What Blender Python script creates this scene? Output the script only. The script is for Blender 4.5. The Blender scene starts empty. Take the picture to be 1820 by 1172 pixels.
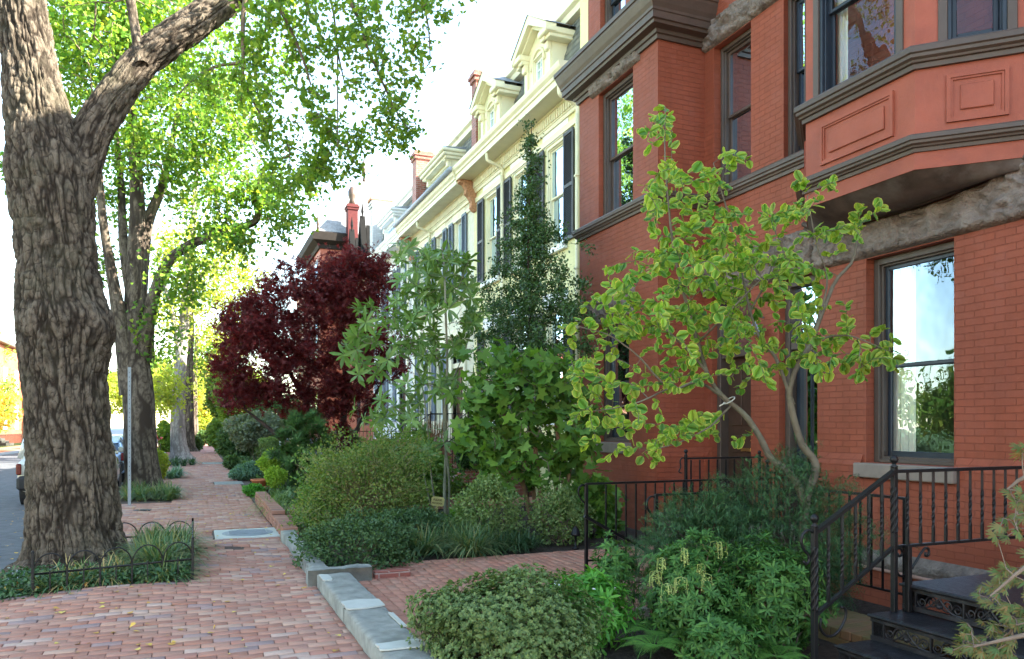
import bpy, math, random
import numpy as np
from mathutils import Vector, Matrix
rng = np.random.default_rng(11)
random.seed(5)
sc = bpy.context.scene
COL = sc.collection
PI = math.pi

# ---------------------------------------------------------------- survey of the street (metres)
# camera at (0,0,1.6); +Y runs along the sidewalk, +X towards the houses
F_, HZ = 1370.0, 757.0
AZ = math.atan(560 / F_)
SA, CA = math.sin(AZ), math.cos(AZ)
def onX(px, py, X):
    u = (px - 910) / F_; d = X / (SA + u * CA)
    return np.array([X, d * (CA - u * SA), 1.6 + (HZ - py) / F_ * d])
def onY(px, py, Y):
    u = (px - 910) / F_; d = Y / (CA - u * SA)
    return np.array([d * (SA + u * CA), Y, 1.6 + (HZ - py) / F_ * d])
def onG(px, py, z=0.0):
    d = (1.6 - z) * F_ / (py - HZ); u = (px - 910) / F_
    return np.array([d * (SA + u * CA), d * (CA - u * SA), z])
def atD(px, py, d):
    u = (px - 910) / F_
    return np.array([d * (SA + u * CA), d * (CA - u * SA), 1.6 + (HZ - py) / F_ * d])

# ---------------------------------------------------------------- node helpers
class NT:
    def __init__(s, name):
        s.m = bpy.data.materials.new(name); s.m.use_nodes = True
        s.t = s.m.node_tree; s.t.nodes.clear()
        s.out = s.t.nodes.new('ShaderNodeOutputMaterial')
        s._o = None
    def n(s, typ, ins=None, **kw):
        nd = s.t.nodes.new('ShaderNode' + typ)
        for k, v in kw.items(): setattr(nd, k, v)
        for k, v in (ins or {}).items(): s.set(nd, k, v)
        return nd
    def set(s, nd, k, v):
        sock = nd.inputs[k]
        if isinstance(v, bpy.types.NodeSocket): s.t.links.new(v, sock)
        elif isinstance(v, bpy.types.Node): s.t.links.new(v.outputs[0], sock)
        else:
            if isinstance(v, (tuple, list)) and len(v) == 3 and sock.type == 'RGBA': v = (*v, 1)
            sock.default_value = v
    def obj(s):
        if s._o is None: s._o = s.n('TexCoord').outputs['Object']
        return s._o
    def mapping(s, scale=(1, 1, 1), loc=(0, 0, 0), vec=None):
        return s.n('Mapping', {'Vector': vec or s.obj(), 'Scale': scale, 'Location': loc}).outputs[0]
    def noise(s, scale, detail=3, rough=.5, vec=None, dist=0):
        return s.n('TexNoise', {'Vector': vec or s.obj(), 'Scale': scale, 'Detail': detail, 'Roughness': rough, 'Distortion': dist}).outputs['Fac']
    def ramp(s, fac, stops, interp='LINEAR'):
        r = s.n('ValToRGB'); r.color_ramp.interpolation = interp
        e = r.color_ramp.elements
        while len(e) < len(stops): e.new(0.5)
        for i, (p, c) in enumerate(stops):
            e[i].position = p; e[i].color = (*c, 1) if len(c) == 3 else c
        s.set(r, 'Fac', fac)
        return r.outputs[0]
    def mix(s, fac, a, b, mode='MIX'):
        m = s.n('Mix', data_type='RGBA', blend_type=mode)
        s.set(m, 0, fac); s.set(m, 6, a); s.set(m, 7, b)
        return m.outputs[2]
    def math(s, op, a, b=0.0, clamp=False):
        m = s.n('Math', operation=op, use_clamp=clamp)
        s.set(m, 0, a); s.set(m, 1, b)
        return m.outputs[0]
    def bump(s, h, strength=.5, dist=.02, normal=None):
        d = {'Height': h, 'Strength': strength, 'Distance': dist}
        if normal: d['Normal'] = normal
        return s.n('Bump', d).outputs[0]
    def bsdf(s, color, rough=.6, normal=None, metallic=0., spec=.5, **kw):
        d = {'Base Color': color, 'Roughness': rough, 'Metallic': metallic, 'Specular IOR Level': spec}
        if normal: d['Normal'] = normal
        d.update(kw)
        return s.n('BsdfPrincipled', d).outputs[0]
    def done(s, sh):
        s.t.links.new(sh, s.out.inputs['Surface']); return s.m

MATS = {}
def plain(name, c, rough=.6, var=.12, scale=4, bump=0., bscale=40, metallic=0., spec=.3, dist=.01, stretch=(1, 1, 1), dirt=None):
    if name in MATS: return MATS[name]
    t = NT(name)
    v = t.mapping(stretch)
    nz = t.noise(scale, 5, .6, v)
    dark = tuple(x * (1 - var) for x in c); lite = tuple(min(1, x * (1 + var)) for x in c)
    col = t.ramp(nz, [(.3, dark), (.7, lite)])
    if dirt:
        d2 = t.ramp(t.noise(scale * .6, 7, .7, v), [(.5, (0, 0, 0)), (.68, (1, 1, 1))])
        col = t.mix(t.math('MULTIPLY', d2, .6), col, dirt)
    nm = t.bump(t.noise(bscale, 4, .6, v), bump, dist) if bump else None
    r = t.math('ADD', t.math('MULTIPLY', t.noise(scale * 3, 3), .25), rough - .12)
    MATS[name] = t.done(t.bsdf(col, r, nm, metallic, spec))
    return MATS[name]

def brickwall(name, c, mortar, var=.1, bumpS=.5, bw=.215, bh=.075, patch=None, mort=.006):
    t = NT(name)
    o = t.n('SeparateXYZ', {0: t.obj()})
    uu = t.math('ADD', o.outputs[0], o.outputs[1])
    wob = t.noise(1.7, 2)
    zz = t.math('ADD', o.outputs[2], t.math('MULTIPLY', wob, .012))
    v = t.n('CombineXYZ', {0: uu, 1: zz}).outputs[0]
    b = t.n('TexBrick', {'Vector': v, 'Scale': 1., 'Mortar Size': mort, 'Mortar Smooth': .5, 'Bias': 0., 'Brick Width': bw, 'Row Height': bh,
                         'Color1': tuple(x * (1 - var) for x in c), 'Color2': tuple(min(1, x * (1 + var)) for x in c), 'Mortar': mortar})
    b.offset = .5
    col = t.mix(t.ramp(t.noise(.8, 6, .65), [(.35, (0, 0, 0)), (.7, (1, 1, 1))]), b.outputs['Color'], tuple(x * .8 for x in c))
    if patch: col = t.mix(t.ramp(t.noise(2.2, 8, .75), [(.5, (0, 0, 0)), (.62, (1, 1, 1))]), col, patch)
    hgt = t.math('ADD', t.math('MULTIPLY', b.outputs['Fac'], -1.), t.math('MULTIPLY', t.noise(70, 4, .6), .35))
    hgt = t.math('ADD', hgt, t.math('MULTIPLY', t.noise(6, 3), .6))
    st = t.noise(2.6, 6, .7, t.mapping((1.6, 1.6, .16)))
    col = t.mix(t.ramp(st, [(.48, (0, 0, 0)), (.72, (.45, .45, .45))]), col, tuple(x * .62 for x in c))
    sp_ = t.noise(24, 4, .7)
    col = t.mix(t.ramp(sp_, [(.60, (0, 0, 0)), (.72, (.3, .3, .3))]), col, tuple(min(1, x * 1.25 + .02) for x in c))
    return t.done(t.bsdf(col, t.math('ADD', t.math('MULTIPLY', t.noise(9), .3), .4), t.bump(hgt, bumpS, .008), spec=.18))

def islands(name, stops, rough=.8, bscale=90, bump=.4, spec=.15, dirt=(.09, .075, .06), dfac=.5):
    """every loose piece (brick, slate) takes its own colour"""
    t = NT(name)
    r = t.n('NewGeometry').outputs['Random Per Island']
    col = t.ramp(r, stops, 'CONSTANT')
    col = t.mix(t.math('MULTIPLY', t.noise(22, 6, .7), .75), col, tuple(np.mean([s[1] for s in stops], 0)))
    dd = t.ramp(t.noise(3.2, 8, .7), [(.45, (0, 0, 0)), (.75, (1, 1, 1))])
    col = t.mix(t.math('MULTIPLY', dd, dfac), col, dirt)
    return t.done(t.bsdf(col, rough, t.bump(t.noise(bscale, 5, .65), bump, .004), spec=spec))

def leafmat(name, cols, trans=.45, rough=.5, edge=None, tcol=None, spec=.22, gloss=None):
    t = NT(name)
    r = t.n('NewGeometry').outputs['Random Per Island']
    n = len(cols)
    col = t.ramp(r, [(i / max(1, n - 1), c) for i, c in enumerate(cols)])
    col = t.mix(t.math('MULTIPLY', t.noise(1.3, 3), .35), col, cols[0])
    if edge:
        a = t.n('Attribute', attribute_name='edge').outputs['Fac']
        a = t.math('ADD', a, t.math('MULTIPLY', t.math('SUBTRACT', t.noise(25, 3), .5), .5))
        amt = t.math('MULTIPLY', t.ramp(a, [(.74, (0, 0, 0)), (1.0, (1, 1, 1))]), t.ramp(t.math('FRACT', t.math('MULTIPLY', r, 7.3)), [(0, (.15,) * 3), (.5, (1,) * 3)]))
        col = t.mix(amt, col, edge)
    d = t.bsdf(col, rough, spec=spec)
    if trans <= 0: return t.done(d)
    tc = t.mix(1., col, tcol or (1.0, 1.0, .35), 'MULTIPLY')
    tc = t.mix(1., tc, (1.5, 1.5, 1.5), 'MULTIPLY')
    tr = t.n('BsdfTranslucent', {'Color': tc}).outputs[0]
    ms = t.n('MixShader', {0: trans, 1: d, 2: tr}).outputs[0]
    return t.done(ms)

# ---------------------------------------------------------------- objects
ROOTLOC = {}
def tag(o, label=None, cat=None, group=None, kind=None):
    if label: o['label'] = label
    if cat: o['category'] = cat
    if group: o['group'] = group
    if kind: o['kind'] = kind
    return o
def thing(name, label, cat, loc=(0, 0, 0), group=None):
    o = bpy.data.objects.new(name, None); COL.objects.link(o)
    o.location = loc; o.empty_display_size = .2
    ROOTLOC[o.name] = np.array(loc, float)
    return tag(o, label, cat, group)
def link_mesh(name, me, mats, parent, smooth):
    for m in (mats if isinstance(mats, (list, tuple)) else [mats]): me.materials.append(m)
    if smooth: me.polygons.foreach_set('use_smooth', np.ones(len(me.polygons), bool))
    me.update()
    o = bpy.data.objects.new(name, me); COL.objects.link(o)
    if parent is not None: o.parent = parent
    return o
def origin_of(parent):
    L = np.zeros(3)
    while parent is not None:
        L = L + ROOTLOC.get(parent.name, 0); parent = parent.parent
    return L
def np_mesh(name, V, faces, mat, parent=None, smooth=False, edge=None):
    """V (n,3) world coordinates; faces an (m,k) array or a list of such arrays"""
    if not isinstance(faces, list): faces = [faces]
    faces = [f for f in faces if len(f)]
    V = np.asarray(V, float) - origin_of(parent)
    me = bpy.data.meshes.new(name)
    me.vertices.add(len(V)); me.vertices.foreach_set('co', V.astype(np.float32).ravel())
    li = np.concatenate([f.ravel() for f in faces]).astype(np.int32)
    tot = np.concatenate([np.full(len(f), f.shape[1]) for f in faces]).astype(np.int32)
    st = np.concatenate([[0], np.cumsum(tot)[:-1]]).astype(np.int32)
    me.loops.add(len(li)); me.loops.foreach_set('vertex_index', li)
    me.polygons.add(len(tot)); me.polygons.foreach_set('loop_start', st)
    try: me.polygons.foreach_set('loop_total', tot)
    except Exception: pass
    if edge is not None:
        a = me.attributes.new('edge', 'FLOAT', 'POINT'); a.data.foreach_set('value', edge.astype(np.float32))
    me.update(calc_edges=True)
    return link_mesh(name, me, mat, parent, smooth)

class MB:
    """collects boxes, prisms, tubes and sweeps; build() links them as ONE mesh object"""
    def __init__(s, T=None): s.v = []; s.f = []; s.mi = []; s.n = 0; s.T = T; s.m = 0
    def add(s, pts, faces):
        pts = np.asarray(pts, float).reshape(-1, 3)
        if s.T is not None: pts = s.T(pts)
        s.v.append(pts); s.f += [tuple(i + s.n for i in f) for f in faces]; s.mi += [s.m] * len(faces)
        s.n += len(pts)
    def quad(s, *p): s.add(p, [tuple(range(len(p)))])
    def box(s, x0, x1, y0, y1, z0, z1, bevel=0., R=None):
        x0, x1 = sorted((x0, x1)); y0, y1 = sorted((y0, y1)); z0, z1 = sorted((z0, z1))
        b = min(bevel, (x1 - x0) / 3, (y1 - y0) / 3, (z1 - z0) / 3)
        if b <= 0:
            p = [(x, y, z) for z in (z0, z1) for y in (y0, y1) for x in (x0, x1)]
            f = [(0, 2, 3, 1), (4, 5, 7, 6), (0, 1, 5, 4), (2, 6, 7, 3), (0, 4, 6, 2), (1, 3, 7, 5)]
        else:
            def ring(xa, xb, ya, yb, z, c): return [(xa + c, ya, z), (xb - c, ya, z), (xb, ya + c, z), (xb, yb - c, z), (xb - c, yb, z), (xa + c, yb, z), (xa, yb - c, z), (xa, ya + c, z)]
            p = ring(x0 + b, x1 - b, y0 + b, y1 - b, z0, b * .3) + ring(x0, x1, y0, y1, z0 + b, b) + ring(x0, x1, y0, y1, z1 - b, b) + ring(x0 + b, x1 - b, y0 + b, y1 - b, z1, b * .3)
            f = [tuple(range(7, -1, -1)), tuple(range(24, 32))]
            for k in range(3):
                for i in range(8): f.append((k * 8 + i, k * 8 + (i + 1) % 8, k * 8 + 8 + (i + 1) % 8, k * 8 + 8 + i))
        p = np.array(p, float)
        if R is not None: p = R(p)
        s.add(p, f)
    def prism(s, poly, a, b, axis='x'):
        """poly in the two other axes, extruded from a to b"""
        n = len(poly); P = []
        for t_ in (a, b):
            for (u, w) in poly:
                P.append({'x': (t_, u, w), 'y': (u, t_, w), 'z': (u, w, t_)}[axis])
        f = [tuple(range(n)), tuple(range(2 * n - 1, n - 1, -1))] + [(i, (i + 1) % n, n + (i + 1) % n, n + i) for i in range(n)]
        s.add(P, f)
    def tube(s, pts, r, n=8, cap=True, twist=0.):
        pts = np.asarray(pts, float); m = len(pts)
        r = np.full(m, r) if np.isscalar(r) else np.asarray(r, float)
        tg = np.gradient(pts, axis=0); tg /= np.linalg.norm(tg, axis=1)[:, None] + 1e-12
        up = np.array([0, 0, 1.]) if abs(tg[0][2]) < .9 else np.array([1., 0, 0])
        u = np.cross(tg[0], up); u /= np.linalg.norm(u)
        P = []
        for i in range(m):
            u = u - tg[i] * u.dot(tg[i]); u /= np.linalg.norm(u) + 1e-12
            w = np.cross(tg[i], u)
            a = np.arange(n) * 2 * PI / n + twist * i + (PI / 4 if n == 4 else 0)
            P.append(pts[i] + r[i] * (np.cos(a)[:, None] * u + np.sin(a)[:, None] * w))
        f = [(i * n + j, i * n + (j + 1) % n, (i + 1) * n + (j + 1) % n, (i + 1) * n + j) for i in range(m - 1) for j in range(n)]
        if cap: f += [tuple(range(n - 1, -1, -1)), tuple(range((m - 1) * n, m * n))]
        s.add(np.concatenate(P), f)
    def lathe(s, c, prof, n=12):
        P = []; c = np.asarray(c, float)
        for (r, z) in prof:
            a = np.arange(n) * 2 * PI / n
            P.append(np.stack([c[0] + r * np.cos(a), c[1] + r * np.sin(a), np.full(n, c[2] + z)], 1))
        m = len(prof)
        f = [(i * n + j, i * n + (j + 1) % n, (i + 1) * n + (j + 1) % n, (i + 1) * n + j) for i in range(m - 1) for j in range(n)]
        f += [tuple(range(n - 1, -1, -1)), tuple(range((m - 1) * n, m * n))]
        s.add(np.concatenate(P), f)
    def ball(s, c, r, n=10): s.lathe(c, [(r * max(.05, math.sin(PI * i / 8)), -r * math.cos(PI * i / 8)) for i in range(9)], n)
    def sweep(s, prof, path, side=1, caps=True):
        """prof: (outward, z) points, open or closed ring; path: XY polyline; outward = left of travel * side"""
        path = np.asarray(path, float); m = len(path); k = len(prof)
        d = np.diff(path, axis=0); d /= np.linalg.norm(d, axis=1)[:, None]
        nr = np.stack([-d[:, 1], d[:, 0]], 1) * side
        P = []
        for i in range(m):
            if i == 0: o = nr[0]
            elif i == m - 1: o = nr[-1]
            else:
                o = nr[i - 1] + nr[i]; o = o / (o.dot(nr[i]) + 1e-9)
            for (a, z) in prof: P.append((path[i][0] + o[0] * a, path[i][1] + o[1] * a, z))
        f = [(i * k + j, i * k + (j + 1) % k, (i + 1) * k + (j + 1) % k, (i + 1) * k + j) for i in range(m - 1) for j in range(k)]
        if caps: f += [tuple(range(k - 1, -1, -1)), tuple(range((m - 1) * k, m * k))]
        s.add(P, f)
    def build(s, name, mat, parent=None, smooth=False):
        V = np.concatenate(s.v) - origin_of(parent)
        me = bpy.data.meshes.new(name)
        me.from_pydata(V.tolist(), [], s.f)
        if any(s.mi): me.polygons.foreach_set('material_index', np.array(s.mi, np.int32))
        return link_mesh(name, me, mat, parent, smooth)

def copy_tree(o, loc=None, rotz=None, parent=None, root=True):
    c = o.copy(); COL.objects.link(c)
    if parent is not None: c.parent = parent
    if root:
        c.location = loc
        if rotz is not None: c.rotation_euler = (0, 0, rotz)
        ROOTLOC[c.name] = np.array(loc, float)
    for ch in [x for x in bpy.data.objects if x.parent == o]: copy_tree(ch, parent=c, root=False)
    return c

# ---------------------------------------------------------------- noise in numpy
def _h(i, j, k, s):
    n = (i * 374761393 + j * 668265263 + k * 2147483647 + s * 974711) & 0x7fffffff
    n = ((n ^ (n >> 13)) * 1274126177) & 0x7fffffff
    return ((n ^ (n >> 16)) & 0xffff) / 65535.0
def vnoise(P, s=0):
    P = np.asarray(P, float); I = np.floor(P).astype(np.int64); f = P - I; f = f * f * (3 - 2 * f)
    r = 0
    for a in (0, 1):
        for b in (0, 1):
            for c in (0, 1):
                w = (f[:, 0] if a else 1 - f[:, 0]) * (f[:, 1] if b else 1 - f[:, 1]) * (f[:, 2] if c else 1 - f[:, 2])
                r = r + w * _h(I[:, 0] + a, I[:, 1] + b, I[:, 2] + c, s)
    return r
def fbm(P, s=0, o=4):
    P = np.asarray(P, float); r = 0; a = .5; t = 0
    for k in range(o): r = r + a * vnoise(P * 2 ** k, s + k); t += a; a *= .5
    return r / t

# ---------------------------------------------------------------- leaves
def TPL(v, f, e=None):
    return np.array(v, float), [np.array(x) for x in f], (None if e is None else np.array(e, float))
T_DIAM = TPL([(0, 0, 0), (.5, .33, .05), (1, 0, 0), (.5, -.33, .05)], [[(0, 1, 2, 3)]])
T_FAN = TPL([(0, 0, 0), (.72, .56, .08), (1, .2, 0), (.84, 0, -.04), (1, -.2, 0), (.72, -.56, .08)], [[(0, 3, 2, 1), (0, 5, 4, 3)]])
T_LEAF = TPL([(0, 0, 0), (.35, .26, .07), (.75, .22, .05), (1, 0, -.06), (.75, -.22, .05), (.35, -.26, .07), (.5, 0, -.02)], [[(0, 6, 2, 1), (0, 5, 4, 6)], [(6, 3, 2), (6, 4, 3)]])
T_LONG = TPL([(0, 0, 0), (.35, .11, .05), (.7, .12, .0), (1, 0, -.14), (.7, -.12, .0), (.35, -.11, .05), (.35, 0, .03), (.7, 0, -.03)],
             [[(0, 6, 1, 1)][:0] or [(1, 6, 7, 2), (6, 5, 4, 7)], [(0, 6, 1), (0, 5, 6), (7, 3, 2), (7, 4, 3)]])
def lobed(n=5, deep=.45, w=1.):
    v = [(.3, 0, -.02)]; m = 2 * n + 1
    for i in range(m):
        a = -2.35 + 4.7 * i / (m - 1); r = 1. if i % 2 else deep
        if i in (0, m - 1): r = .35
        v.append((.3 + .7 * r * math.cos(a), .7 * w * r * math.sin(a), .06 * (1 if i % 2 else -.4)))
    return TPL(v, [[(0, i, i + 1) for i in range(1, m)]])
T_LOBED = lobed(5, .6)
T_STAR = lobed(5, .3)
def _ovate():
    # rounded, toothed leaf with a rim attribute: 0 on the blade, 1 at the margin
    n = 12; v = [(0, 0, 0)]; e = [.75]
    for i in range(1, 4): v.append((i / 4 * .95, 0, -.03)); e.append(0)
    inner = []; outer = []
    for sgn in (1, -1):
        for k, x in enumerate((.12, .38, .65, .88)):
            w = [.24, .42, .43, .26][k]
            inner.append(len(v)); v.append((x * .93 + .03, sgn * w * .68, .012)); e.append(.25)
        for k, x in enumerate((.08, .36, .68, .93)):
            w = [.24, .43, .44, .26][k] * (1.08 if k % 2 else .96)
            outer.append(len(v)); v.append((x, sgn * w, .03 + .03 * (k % 2))); e.append(1)
    tip = len(v); v.append((1.08, 0, -.04)); e.append(1)
    q = []; t = []
    for s_ in (0, 1):
        I = inner[s_ * 4:s_ * 4 + 4]; O = outer[s_ * 4:s_ * 4 + 4]
        for k in range(3): q.append((I[k], I[k + 1], O[k + 1], O[k]))
        q += [(1, 2, I[1], I[0]), (2, 3, I[2], I[1])]
        t += [(0, 1, I[0]), (0, I[0], O[0]), (3, I[3], I[2]), (3, tip, I[3]), (I[3], tip, O[3])]
    return TPL(v, [q, t], e)
T_OVATE = _ovate()
T_NEEDLE = TPL([(0, -.05, 0), (0, .05, 0), (1, 0, 0)], [[(0, 1, 2)]])
T_STRAP = TPL([(0, -.05, 0), (0, .05, 0), (.6, .055, .02), (.6, -.055, .02), (1, 0, -.02)], [[(0, 1, 2, 3)], [(3, 2, 4)]])

def unit(a): return a / (np.linalg.norm(a, axis=-1, keepdims=True) + 1e-12)
def scatter(tpl, P, D, N, S):
    """place template leaves at P, pointing along D with normal near N, size S -> V, faces, edge"""
    tv, tf, te = tpl
    D = unit(D); W = unit(np.cross(N, D)); N = np.cross(D, W)
    S = np.broadcast_to(np.asarray(S, float), (len(P),))[:, None, None]
    V = P[:, None, :] + S * (tv[None, :, 0:1] * D[:, None] + tv[None, :, 1:2] * W[:, None] + tv[None, :, 2:3] * N[:, None])
    k = len(tv); off = (np.arange(len(P)) * k)[:, None, None]
    fs = [(f[None] + off).reshape(-1, f.shape[1]) for f in tf]
    e = None if te is None else np.tile(te, len(P))
    return V.reshape(-1, 3), fs, e
def rdir(n): return unit(rng.normal(size=(n, 3)))
def leaves(name, tpl, P, size, mat, parent, up=.6, down=.3, outc=None, var=.3, D=None, N=None):
    n = len(P)
    if N is None: N = rdir(n) + np.array([0, 0, up])
    if D is None:
        D = rdir(n) + np.array([0, 0, -down])
        if outc is not None: D = D + .8 * unit(P - outc)
    S = size * (1 + var * rng.uniform(-1, 1, n))
    V, fs, e = scatter(tpl, P, D, N, S)
    return np_mesh(name, V, fs, mat, parent, edge=e)

# ---------------------------------------------------------------- branching
def grow(seed, attr, seg=.35, droop=0., r0=.006, wob=.12):
    """seed: list of (polyline Nx3, radii N) limbs. Each attractor is joined to the nearest point of the skeleton.
    returns list of (pts, radii) twigs and the tip directions"""
    nodes = np.concatenate([p for p, r in seed]); rad = np.concatenate([r for p, r in seed]); fixed = len(nodes)
    par = [-1] * fixed; dist0 = [0.] * fixed
    order = np.argsort([np.min(np.linalg.norm(nodes - a, axis=1)) for a in attr])
    chains = []; nl = [*nodes]; load = [0.] * fixed
    arr = nodes.copy(); d0 = np.zeros(fixed)
    for ai in order:
        a = attr[ai]
        dd = np.linalg.norm(arr - a, axis=1) + .25 * d0
        j = int(np.argmin(dd)); b = arr[j]
        L = np.linalg.norm(a - b); m = max(2, int(L / seg) + 1)
        t_ = np.linspace(0, 1, m + 1)[1:, None]
        mid = np.array([0, 0, 1.]) * L * .12 * (1 if droop <= 0 else 1)
        p = b + (a - b) * t_ + mid * np.sin(t_ * PI) * (1 - droop) + rng.normal(size=(m, 3)) * wob * L / m * np.sin(t_ * PI)
        idx0 = len(par)
        for q in range(m): par.append(j if q == 0 else idx0 + q - 1)
        arr = np.concatenate([arr, p]); d0 = np.concatenate([d0, d0[j] + L * np.linspace(1 / m, 1, m)])
        chains.append((j, idx0, m))
    R = np.zeros(len(par)); kids = np.zeros(len(par))
    for i in range(len(par) - 1, fixed - 1, -1):
        R[i] = max(r0, kids[i] ** (1 / 2.4))
        if par[i] >= fixed: kids[par[i]] += R[i] ** 2.4 * 1.0
    R[:fixed] = rad
    out = []
    for (j, i0, m) in chains:
        ids = [j] + list(range(i0, i0 + m))
        rr = R[ids].copy(); rr[0] = rr[1] * 1.1
        out.append((arr[ids], rr))
    return out

def tubes_mesh(name, chains, mat, parent, n=5, smooth=True):
    b = MB()
    for p, r in chains: b.tube(p, r, n, cap=False)
    return b.build(name, mat, parent, smooth)

def resample(pts, m):
    pts = np.asarray(pts, float); n = len(pts)
    # Catmull-Rom
    P = np.concatenate([[2 * pts[0] - pts[1]], pts, [2 * pts[-1] - pts[-2]]])
    out = []
    for t_ in np.linspace(0, n - 1 - 1e-6, m):
        i = int(t_); f = t_ - i; a, b, c, d = P[i:i + 4]
        out.append(.5 * (2 * b + (c - a) * f + (2 * a - 5 * b + 4 * c - d) * f * f + (3 * b - a - 3 * c + d) * f ** 3))
    return np.array(out)

def ell(c, r, n, shell=0.):
    """n random points in an ellipsoid; shell>0 pushes them outward"""
    u = rdir(n); q = rng.uniform(shell, 1, n) ** (1 / 2.)
    return np.asarray(c) + u * q[:, None] * np.asarray(r)
def cluster(att, chains, per, spread, along=True):
    """leaf points round every twig"""
    P = []
    for p, r in chains:
        L = np.linalg.norm(np.diff(p, axis=0), axis=1).sum()
        k = rng.poisson(per * (.5 + .5 * min(1., L)))
        if k == 0: continue
        t_ = rng.uniform(.25, 1.0, k) ** .7 * (len(p) - 1); i = np.minimum(t_.astype(int), len(p) - 2); f = (t_ - i)[:, None]
        q = p[i] * (1 - f) + p[i + 1] * f + rng.normal(size=(k, 3)) * spread * rng.uniform(.3, 1, (k, 1))
        P.append(q)
    return np.concatenate(P)

def blades(name, centers, mat, parent, n=40, L=.35, w=.012, spread=.5, lvar=.4, seg=5):
    """tufts of arching strap leaves"""
    C = np.repeat(np.asarray(centers, float), n, axis=0); m = len(C)
    az = rng.uniform(0, 2 * PI, m); out = rng.uniform(.3, 1.2, m) * spread; ln = L * (1 + lvar * rng.uniform(-1, 1, m))
    h = np.stack([np.cos(az), np.sin(az), np.zeros(m)], 1); side = np.stack([-h[:, 1], h[:, 0], np.zeros(m)], 1)
    C = C + rng.normal(size=(m, 3)) * np.array([.03, .03, 0])
    V = []
    for k in range(seg + 1):
        t_ = k / seg; a = out * 1.2 * t_ * ln; z = ln * (t_ * 1.05 - out * 1.15 * t_ * t_)
        p = C + h * a[:, None] + np.stack([0 * z, 0 * z, np.maximum(z, -.0 * z - .02)], 1)
        ww = w * (1 - .85 * t_ ** 2) * .5
        V.append(p - side * ww); V.append(p + side * ww)
    V = np.stack(V, 1)
    K = 2 * (seg + 1); off = (np.arange(m) * K)[:, None, None]
    f = np.array([(2 * k, 2 * k + 1, 2 * k + 3, 2 * k + 2) for k in range(seg)])
    return np_mesh(name, V.reshape(-1, 3), (f[None] + off).reshape(-1, 4), mat, parent)

def lump(c, r, n, s=0, rough=.35, fr=2.2, lo=.55):
    """points through the outer part of a lumpy mound; returns points and outward directions"""
    u = rdir(n); dn = min(1., float(c[2]) / float(r[2])) + .05
    lowm = u[:, 2] < -dn; u[lowm, 2] *= -1
    k = 1 + rough * 2 * (vnoise(u * fr + 31 * (s + 1), s) - .5) + rough * .7 * (vnoise(u * fr * 2.7 + 7, s + 3) - .5)
    q = rng.uniform(lo ** 3, 1, n) ** (1 / 3)
    return np.asarray(c) + u * (k * q)[:, None] * np.asarray(r), u
def whorls(name, P, U, tpl, size, mat, parent, k=6, el=.5, var=.25, jit=.25, up=.35):
    """rosettes of k leaves round each point, axis along U"""
    n = len(P); A = unit(U + jit * rng.normal(size=(n, 3)) + np.array([0, 0, up]))
    t1 = unit(np.cross(A, rdir(n))); t2 = np.cross(A, t1)
    Pk = np.repeat(P, k, 0); Ak = np.repeat(A, k, 0); T1 = np.repeat(t1, k, 0); T2 = np.repeat(t2, k, 0)
    ph = np.tile(np.arange(k) * 2 * PI / k, n) + rng.normal(size=n * k) * .25
    e = el + rng.normal(size=n * k) * .2
    R = np.cos(ph)[:, None] * T1 + np.sin(ph)[:, None] * T2
    D = np.cos(e)[:, None] * R + np.sin(e)[:, None] * Ak
    N = np.cos(e)[:, None] * Ak - np.sin(e)[:, None] * R
    S = size * (1 + var * rng.uniform(-1, 1, n * k)) * np.repeat(1 + .2 * rng.uniform(-1, 1, n), k)
    V, fs, ed = scatter(tpl, Pk, D, N, S)
    return np_mesh(name, V, fs, mat, parent, edge=ed)
def stems(name, base, tips, mat, parent, r=.006, sp=.08, n=4, sag=.15, m=5):
    b = MB()
    for tp in tips:
        o = np.asarray(base) + np.append(rng.normal(size=2) * sp, 0); L = np.linalg.norm(tp - o)
        t_ = np.linspace(0, 1, m)[:, None]
        p = o + (tp - o) * t_; p[:, 2] += L * sag * np.sin(t_[:, 0] * PI); p[1:-1] += rng.normal(size=(m - 2, 3)) * L * .03
        b.tube(p, np.linspace(r, r * .4, m), n, cap=False)
    return b.build(name, mat, parent, True)
# ================================================================ materials
m_redwall = brickwall('red painted brick', (.245, .064, .034), (.205, .053, .029), .08, .85, patch=(.23, .066, .040), mort=.006)
m_redpaint = plain('red painted wood', (.25, .065, .037), .6, .12, 3, .35, 45, dirt=(.19, .05, .034))
m_yel = brickwall('pale yellow painted brick', (.78, .74, .40), (.68, .64, .34), .04, .5)
m_cream = brickwall('worn cream painted brick', (.74, .74, .60), (.66, .66, .54), .05, .6, patch=(.60, .54, .42))
m_whitebrick = brickwall('white painted brick', (.74, .77, .80), (.68, .71, .74), .03, .5)
m_yeltrim = plain('cream yellow trim', (.72, .68, .49), .45, .06, 3)
m_creamtrim = plain('cream trim', (.74, .72, .56), .5, .1, 3, dirt=(.55, .5, .36))
m_white = plain('white paint', (.78, .80, .81), .45, .05, 3)
m_peel = plain('terracotta showing through paint', (.42, .22, .13), .8, .35, 20, .5, 40)
m_brown = plain('dark brown painted trim', (.070, .048, .038), .4, .15, 4, .15, 20)
m_taupe = plain('taupe painted frame', (.068, .050, .040), .45, .1, 4)
m_sash = plain('blue black sash paint', (.016, .022, .032), .35, .2, 4)
m_stone = plain('rock faced brownstone', (.17, .135, .115), .85, .4, 7, 1., 26, dist=.05, dirt=(.27, .23, .20))
m_stone2 = plain('smooth brownstone', (.19, .155, .13), .8, .15, 6, .3, 60)
m_cove = plain('weathered dark cove paint', (.075, .055, .045), .5, .5, 3, .5, 14, dirt=(.16, .15, .14))
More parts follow.
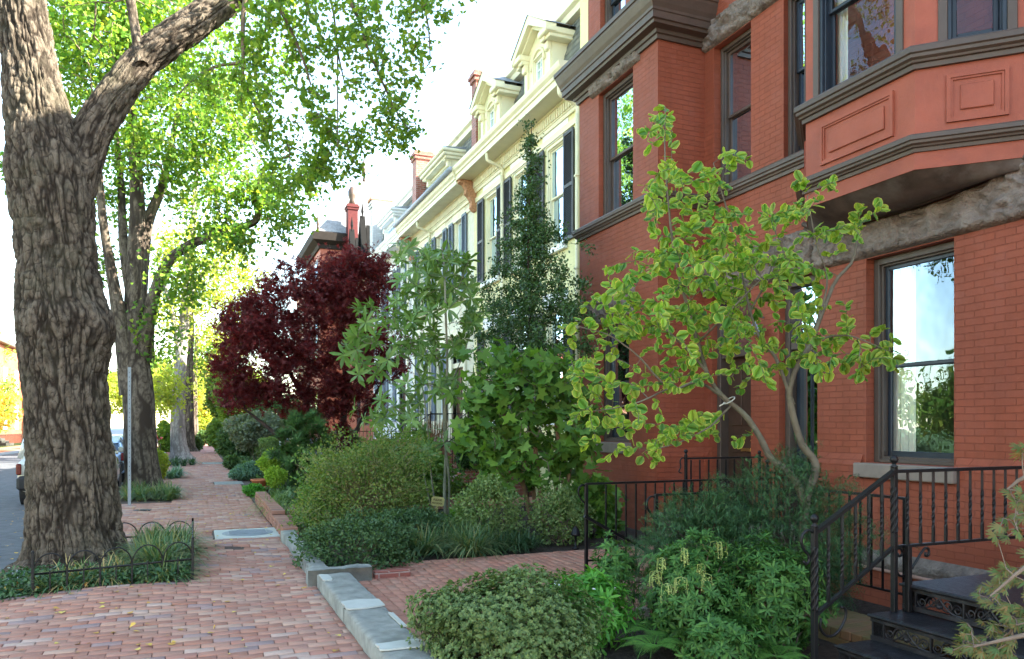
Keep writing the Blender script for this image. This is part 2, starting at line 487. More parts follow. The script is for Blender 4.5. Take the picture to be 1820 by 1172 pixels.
m_black = plain('black wrought iron', (.006, .006, .007), .42, .3, 30, .25, 120, spec=.28)
m_castiron = plain('worn black cast iron', (.010, .010, .012), .42, .4, 12, .4, 90, dirt=(.04, .04, .045), spec=.3)
m_galv = plain('galvanised steel', (.22, .25, .28), .5, .12, 9, .1, 60, metallic=.5)
m_slate = islands('roof slates', [(0, (.17, .18, .17)), (.25, (.22, .23, .21)), (.5, (.13, .14, .14)), (.7, (.25, .25, .21)), (.85, (.19, .19, .2))], .7, 60, .3)
m_slatef = plain('grey slate roof', (.20, .21, .22), .7, .3, 8, .3, 30)
m_rawbrick = brickwall('red brick', (.30, .10, .075), (.42, .36, .31), .3, .8, mort=.010)
m_farbrick = brickwall('far red brick', (.36, .10, .06), (.35, .2, .15), .15, .4)
m_farbrick2 = brickwall('orange brick', (.48, .20, .11), (.45, .3, .22), .15, .4)
m_rawbrickw = brickwall('grey painted chimney brick', (.55, .56, .58), (.42, .42, .43), .12, .8, mort=.01)
m_pave = islands('sidewalk bricks', [(0, (.34, .15, .10)), (.12, (.38, .20, .14)), (.26, (.30, .125, .08)), (.4, (.41, .245, .175)), (.5, (.35, .17, .12)),
                                     (.62, (.30, .165, .12)), (.72, (.45, .30, .22)), (.8, (.34, .14, .10)), (.88, (.25, .19, .19)), (.93, (.46, .35, .29)), (.97, (.20, .17, .18))], .85, 70, .5, dirt=(.30, .21, .18), dfac=.4)
m_patio = islands('patio bricks', [(0, (.36, .16, .11)), (.3, (.40, .19, .13)), (.6, (.32, .145, .10)), (.8, (.37, .20, .145))], .8, 80, .5, dirt=(.19, .14, .10), dfac=.6)
m_edge = islands('edging bricks', [(0, (.33, .12, .08)), (.3, (.42, .40, .36)), (.5, (.30, .13, .09)), (.75, (.5, .5, .46)), (.85, (.26, .12, .08))], .8, 60, .5)
m_mossbrick = islands('mossy bricks', [(0, (.17, .12, .06)), (.4, (.13, .12, .05)), (.7, (.20, .12, .07))], .9, 60, .6, dirt=(.09, .11, .04))
m_soil = plain('dark soil and mulch', (.045, .034, .026), .95, .5, 18, 1., 60, dist=.03)
m_grout = plain('sand between bricks', (.085, .062, .05), .95, .3, 20, .5, 80)
m_concrete = plain('weathered concrete', (.22, .225, .20), .85, .3, 7, .5, 90, dirt=(.13, .135, .11))
m_whitepatch = plain('fresh cement patch', (.40, .41, .37), .8, .08, 9, .3, 90)
m_granite = plain('granite kerb', (.33, .35, .38), .8, .15, 30, .3, 90)
m_asphalt = plain('asphalt', (.085, .09, .10), .9, .25, 6, .6, 160, dist=.01, dirt=(.13, .13, .135))
m_grass = plain('lawn', (.07, .13, .03), .9, .4, 3, .6, 50)
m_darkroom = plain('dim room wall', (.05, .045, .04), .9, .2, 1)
m_curtain = plain('cream curtain', (.55, .53, .44), .85, .08, 3, .2, 14, stretch=(1, 9, 1))
m_shutter = plain('charcoal shutter paint', (.055, .06, .07), .5, .15, 4)
m_shutblue = plain('slate blue shutter paint', (.13, .17, .24), .5, .1, 4)
m_doorwood = plain('brown panelled door paint', (.055, .032, .022), .35, .25, 5, .1, 20)
m_brass = plain('brass', (.45, .33, .12), .3, .1, 5, metallic=.9)
m_terra = plain('terracotta', (.42, .15, .07), .8, .2, 8, .2, 40)
m_woodsign = plain('yellow painted wood', (.62, .52, .2), .7, .1, 20)
m_ink = plain('sign paint', (.12, .06, .02), .7, .1, 20)
m_hose = plain('grey rubber', (.30, .31, .33), .4, .1, 10)
m_copper = plain('rusty pipe', (.33, .19, .15), .6, .2, 12)
m_white_flower = plain('white petals', (.82, .84, .82), .5, .04, 10)
m_dryleaf = islands('fallen leaves', [(0, (.55, .36, .07)), (.4, (.42, .22, .06)), (.7, (.30, .16, .07)), (.85, (.6, .48, .12))], .8, 60, .2, dfac=.1)

def glassmat(name, ior, tint=(.93, .96, .95), wave=.0):
    t = NT(name)
    nm = t.bump(t.noise(2.2, 2), wave, .02) if wave else None
    d = {'IOR': ior}
    if nm: d['Normal'] = nm
    fr = t.n('Fresnel', d).outputs[0]
    g = {'Color': (.62, .78, .95), 'Roughness': .0}
    if nm: g['Normal'] = nm
    gl = t.n('BsdfGlossy', g).outputs[0]
    tr = t.n('BsdfTransparent', {'Color': tint}).outputs[0]
    return t.done(t.n('MixShader', {0: fr, 1: tr, 2: gl}).outputs[0])
m_glass = glassmat('window glass', 1.45, wave=.25)
m_glassold = glassmat('old window glass', 1.46, wave=.3)
m_carglass = glassmat('car glass', 1.9, (.25, .3, .3))

def barkmat(name, lite, dark, sc_=(7, 7, 1.3), green=None, bs=.8):
    """plates take the light tone; the 'edge' attribute carries how deep the surface sits in a furrow"""
    t = NT(name)
    v = t.mapping(sc_)
    a = t.n('Attribute', attribute_name='edge').outputs['Fac']
    n1 = t.noise(3.2, 8, .7, v)
    n2 = t.noise(14, 5, .7, t.mapping((1, 1, .6)))
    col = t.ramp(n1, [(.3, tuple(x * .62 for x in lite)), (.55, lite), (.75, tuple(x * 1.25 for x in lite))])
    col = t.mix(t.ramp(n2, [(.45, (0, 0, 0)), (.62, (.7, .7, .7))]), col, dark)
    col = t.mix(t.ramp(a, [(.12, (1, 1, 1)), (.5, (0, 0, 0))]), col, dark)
    if green: col = t.mix(t.ramp(t.noise(1.5, 5, .7), [(.5, (0, 0, 0)), (.75, (.5, .5, .5))]), col, green)
    f = t.math('ABSOLUTE', t.math('SUBTRACT', t.noise(5.5, 5, .6, v, .6), .5))
    h = t.math('ADD', t.math('MULTIPLY', t.ramp(f, [(0, (0, 0, 0)), (.12, (1, 1, 1))]), .5), t.math('MULTIPLY', n2, .8))
    return t.done(t.bsdf(col, .92, t.bump(h, bs, .02), spec=.15))
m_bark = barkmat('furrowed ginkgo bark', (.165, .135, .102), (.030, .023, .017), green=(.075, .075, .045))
m_bark2 = barkmat('grey brown bark', (.19, .155, .12), (.05, .038, .03), (9, 9, 1.2))
m_barkpale = barkmat('pale bark', (.36, .33, .31), (.17, .15, .14), (8, 8, 1.5))
m_twig = plain('grey brown twigs', (.15, .115, .085), .85, .3, 12, .3, 60)
m_twigdark = plain('dark twigs', (.05, .035, .03), .85, .3, 12)
m_hazelbark = plain('smooth grey hazel bark', (.115, .098, .070), .8, .3, 9, .35, 50, dirt=(.16, .17, .12))

L_ginkgo = leafmat('ginkgo leaves', [(.08, .18, .035), (.13, .25, .04), (.20, .32, .045), (.31, .40, .06)], .52)
L_ginkgo2 = leafmat('yellowing ginkgo leaves', [(.06, .155, .03), (.11, .22, .035), (.17, .28, .04), (.29, .34, .05)], .48)
L_maple = leafmat('purple maple leaves', [(.07, .014, .018), (.11, .018, .020), (.16, .025, .022), (.08, .022, .028)], .35, .5, tcol=(1.3, .45, .5))
L_mag = leafmat('magnolia leaves', [(.08, .16, .04), (.13, .24, .06), (.20, .32, .09), (.12, .20, .11)], .3, .35)
L_holly = leafmat('glossy dark evergreen leaves', [(.03, .07, .02), (.045, .10, .028), (.07, .14, .04)], .15, .35, spec=.35)
L_oakleaf = leafmat('big lobed leaves', [(.05, .12, .025), (.09, .20, .035), (.17, .31, .05), (.06, .14, .03)], .35, .45)
L_light = leafmat('light shrub leaves', [(.10, .16, .05), (.16, .24, .08), (.22, .30, .12), (.09, .17, .05)], .3, .5)
L_azalea = leafmat('azalea leaves', [(.07, .12, .045), (.12, .19, .06), (.19, .26, .09), (.08, .13, .05)], .25, .45)
L_dkazalea = leafmat('dark azalea leaves', [(.035, .075, .03), (.055, .11, .04), (.08, .14, .05)], .2, .45)
L_yew = leafmat('yew needles', [(.025, .07, .03), (.045, .11, .042), (.08, .17, .06)], .15, .45)
L_pieris = leafmat('pieris leaves', [(.03, .09, .022), (.05, .14, .03), (.10, .22, .045), (.04, .11, .03)], .2, .5, spec=.2)
L_raceme = leafmat('flower buds', [(.30, .38, .12), (.40, .45, .18)], .3, .5)
L_hazel = leafmat('witch hazel leaves', [(.10, .25, .05), (.19, .36, .045), (.34, .44, .06), (.08, .21, .06)], .42, .45, edge=(.78, .62, .14))
L_fern = leafmat('fern fronds', [(.07, .19, .035), (.11, .27, .05), (.15, .30, .06)], .35, .5)
L_bright = leafmat('bright annual leaves', [(.06, .20, .03), (.09, .28, .04), (.14, .33, .05)], .35, .4)
L_lirio = leafmat('lilyturf blades', [(.05, .11, .05), (.09, .17, .07), (.15, .22, .09), (.30, .26, .10)], .25, .4)
L_liriod = leafmat('dark lilyturf blades', [(.03, .075, .035), (.05, .11, .045), (.09, .14, .06)], .2, .4)
L_boxgold = leafmat('golden box leaves', [(.17, .30, .04), (.25, .40, .05), (.32, .44, .06)], .35, .5)
L_blue = leafmat('blue green cover', [(.10, .20, .14), (.15, .27, .20), (.10, .19, .10)], .25, .5)
L_mound = leafmat('fine mound leaves', [(.07, .13, .03), (.12, .19, .045), (.19, .25, .06), (.22, .20, .08)], .3, .5)
L_arch = leafmat('arching shrub leaves', [(.07, .15, .03), (.12, .22, .05), (.17, .28, .06)], .3, .45)
L_hedge = leafmat('mixed hedge leaves', [(.05, .10, .04), (.08, .15, .05), (.13, .20, .07)], .3, .5)
L_greyhedge = leafmat('grey green shrub leaves', [(.13, .17, .11), (.17, .21, .15), (.20, .20, .13)], .3, .5)
L_pine = leafmat('pine needles', [(.03, .075, .02), (.05, .12, .03), (.08, .16, .04)], .15, .5)
L_lace = leafmat('laceleaf maple leaves', [(.08, .15, .05), (.13, .20, .07), (.25, .13, .05), (.16, .21, .09)], .4, .5)
L_autumn = leafmat('autumn leaves', [(.55, .40, .06), (.60, .34, .06), (.30, .32, .05), (.55, .28, .08)], .5)
L_yellow = leafmat('yellow green leaves', [(.24, .32, .05), (.36, .37, .06), (.17, .27, .05)], .5)
L_midgreen = leafmat('mid green tree leaves', [(.10, .20, .04), (.16, .28, .05), (.22, .32, .06)], .45)
L_ivy = leafmat('ivy leaves', [(.025, .07, .03), (.04, .10, .035), (.08, .13, .05)], .15, .35)
L_basal = leafmat('broad basal leaves', [(.10, .26, .03), (.16, .34, .04)], .4, .4)

# ================================================================ setting
KX = -1.72        # kerb line
ROADZ = -.13
b = MB()
# one sheet to the horizon, with the sunken areaway left open
hx0, hx1, hy0, hy1 = 5.75, 7.3, 2.2, 7.3
sx0, sy0 = 3.95, 5.98
Z = -.03
for (xa, xb, ya, yb) in [(-1.8, sx0, -60, 130), (sx0, hx0, -60, sy0), (sx0, hx0, hy1, 130), (hx0, hx1, -60, hy0), (hx0, hx1, hy1, 130), (hx1, 300, -60, 130),
                         (-1.8, 300, 130, 700), (-1.8, 300, -300, -60), (-300, -11.2, -300, 700)]:
    b.quad((xa, ya, Z), (xb, ya, Z), (xb, yb, Z), (xa, yb, Z))
b.quad((-11.2, -300, -.2), (-1.8, -300, -.2), (-1.8, 700, -.2), (-11.2, 700, -.2))
tag(b.build('ground', m_soil), kind='structure')
b = MB(); b.quad((-10.6, -60, ROADZ), (KX - .02, -60, ROADZ), (KX - .02, 400, ROADZ), (-10.6, 400, ROADZ))
tag(b.build('road', m_asphalt), kind='structure')
b = MB()
for y in np.arange(-8, 8.0, 2.4): b.box(KX - .15, KX, y, y + 2.385, -.3, .0, .012)
for y in np.arange(8.05, 110, 2.4): b.box(KX - .15, KX, y, y + 2.385, -.3, .0, .012)
tag(b.build('kerb', m_granite), kind='structure')
b = MB(); b.box(-10.8, -10.6, -60, 300, -.3, .0)
tag(b.build('far_kerb', m_granite), kind='structure')
b = MB(); b.box(-13.2, -10.8, -60, 300, -.3, .005)
tag(b.build('far_sidewalk', m_farbrick2), kind='structure')
b = MB()
for y in np.arange(3, 60, 6): b.box(-6.2, -6.08, y, y + 2.4, ROADZ, ROADZ + .004)
# (the road is unmarked in the photograph: nothing painted on it)
del b
b = MB(); b.quad((-300, -300, -.01), (-13.2, -300, -.01), (-13.2, 700, -.01), (-300, 700, -.01))
tag(b.build('lawn', m_grass), kind='structure')

def heave(x, y):
    """how tree roots have lifted the brick sidewalk"""
    P = np.stack([x * .9, y * .7, np.zeros_like(x)], 1)
    h = .030 * (fbm(P, 3, 3) - .5)
    h += .075 * np.exp(-((x + .3) / .9) ** 2 - ((y - 9.4) / 1.5) ** 2) + .05 * np.exp(-((x - .4) / 1.2) ** 2 - ((y - 10.25) / .45) ** 2)
    h += .05 * np.exp(-((x + .9) / .7) ** 2 - ((y - 7.9) / .6) ** 2)
    h += np.where(y > 10.15, .055 * np.exp(-(y - 10.15) / .5), 0) * np.exp(-((x - .35) / .55) ** 2)
    h += np.where(y > 8.75, .035 * np.exp(-(y - 8.75) / .5), 0) * np.exp(-((x - .25) / .35) ** 2)
    return h
def pavers(name, x0, x1, y0, y1, L, W, gap, mat, hfun, skip=None, along='x', parent=None, th=.05, tilt=.012, basket=False, zoff=0.):
    cx, cy, lx, ly = [], [], [], []
    r = 0
    if along == 'x':
        y = y0
        while y < y1:
            x = x0 - (r % 2) * L / 2 - rng.uniform(0, .03)
            while x < x1:
                a, bb = max(x, x0), min(x + L - gap, x1)
                if bb - a > .03: cx.append((a + bb) / 2); cy.append(y + W / 2); lx.append(bb - a); ly.append(W - gap)
                x += L
            y += W; r += 1
    else:
        x = x0
        while x < x1:
            y = y0 - (r % 2) * L / 2
            while y < y1:
                a, bb = max(y, y0), min(y + L - gap, y1)
                if bb - a > .03: cy.append((a + bb) / 2); cx.append(x + W / 2); ly.append(bb - a); lx.append(W - gap)
                y += L
            x += W; r += 1
    cx, cy, lx, ly = map(np.array, (cx, cy, lx, ly))
    if basket:   # swap pairs of bricks in blocks
        pass
    if skip is not None:
        k = ~skip(cx, cy); cx, cy, lx, ly = cx[k], cy[k], lx[k], ly[k]
    n = len(cx)
    # gentle wander of the courses
    cyw = cy + .02 * (fbm(np.stack([cx * .6, cy * .6, np.zeros(n)], 1), 9, 2) - .5) * 2
    ang = rng.normal(size=n) * .008
    tx = rng.normal(size=n) * tilt; ty = rng.normal(size=n) * tilt; dz = rng.normal(size=n) * .0022
    V = np.zeros((n, 12, 3)); ca, sa = np.cos(ang), np.sin(ang)
    c = .004
    for q, (sx, sy, sh, z) in enumerate([(-1, -1, 0, -th), (1, -1, 0, -th), (1, 1, 0, -th), (-1, 1, 0, -th), (-1, -1, 0, -c), (1, -1, 0, -c), (1, 1, 0, -c), (-1, 1, 0, -c),
                                         (-1, -1, c, 0), (1, -1, c, 0), (1, 1, c, 0), (-1, 1, c, 0)]):
        ox = sx * (lx / 2 - sh); oy = sy * (ly / 2 - sh)
        X = cx + ox * ca - oy * sa; Y = cyw + ox * sa + oy * ca
        V[:, q, 0] = X; V[:, q, 1] = Y; V[:, q, 2] = z + ox * tx + oy * ty + dz + zoff
    h = hfun(cx, cy); hx = (hfun(cx + .05, cy) - hfun(cx - .05, cy)) / .1; hy = (hfun(cx, cy + .05) - hfun(cx, cy - .05)) / .1
    V[:, :, 2] += h[:, None] + (V[:, :, 0] - cx[:, None]) * hx[:, None] * .7 + (V[:, :, 1] - cy[:, None]) * hy[:, None] * .5
    f = []
    for k in (0, 4):
        for i in range(4): f.append((k + i, k + (i + 1) % 4, k + 4 + (i + 1) % 4, k + 4 + i))
    f.append((8, 9, 10, 11)); f = np.array(f)
    F = (f[None] + (np.arange(n) * 12)[:, None, None]).reshape(-1, 4)
    return np_mesh(name, V.reshape(-1, 3), F, mat, parent)

def inr(x, y, a, b_, c, d): return (x > a) & (x < b_) & (y > c) & (y < d)
BOXES = [(-1.75, -.05, 8.32, 10.9), (-1.75, -.5, 17.6, 22.0), (-1.75, -.65, 25.5, 28.0), (-1.75, -.35, 34.5, 42.5), (-1.75, -.5, 50, 56)]
SLABS = [(.24, 1.16, 11.62, 12.62), (.45, 1.2, 22.4, 23.6), (.2, 1.1, 34.5, 36.2)]
def skipwalk(x, y):
    k = np.zeros(len(x), bool)
    for q in BOXES + SLABS: k |= inr(x, y, q[0] - .06, q[1] + .03, q[2] - .03, q[3] + .03)
    return k
XR = 1.10
sw = pavers('sidewalk', KX + .01, XR, 2.5, 50, .205, .1, .006, m_pave, heave, skipwalk)
tag(sw, kind='structure')
b = MB(); b.quad((KX, 50, .0), (XR, 50, .0), (XR, 260, .0), (KX, 260, .0)); b.quad((KX, -40, -.004), (XR, -40, -.004), (XR, 2.5, -.004), (KX, 2.5, -.004))
m_paveF = brickwall('distant sidewalk brick', (.38, .19, .15), (.25, .15, .12), .2, .3, .205, .1)
# lay the pattern flat
tag(b.build('far_walk', plain('distant brick paving', (.38, .19, .155), .85, .2, 9)), kind='structure')
b = MB()
xs = np.linspace(KX, 1.42, 24); ys = np.linspace(2.5, 50, 240)
gx, gy = np.meshgrid(xs, ys); hz = heave(gx.ravel(), gy.ravel()) - .018
V = np.stack([gx.ravel(), gy.ravel(), hz], 1); i = np.arange(len(ys) - 1)[:, None] * len(xs) + np.arange(len(xs) - 1)[None]
Fq = np.stack([i, i + 1, i + 1 + len(xs), i + len(xs)], -1).reshape(-1, 4)
tag(np_mesh('sidewalk_bed', V, Fq, m_grout), kind='structure')
flat0 = lambda x, y: .012 * (fbm(np.stack([x * .8, y * .8, 0 * x], 1), 5, 3) - .5)
pat = pavers('patio', 1.42, 7.2, 4.2, 8.75, .2, .1, .005, m_patio, flat0, lambda x, y: inr(x, y, sx0 - .25, 8, 4, 7.34) | inr(x, y, 2.1, 8, 0, 5.7), along='y', tilt=.006, zoff=.02)
tag(pat, kind='structure')
# second walk to the houses further on
pat = pavers('side_walk', 1.5, 7.2, 14.4, 15.6, .2, .1, .005, m_patio, flat0, along='y', tilt=.006, zoff=.03)
tag(pat, kind='structure')

# ---- sunken areaway and stairwell
b = MB()
b.quad((hx0, hy0, -1.1), (hx1, hy0, -1.1), (hx1, hy1, -1.1), (hx0, hy1, -1.1))
b.quad((hx0, hy0, -1.1), (hx0, sy0, -1.1), (hx0, sy0, Z), (hx0, hy0, Z)); b.quad((hx0, hy1, -1.1), (hx1, hy1, -1.1), (hx1, hy1, Z), (hx0, hy1, Z))
b.quad((sx0, sy0, -1.1), (hx0, sy0, -1.1), (hx0, sy0, Z), (sx0, sy0, Z)); b.quad((sx0, hy1, -1.1), (hx0, hy1, -1.1), (hx0, hy1, Z), (sx0, hy1, Z))
b.quad((hx0, hy0, -1.1), (hx1, hy0, -1.1), (hx1, hy0, Z), (hx0, hy0, Z))
tag(b.build('areaway', m_mossbrick), kind='structure')
t = thing('area_steps', 'brick steps with worn white paint going down beside the patio rail to the sunken area', 'steps', (4.0, 6.6, 0))
for k in range(6):
    b = MB()
    x = sx0 + k * .3
    for y in np.arange(sy0, hy1 - .05, .075):
        q = rng.uniform(-.004, .004, 3)
        b.box(x + q[0], x + .19, y, min(y + .068, hy1), -.17 * k - .13 - (.0 if k else .0), -.17 * k + .03 - .0 + q[1], .006)
    b.box(x + .02, x + .31, sy0 + .002, hy1 - .002, -.17 * k - .3, -.17 * k + .018)
    b.build('step', m_edge, t)
t = thing('brick_edging', 'low row of brick edging stones closing the paved garden path', 'edging', (3.8, 5.7, 0))
b = MB()
for x in np.arange(2.2, 3.7, .105): b.box(x, x + .098, 5.6, 5.7, -.05, .05, .005)
for y in np.arange(4.3, 5.6, .105): b.box(2.1, 2.19, y, y + .098, -.05, .05, .005)
b.build('bricks', m_edge, t)
# retaining wall by the iron steps
t = thing('retaining_wall', 'low mossy brick retaining wall beside the black iron steps', 'wall', (5.2, 3.9, 0))
b = MB()
for y in np.arange(3.78, 4.9, .1): b.box(4.42, 4.95, y, y + .094, .02, .09, .006)
for (z0) in (-.05,):
    for x in np.arange(4.42, 4.9, .11): b.box(x, x + .105, 3.78, 4.85, z0, .018, .005)
b.build('coping', m_mossbrick, t)

# ---- water meter covers
def cover(x0, x1, y0, y1, oval, label):
    t = thing('utility_cover', label, 'utility cover', ((x0 + x1) / 2, (y0 + y1) / 2, 0))
    h = float(heave(np.array([(x0 + x1) / 2]), np.array([(y0 + y1) / 2]))[0])
    b = MB(); b.box(x0, x1, y0, y1, -.06, h + .003, .008); b.build('slab', m_whitepatch if oval else m_concrete, t)
    if oval:
        b = MB(); cx, cy = (x0 + x1) / 2, (y0 + y1) / 2; a = np.arange(32) * 2 * PI / 32
        ring = [(cx + .36 * math.cos(q), cy + .36 * math.sin(q)) for q in a]
        b.prism(ring, h - .01, h + .009, 'z')
        b.prism([(cx + .3 * math.cos(q), cy + .3 * math.sin(q)) for q in a], h + .009, h + .013, 'z')
        for k in range(-3, 4): b.box(cx - .26, cx + .26, cy + k * .07 - .008, cy + k * .07 + .008, h + .013, h + .018)
        b.build('lid', m_galv, t)
cover(.24, 1.16, 11.62, 12.62, True, 'pale concrete slab with a round grey metal lid set in the brick sidewalk')
cover(.45, 1.2, 22.4, 23.6, False, 'plain grey concrete slab in the sidewalk beyond the round lid')
cover(.2, 1.1, 34.5, 36.2, False, 'farthest grey concrete slab far down the brick sidewalk')
t = thing('valve_cover', 'small dark iron valve lid in the sidewalk near the tall metal pole', 'valve cover', (-.9, 16.1, 0))
b = MB(); b.lathe((-.95, 16.1, float(heave(np.array([-.95]), np.array([16.1]))[0])), [(.16, -.03), (.16, .006), (.15, .012), (.11, .010), (.10, .014), (.0, .014)], 20); b.build('lid', m_castiron, t)

# ---- fallen leaves
n = 620
x = rng.uniform(-3.4, 1.1, n); y = rng.uniform(4, 22, n) ** 1.0
P = np.stack([x, y, np.where(x > KX, heave(x, y) + .008, ROADZ + .01)], 1)
V, fs, e = scatter(T_FAN, P, np.concatenate([rng.normal(size=(n, 2)), rng.normal(size=(n, 1)) * .15], 1), np.array([0, 0, 1.]) + rdir(n) * .15, rng.uniform(.02, .06, n))
tag(np_mesh('leaf_litter', V, fs, m_dryleaf), 'scattered dry yellow and brown leaves lying on the sidewalk and street', 'leaves', kind='stuff')

# ---- concrete kerb round the front garden
t = thing('garden_kerb', 'grey concrete kerb with white cement patches between sidewalk and brick patio', 'kerb', (1.25, 6, 0))
def rough_slab(name, x0, x1, y0, y1, z1, mat, parent, amp=.006, s=0, nx=12):
    ny = max(4, int((y1 - y0) / .05)); xs = np.linspace(x0, x1, nx); ys = np.linspace(y0, y1, ny)
    gx, gy = np.meshgrid(xs, ys); g = np.stack([gx.ravel(), gy.ravel(), np.zeros(gx.size)], 1)
    z = z1 + amp * 3 * (fbm(g * 9, s, 4) - .5); edge = (gx.ravel() == x0) | (gx.ravel() == x1) | (gy.ravel() == y0) | (gy.ravel() == y1)
    z = z - np.where(edge, .012, 0)
    g[:, 2] = z
    i = np.arange(ny - 1)[:, None] * nx + np.arange(nx - 1)[None]
    F = [np.stack([i, i + 1, i + 1 + nx, i + nx], -1).reshape(-1, 4)]
    g[:, :2] += np.where(edge[:, None], .010 * (vnoise(g * 14, s + 9)[:, None] - .5), 0); V = [g]; n0 = len(g)
    def side(idx):
        nonlocal n0
        lo = g[idx].copy(); lo[:, 2] = -.08; lo[:, :2] += 0
        V.append(lo); k = len(idx)
        F.append(np.array([(idx[q], idx[q + 1], n0 + q + 1, n0 + q) for q in range(k - 1)])); n0 += k
    side(np.arange(ny) * nx); side(np.arange(ny) * nx + nx - 1); side(np.arange(nx)); side((ny - 1) * nx + np.arange(nx))
    return np_mesh(name, np.concatenate(V), F, mat, parent, smooth=False)
rough_slab('slab', 1.10, 1.42, 3.0, 6.28, .13, m_concrete, t, s=1)
rough_slab('slab', 1.10, 1.42, 6.30, 7.80, .135, m_concrete, t, s=2)
def patch(pts, name='cement_patch'):
    b = MB(); b.prism(pts, .134, .1445, 'z'); b.build(name, m_whitepatch, t)
def blob(x0, x1, y0, y1, s, n=26):
    a = np.arange(n) * 2 * PI / n; r = 1 + .35 * (vnoise(np.stack([np.cos(a) * 2 + s, np.sin(a) * 2, 0 * a], 1), s) - .5)
    c, s_ = np.cos(a), np.sin(a); k = 1 / np.maximum(abs(c), abs(s_)) ** .8
    return list(zip(np.clip((x0 + x1) / 2 + (x1 - x0) / 2 * c * r * k, 1.103, 1.417), (y0 + y1) / 2 + (y1 - y0) / 2 * s_ * r * k))
patch(blob(1.09, 1.43, 6.16, 6.46, 3)); patch(blob(1.38, 1.43, 5.45, 5.95, 4)); patch(blob(1.09, 1.44, 4.95, 5.12, 5)); patch(blob(1.09, 1.2, 7.4, 7.7, 6))
t = thing('stone_block', 'lichen grey stone block across the end of the concrete kerb', 'stone', (1.3, 7.9, 0))
rough_slab('block', 1.02, 1.66, 7.83, 8.02, .17, m_concrete, t, .012, 5)
t = thing('bed_brick', 'single red brick lying at the corner of the planting bed', 'brick', (1.8, 7.95, 0))
b = MB(); b.box(1.70, 2.08, 7.90, 8.02, -.02, .09, .008); b.build('block', m_rawbrick, t)
t = thing('bed_wall', 'low garden wall of stepped brick and stone along the sidewalk beside the mound shrub', 'wall', (1.3, 10, 0))
rough_slab('stone', 1.08, 1.26, 8.05, 11.2, .14, m_concrete, t, .012, 7, 6)
b = MB()
for (ya, yb, zt) in [(11.25, 12.9, .12), (12.95, 16.8, .17)]:
    for y in np.arange(ya, yb, .105):
        for z in np.arange(-.03, zt, .066):
            q = rng.uniform(-.008, .008, 2); b.box(1.12 + q[0], 1.33 + q[0], y, y + .098, z, z + .06, .005)
b.box(1.33, 1.45, 12.9, 12.96, 0, .15)
b.build('bricks', islands('old edging bricks', [(0, (.30, .14, .10)), (.3, (.34, .17, .12)), (.6, (.25, .13, .10)), (.8, (.36, .21, .15))], .85, 60, .6), t)

n = 26000
x = rng.uniform(1.5, 6.6, n); y = 15.8 + 60 * rng.uniform(0, 1, n) ** 1.6
z = .02 + .5 * np.maximum(0, fbm(np.stack([x * .8, y * .8, 0 * x], 1), 77, 3) - .38) + rng.uniform(-.05, .1, n)
V, fs, e = scatter(T_DIAM, np.stack([x, y, z], 1), rdir(n), rdir(n) * .6 + [0, 0, 1.], rng.uniform(.07, .14, n) * (1 + y / 60))
tag(np_mesh('ground_cover', V, fs, L_hedge), 'low mixed green ground cover filling the front gardens of the rowhouses', 'ground cover', kind='stuff')
# ================================================================ walls with openings
def TX(X):            # local (along, inward, up) -> facade facing -X at X
    return lambda p: np.stack([X + p[:, 1], p[:, 0], p[:, 2]], 1)
def TF(O, U):         # any vertical facet: O origin xy, U along; inward = perpendicular towards the house
    O = np.array(O, float); U = np.array(U, float); U /= np.linalg.norm(U); N = np.array([-U[1], U[0]])
    return lambda p: np.stack([O[0] + p[:, 0] * U[0] + p[:, 1] * N[0], O[1] + p[:, 0] * U[1] + p[:, 1] * N[1], p[:, 2]], 1)
def wall(b, x0, x1, z0, z1, ops, depth=.16):
    xs = sorted({x0, x1, *[o[0] for o in ops], *[o[1] for o in ops]}); zs = sorted({z0, z1, *[o[2] for o in ops], *[o[3] for o in ops]})
    xs = [x for x in xs if x0 <= x <= x1]; zs = [z for z in zs if z0 <= z <= z1]
    for i in range(len(xs) - 1):
        for j in range(len(zs) - 1):
            cx, cz = (xs[i] + xs[i + 1]) / 2, (zs[j] + zs[j + 1]) / 2
            if any(o[0] < cx < o[1] and o[2] < cz < o[3] for o in ops): continue
            b.quad((xs[i], 0, zs[j]), (xs[i + 1], 0, zs[j]), (xs[i + 1], 0, zs[j + 1]), (xs[i], 0, zs[j + 1]))
    for (a, c, d, e) in [o[:4] for o in ops]:
        b.quad((a, 0, d), (a, depth, d), (a, depth, e), (a, 0, e)); b.quad((c, 0, d), (c, depth, d), (c, depth, e), (c, 0, e))
        b.quad((a, 0, e), (c, 0, e), (c, depth, e), (a, depth, e)); b.quad((a, 0, d), (c, 0, d), (c, depth, d), (a, depth, d))

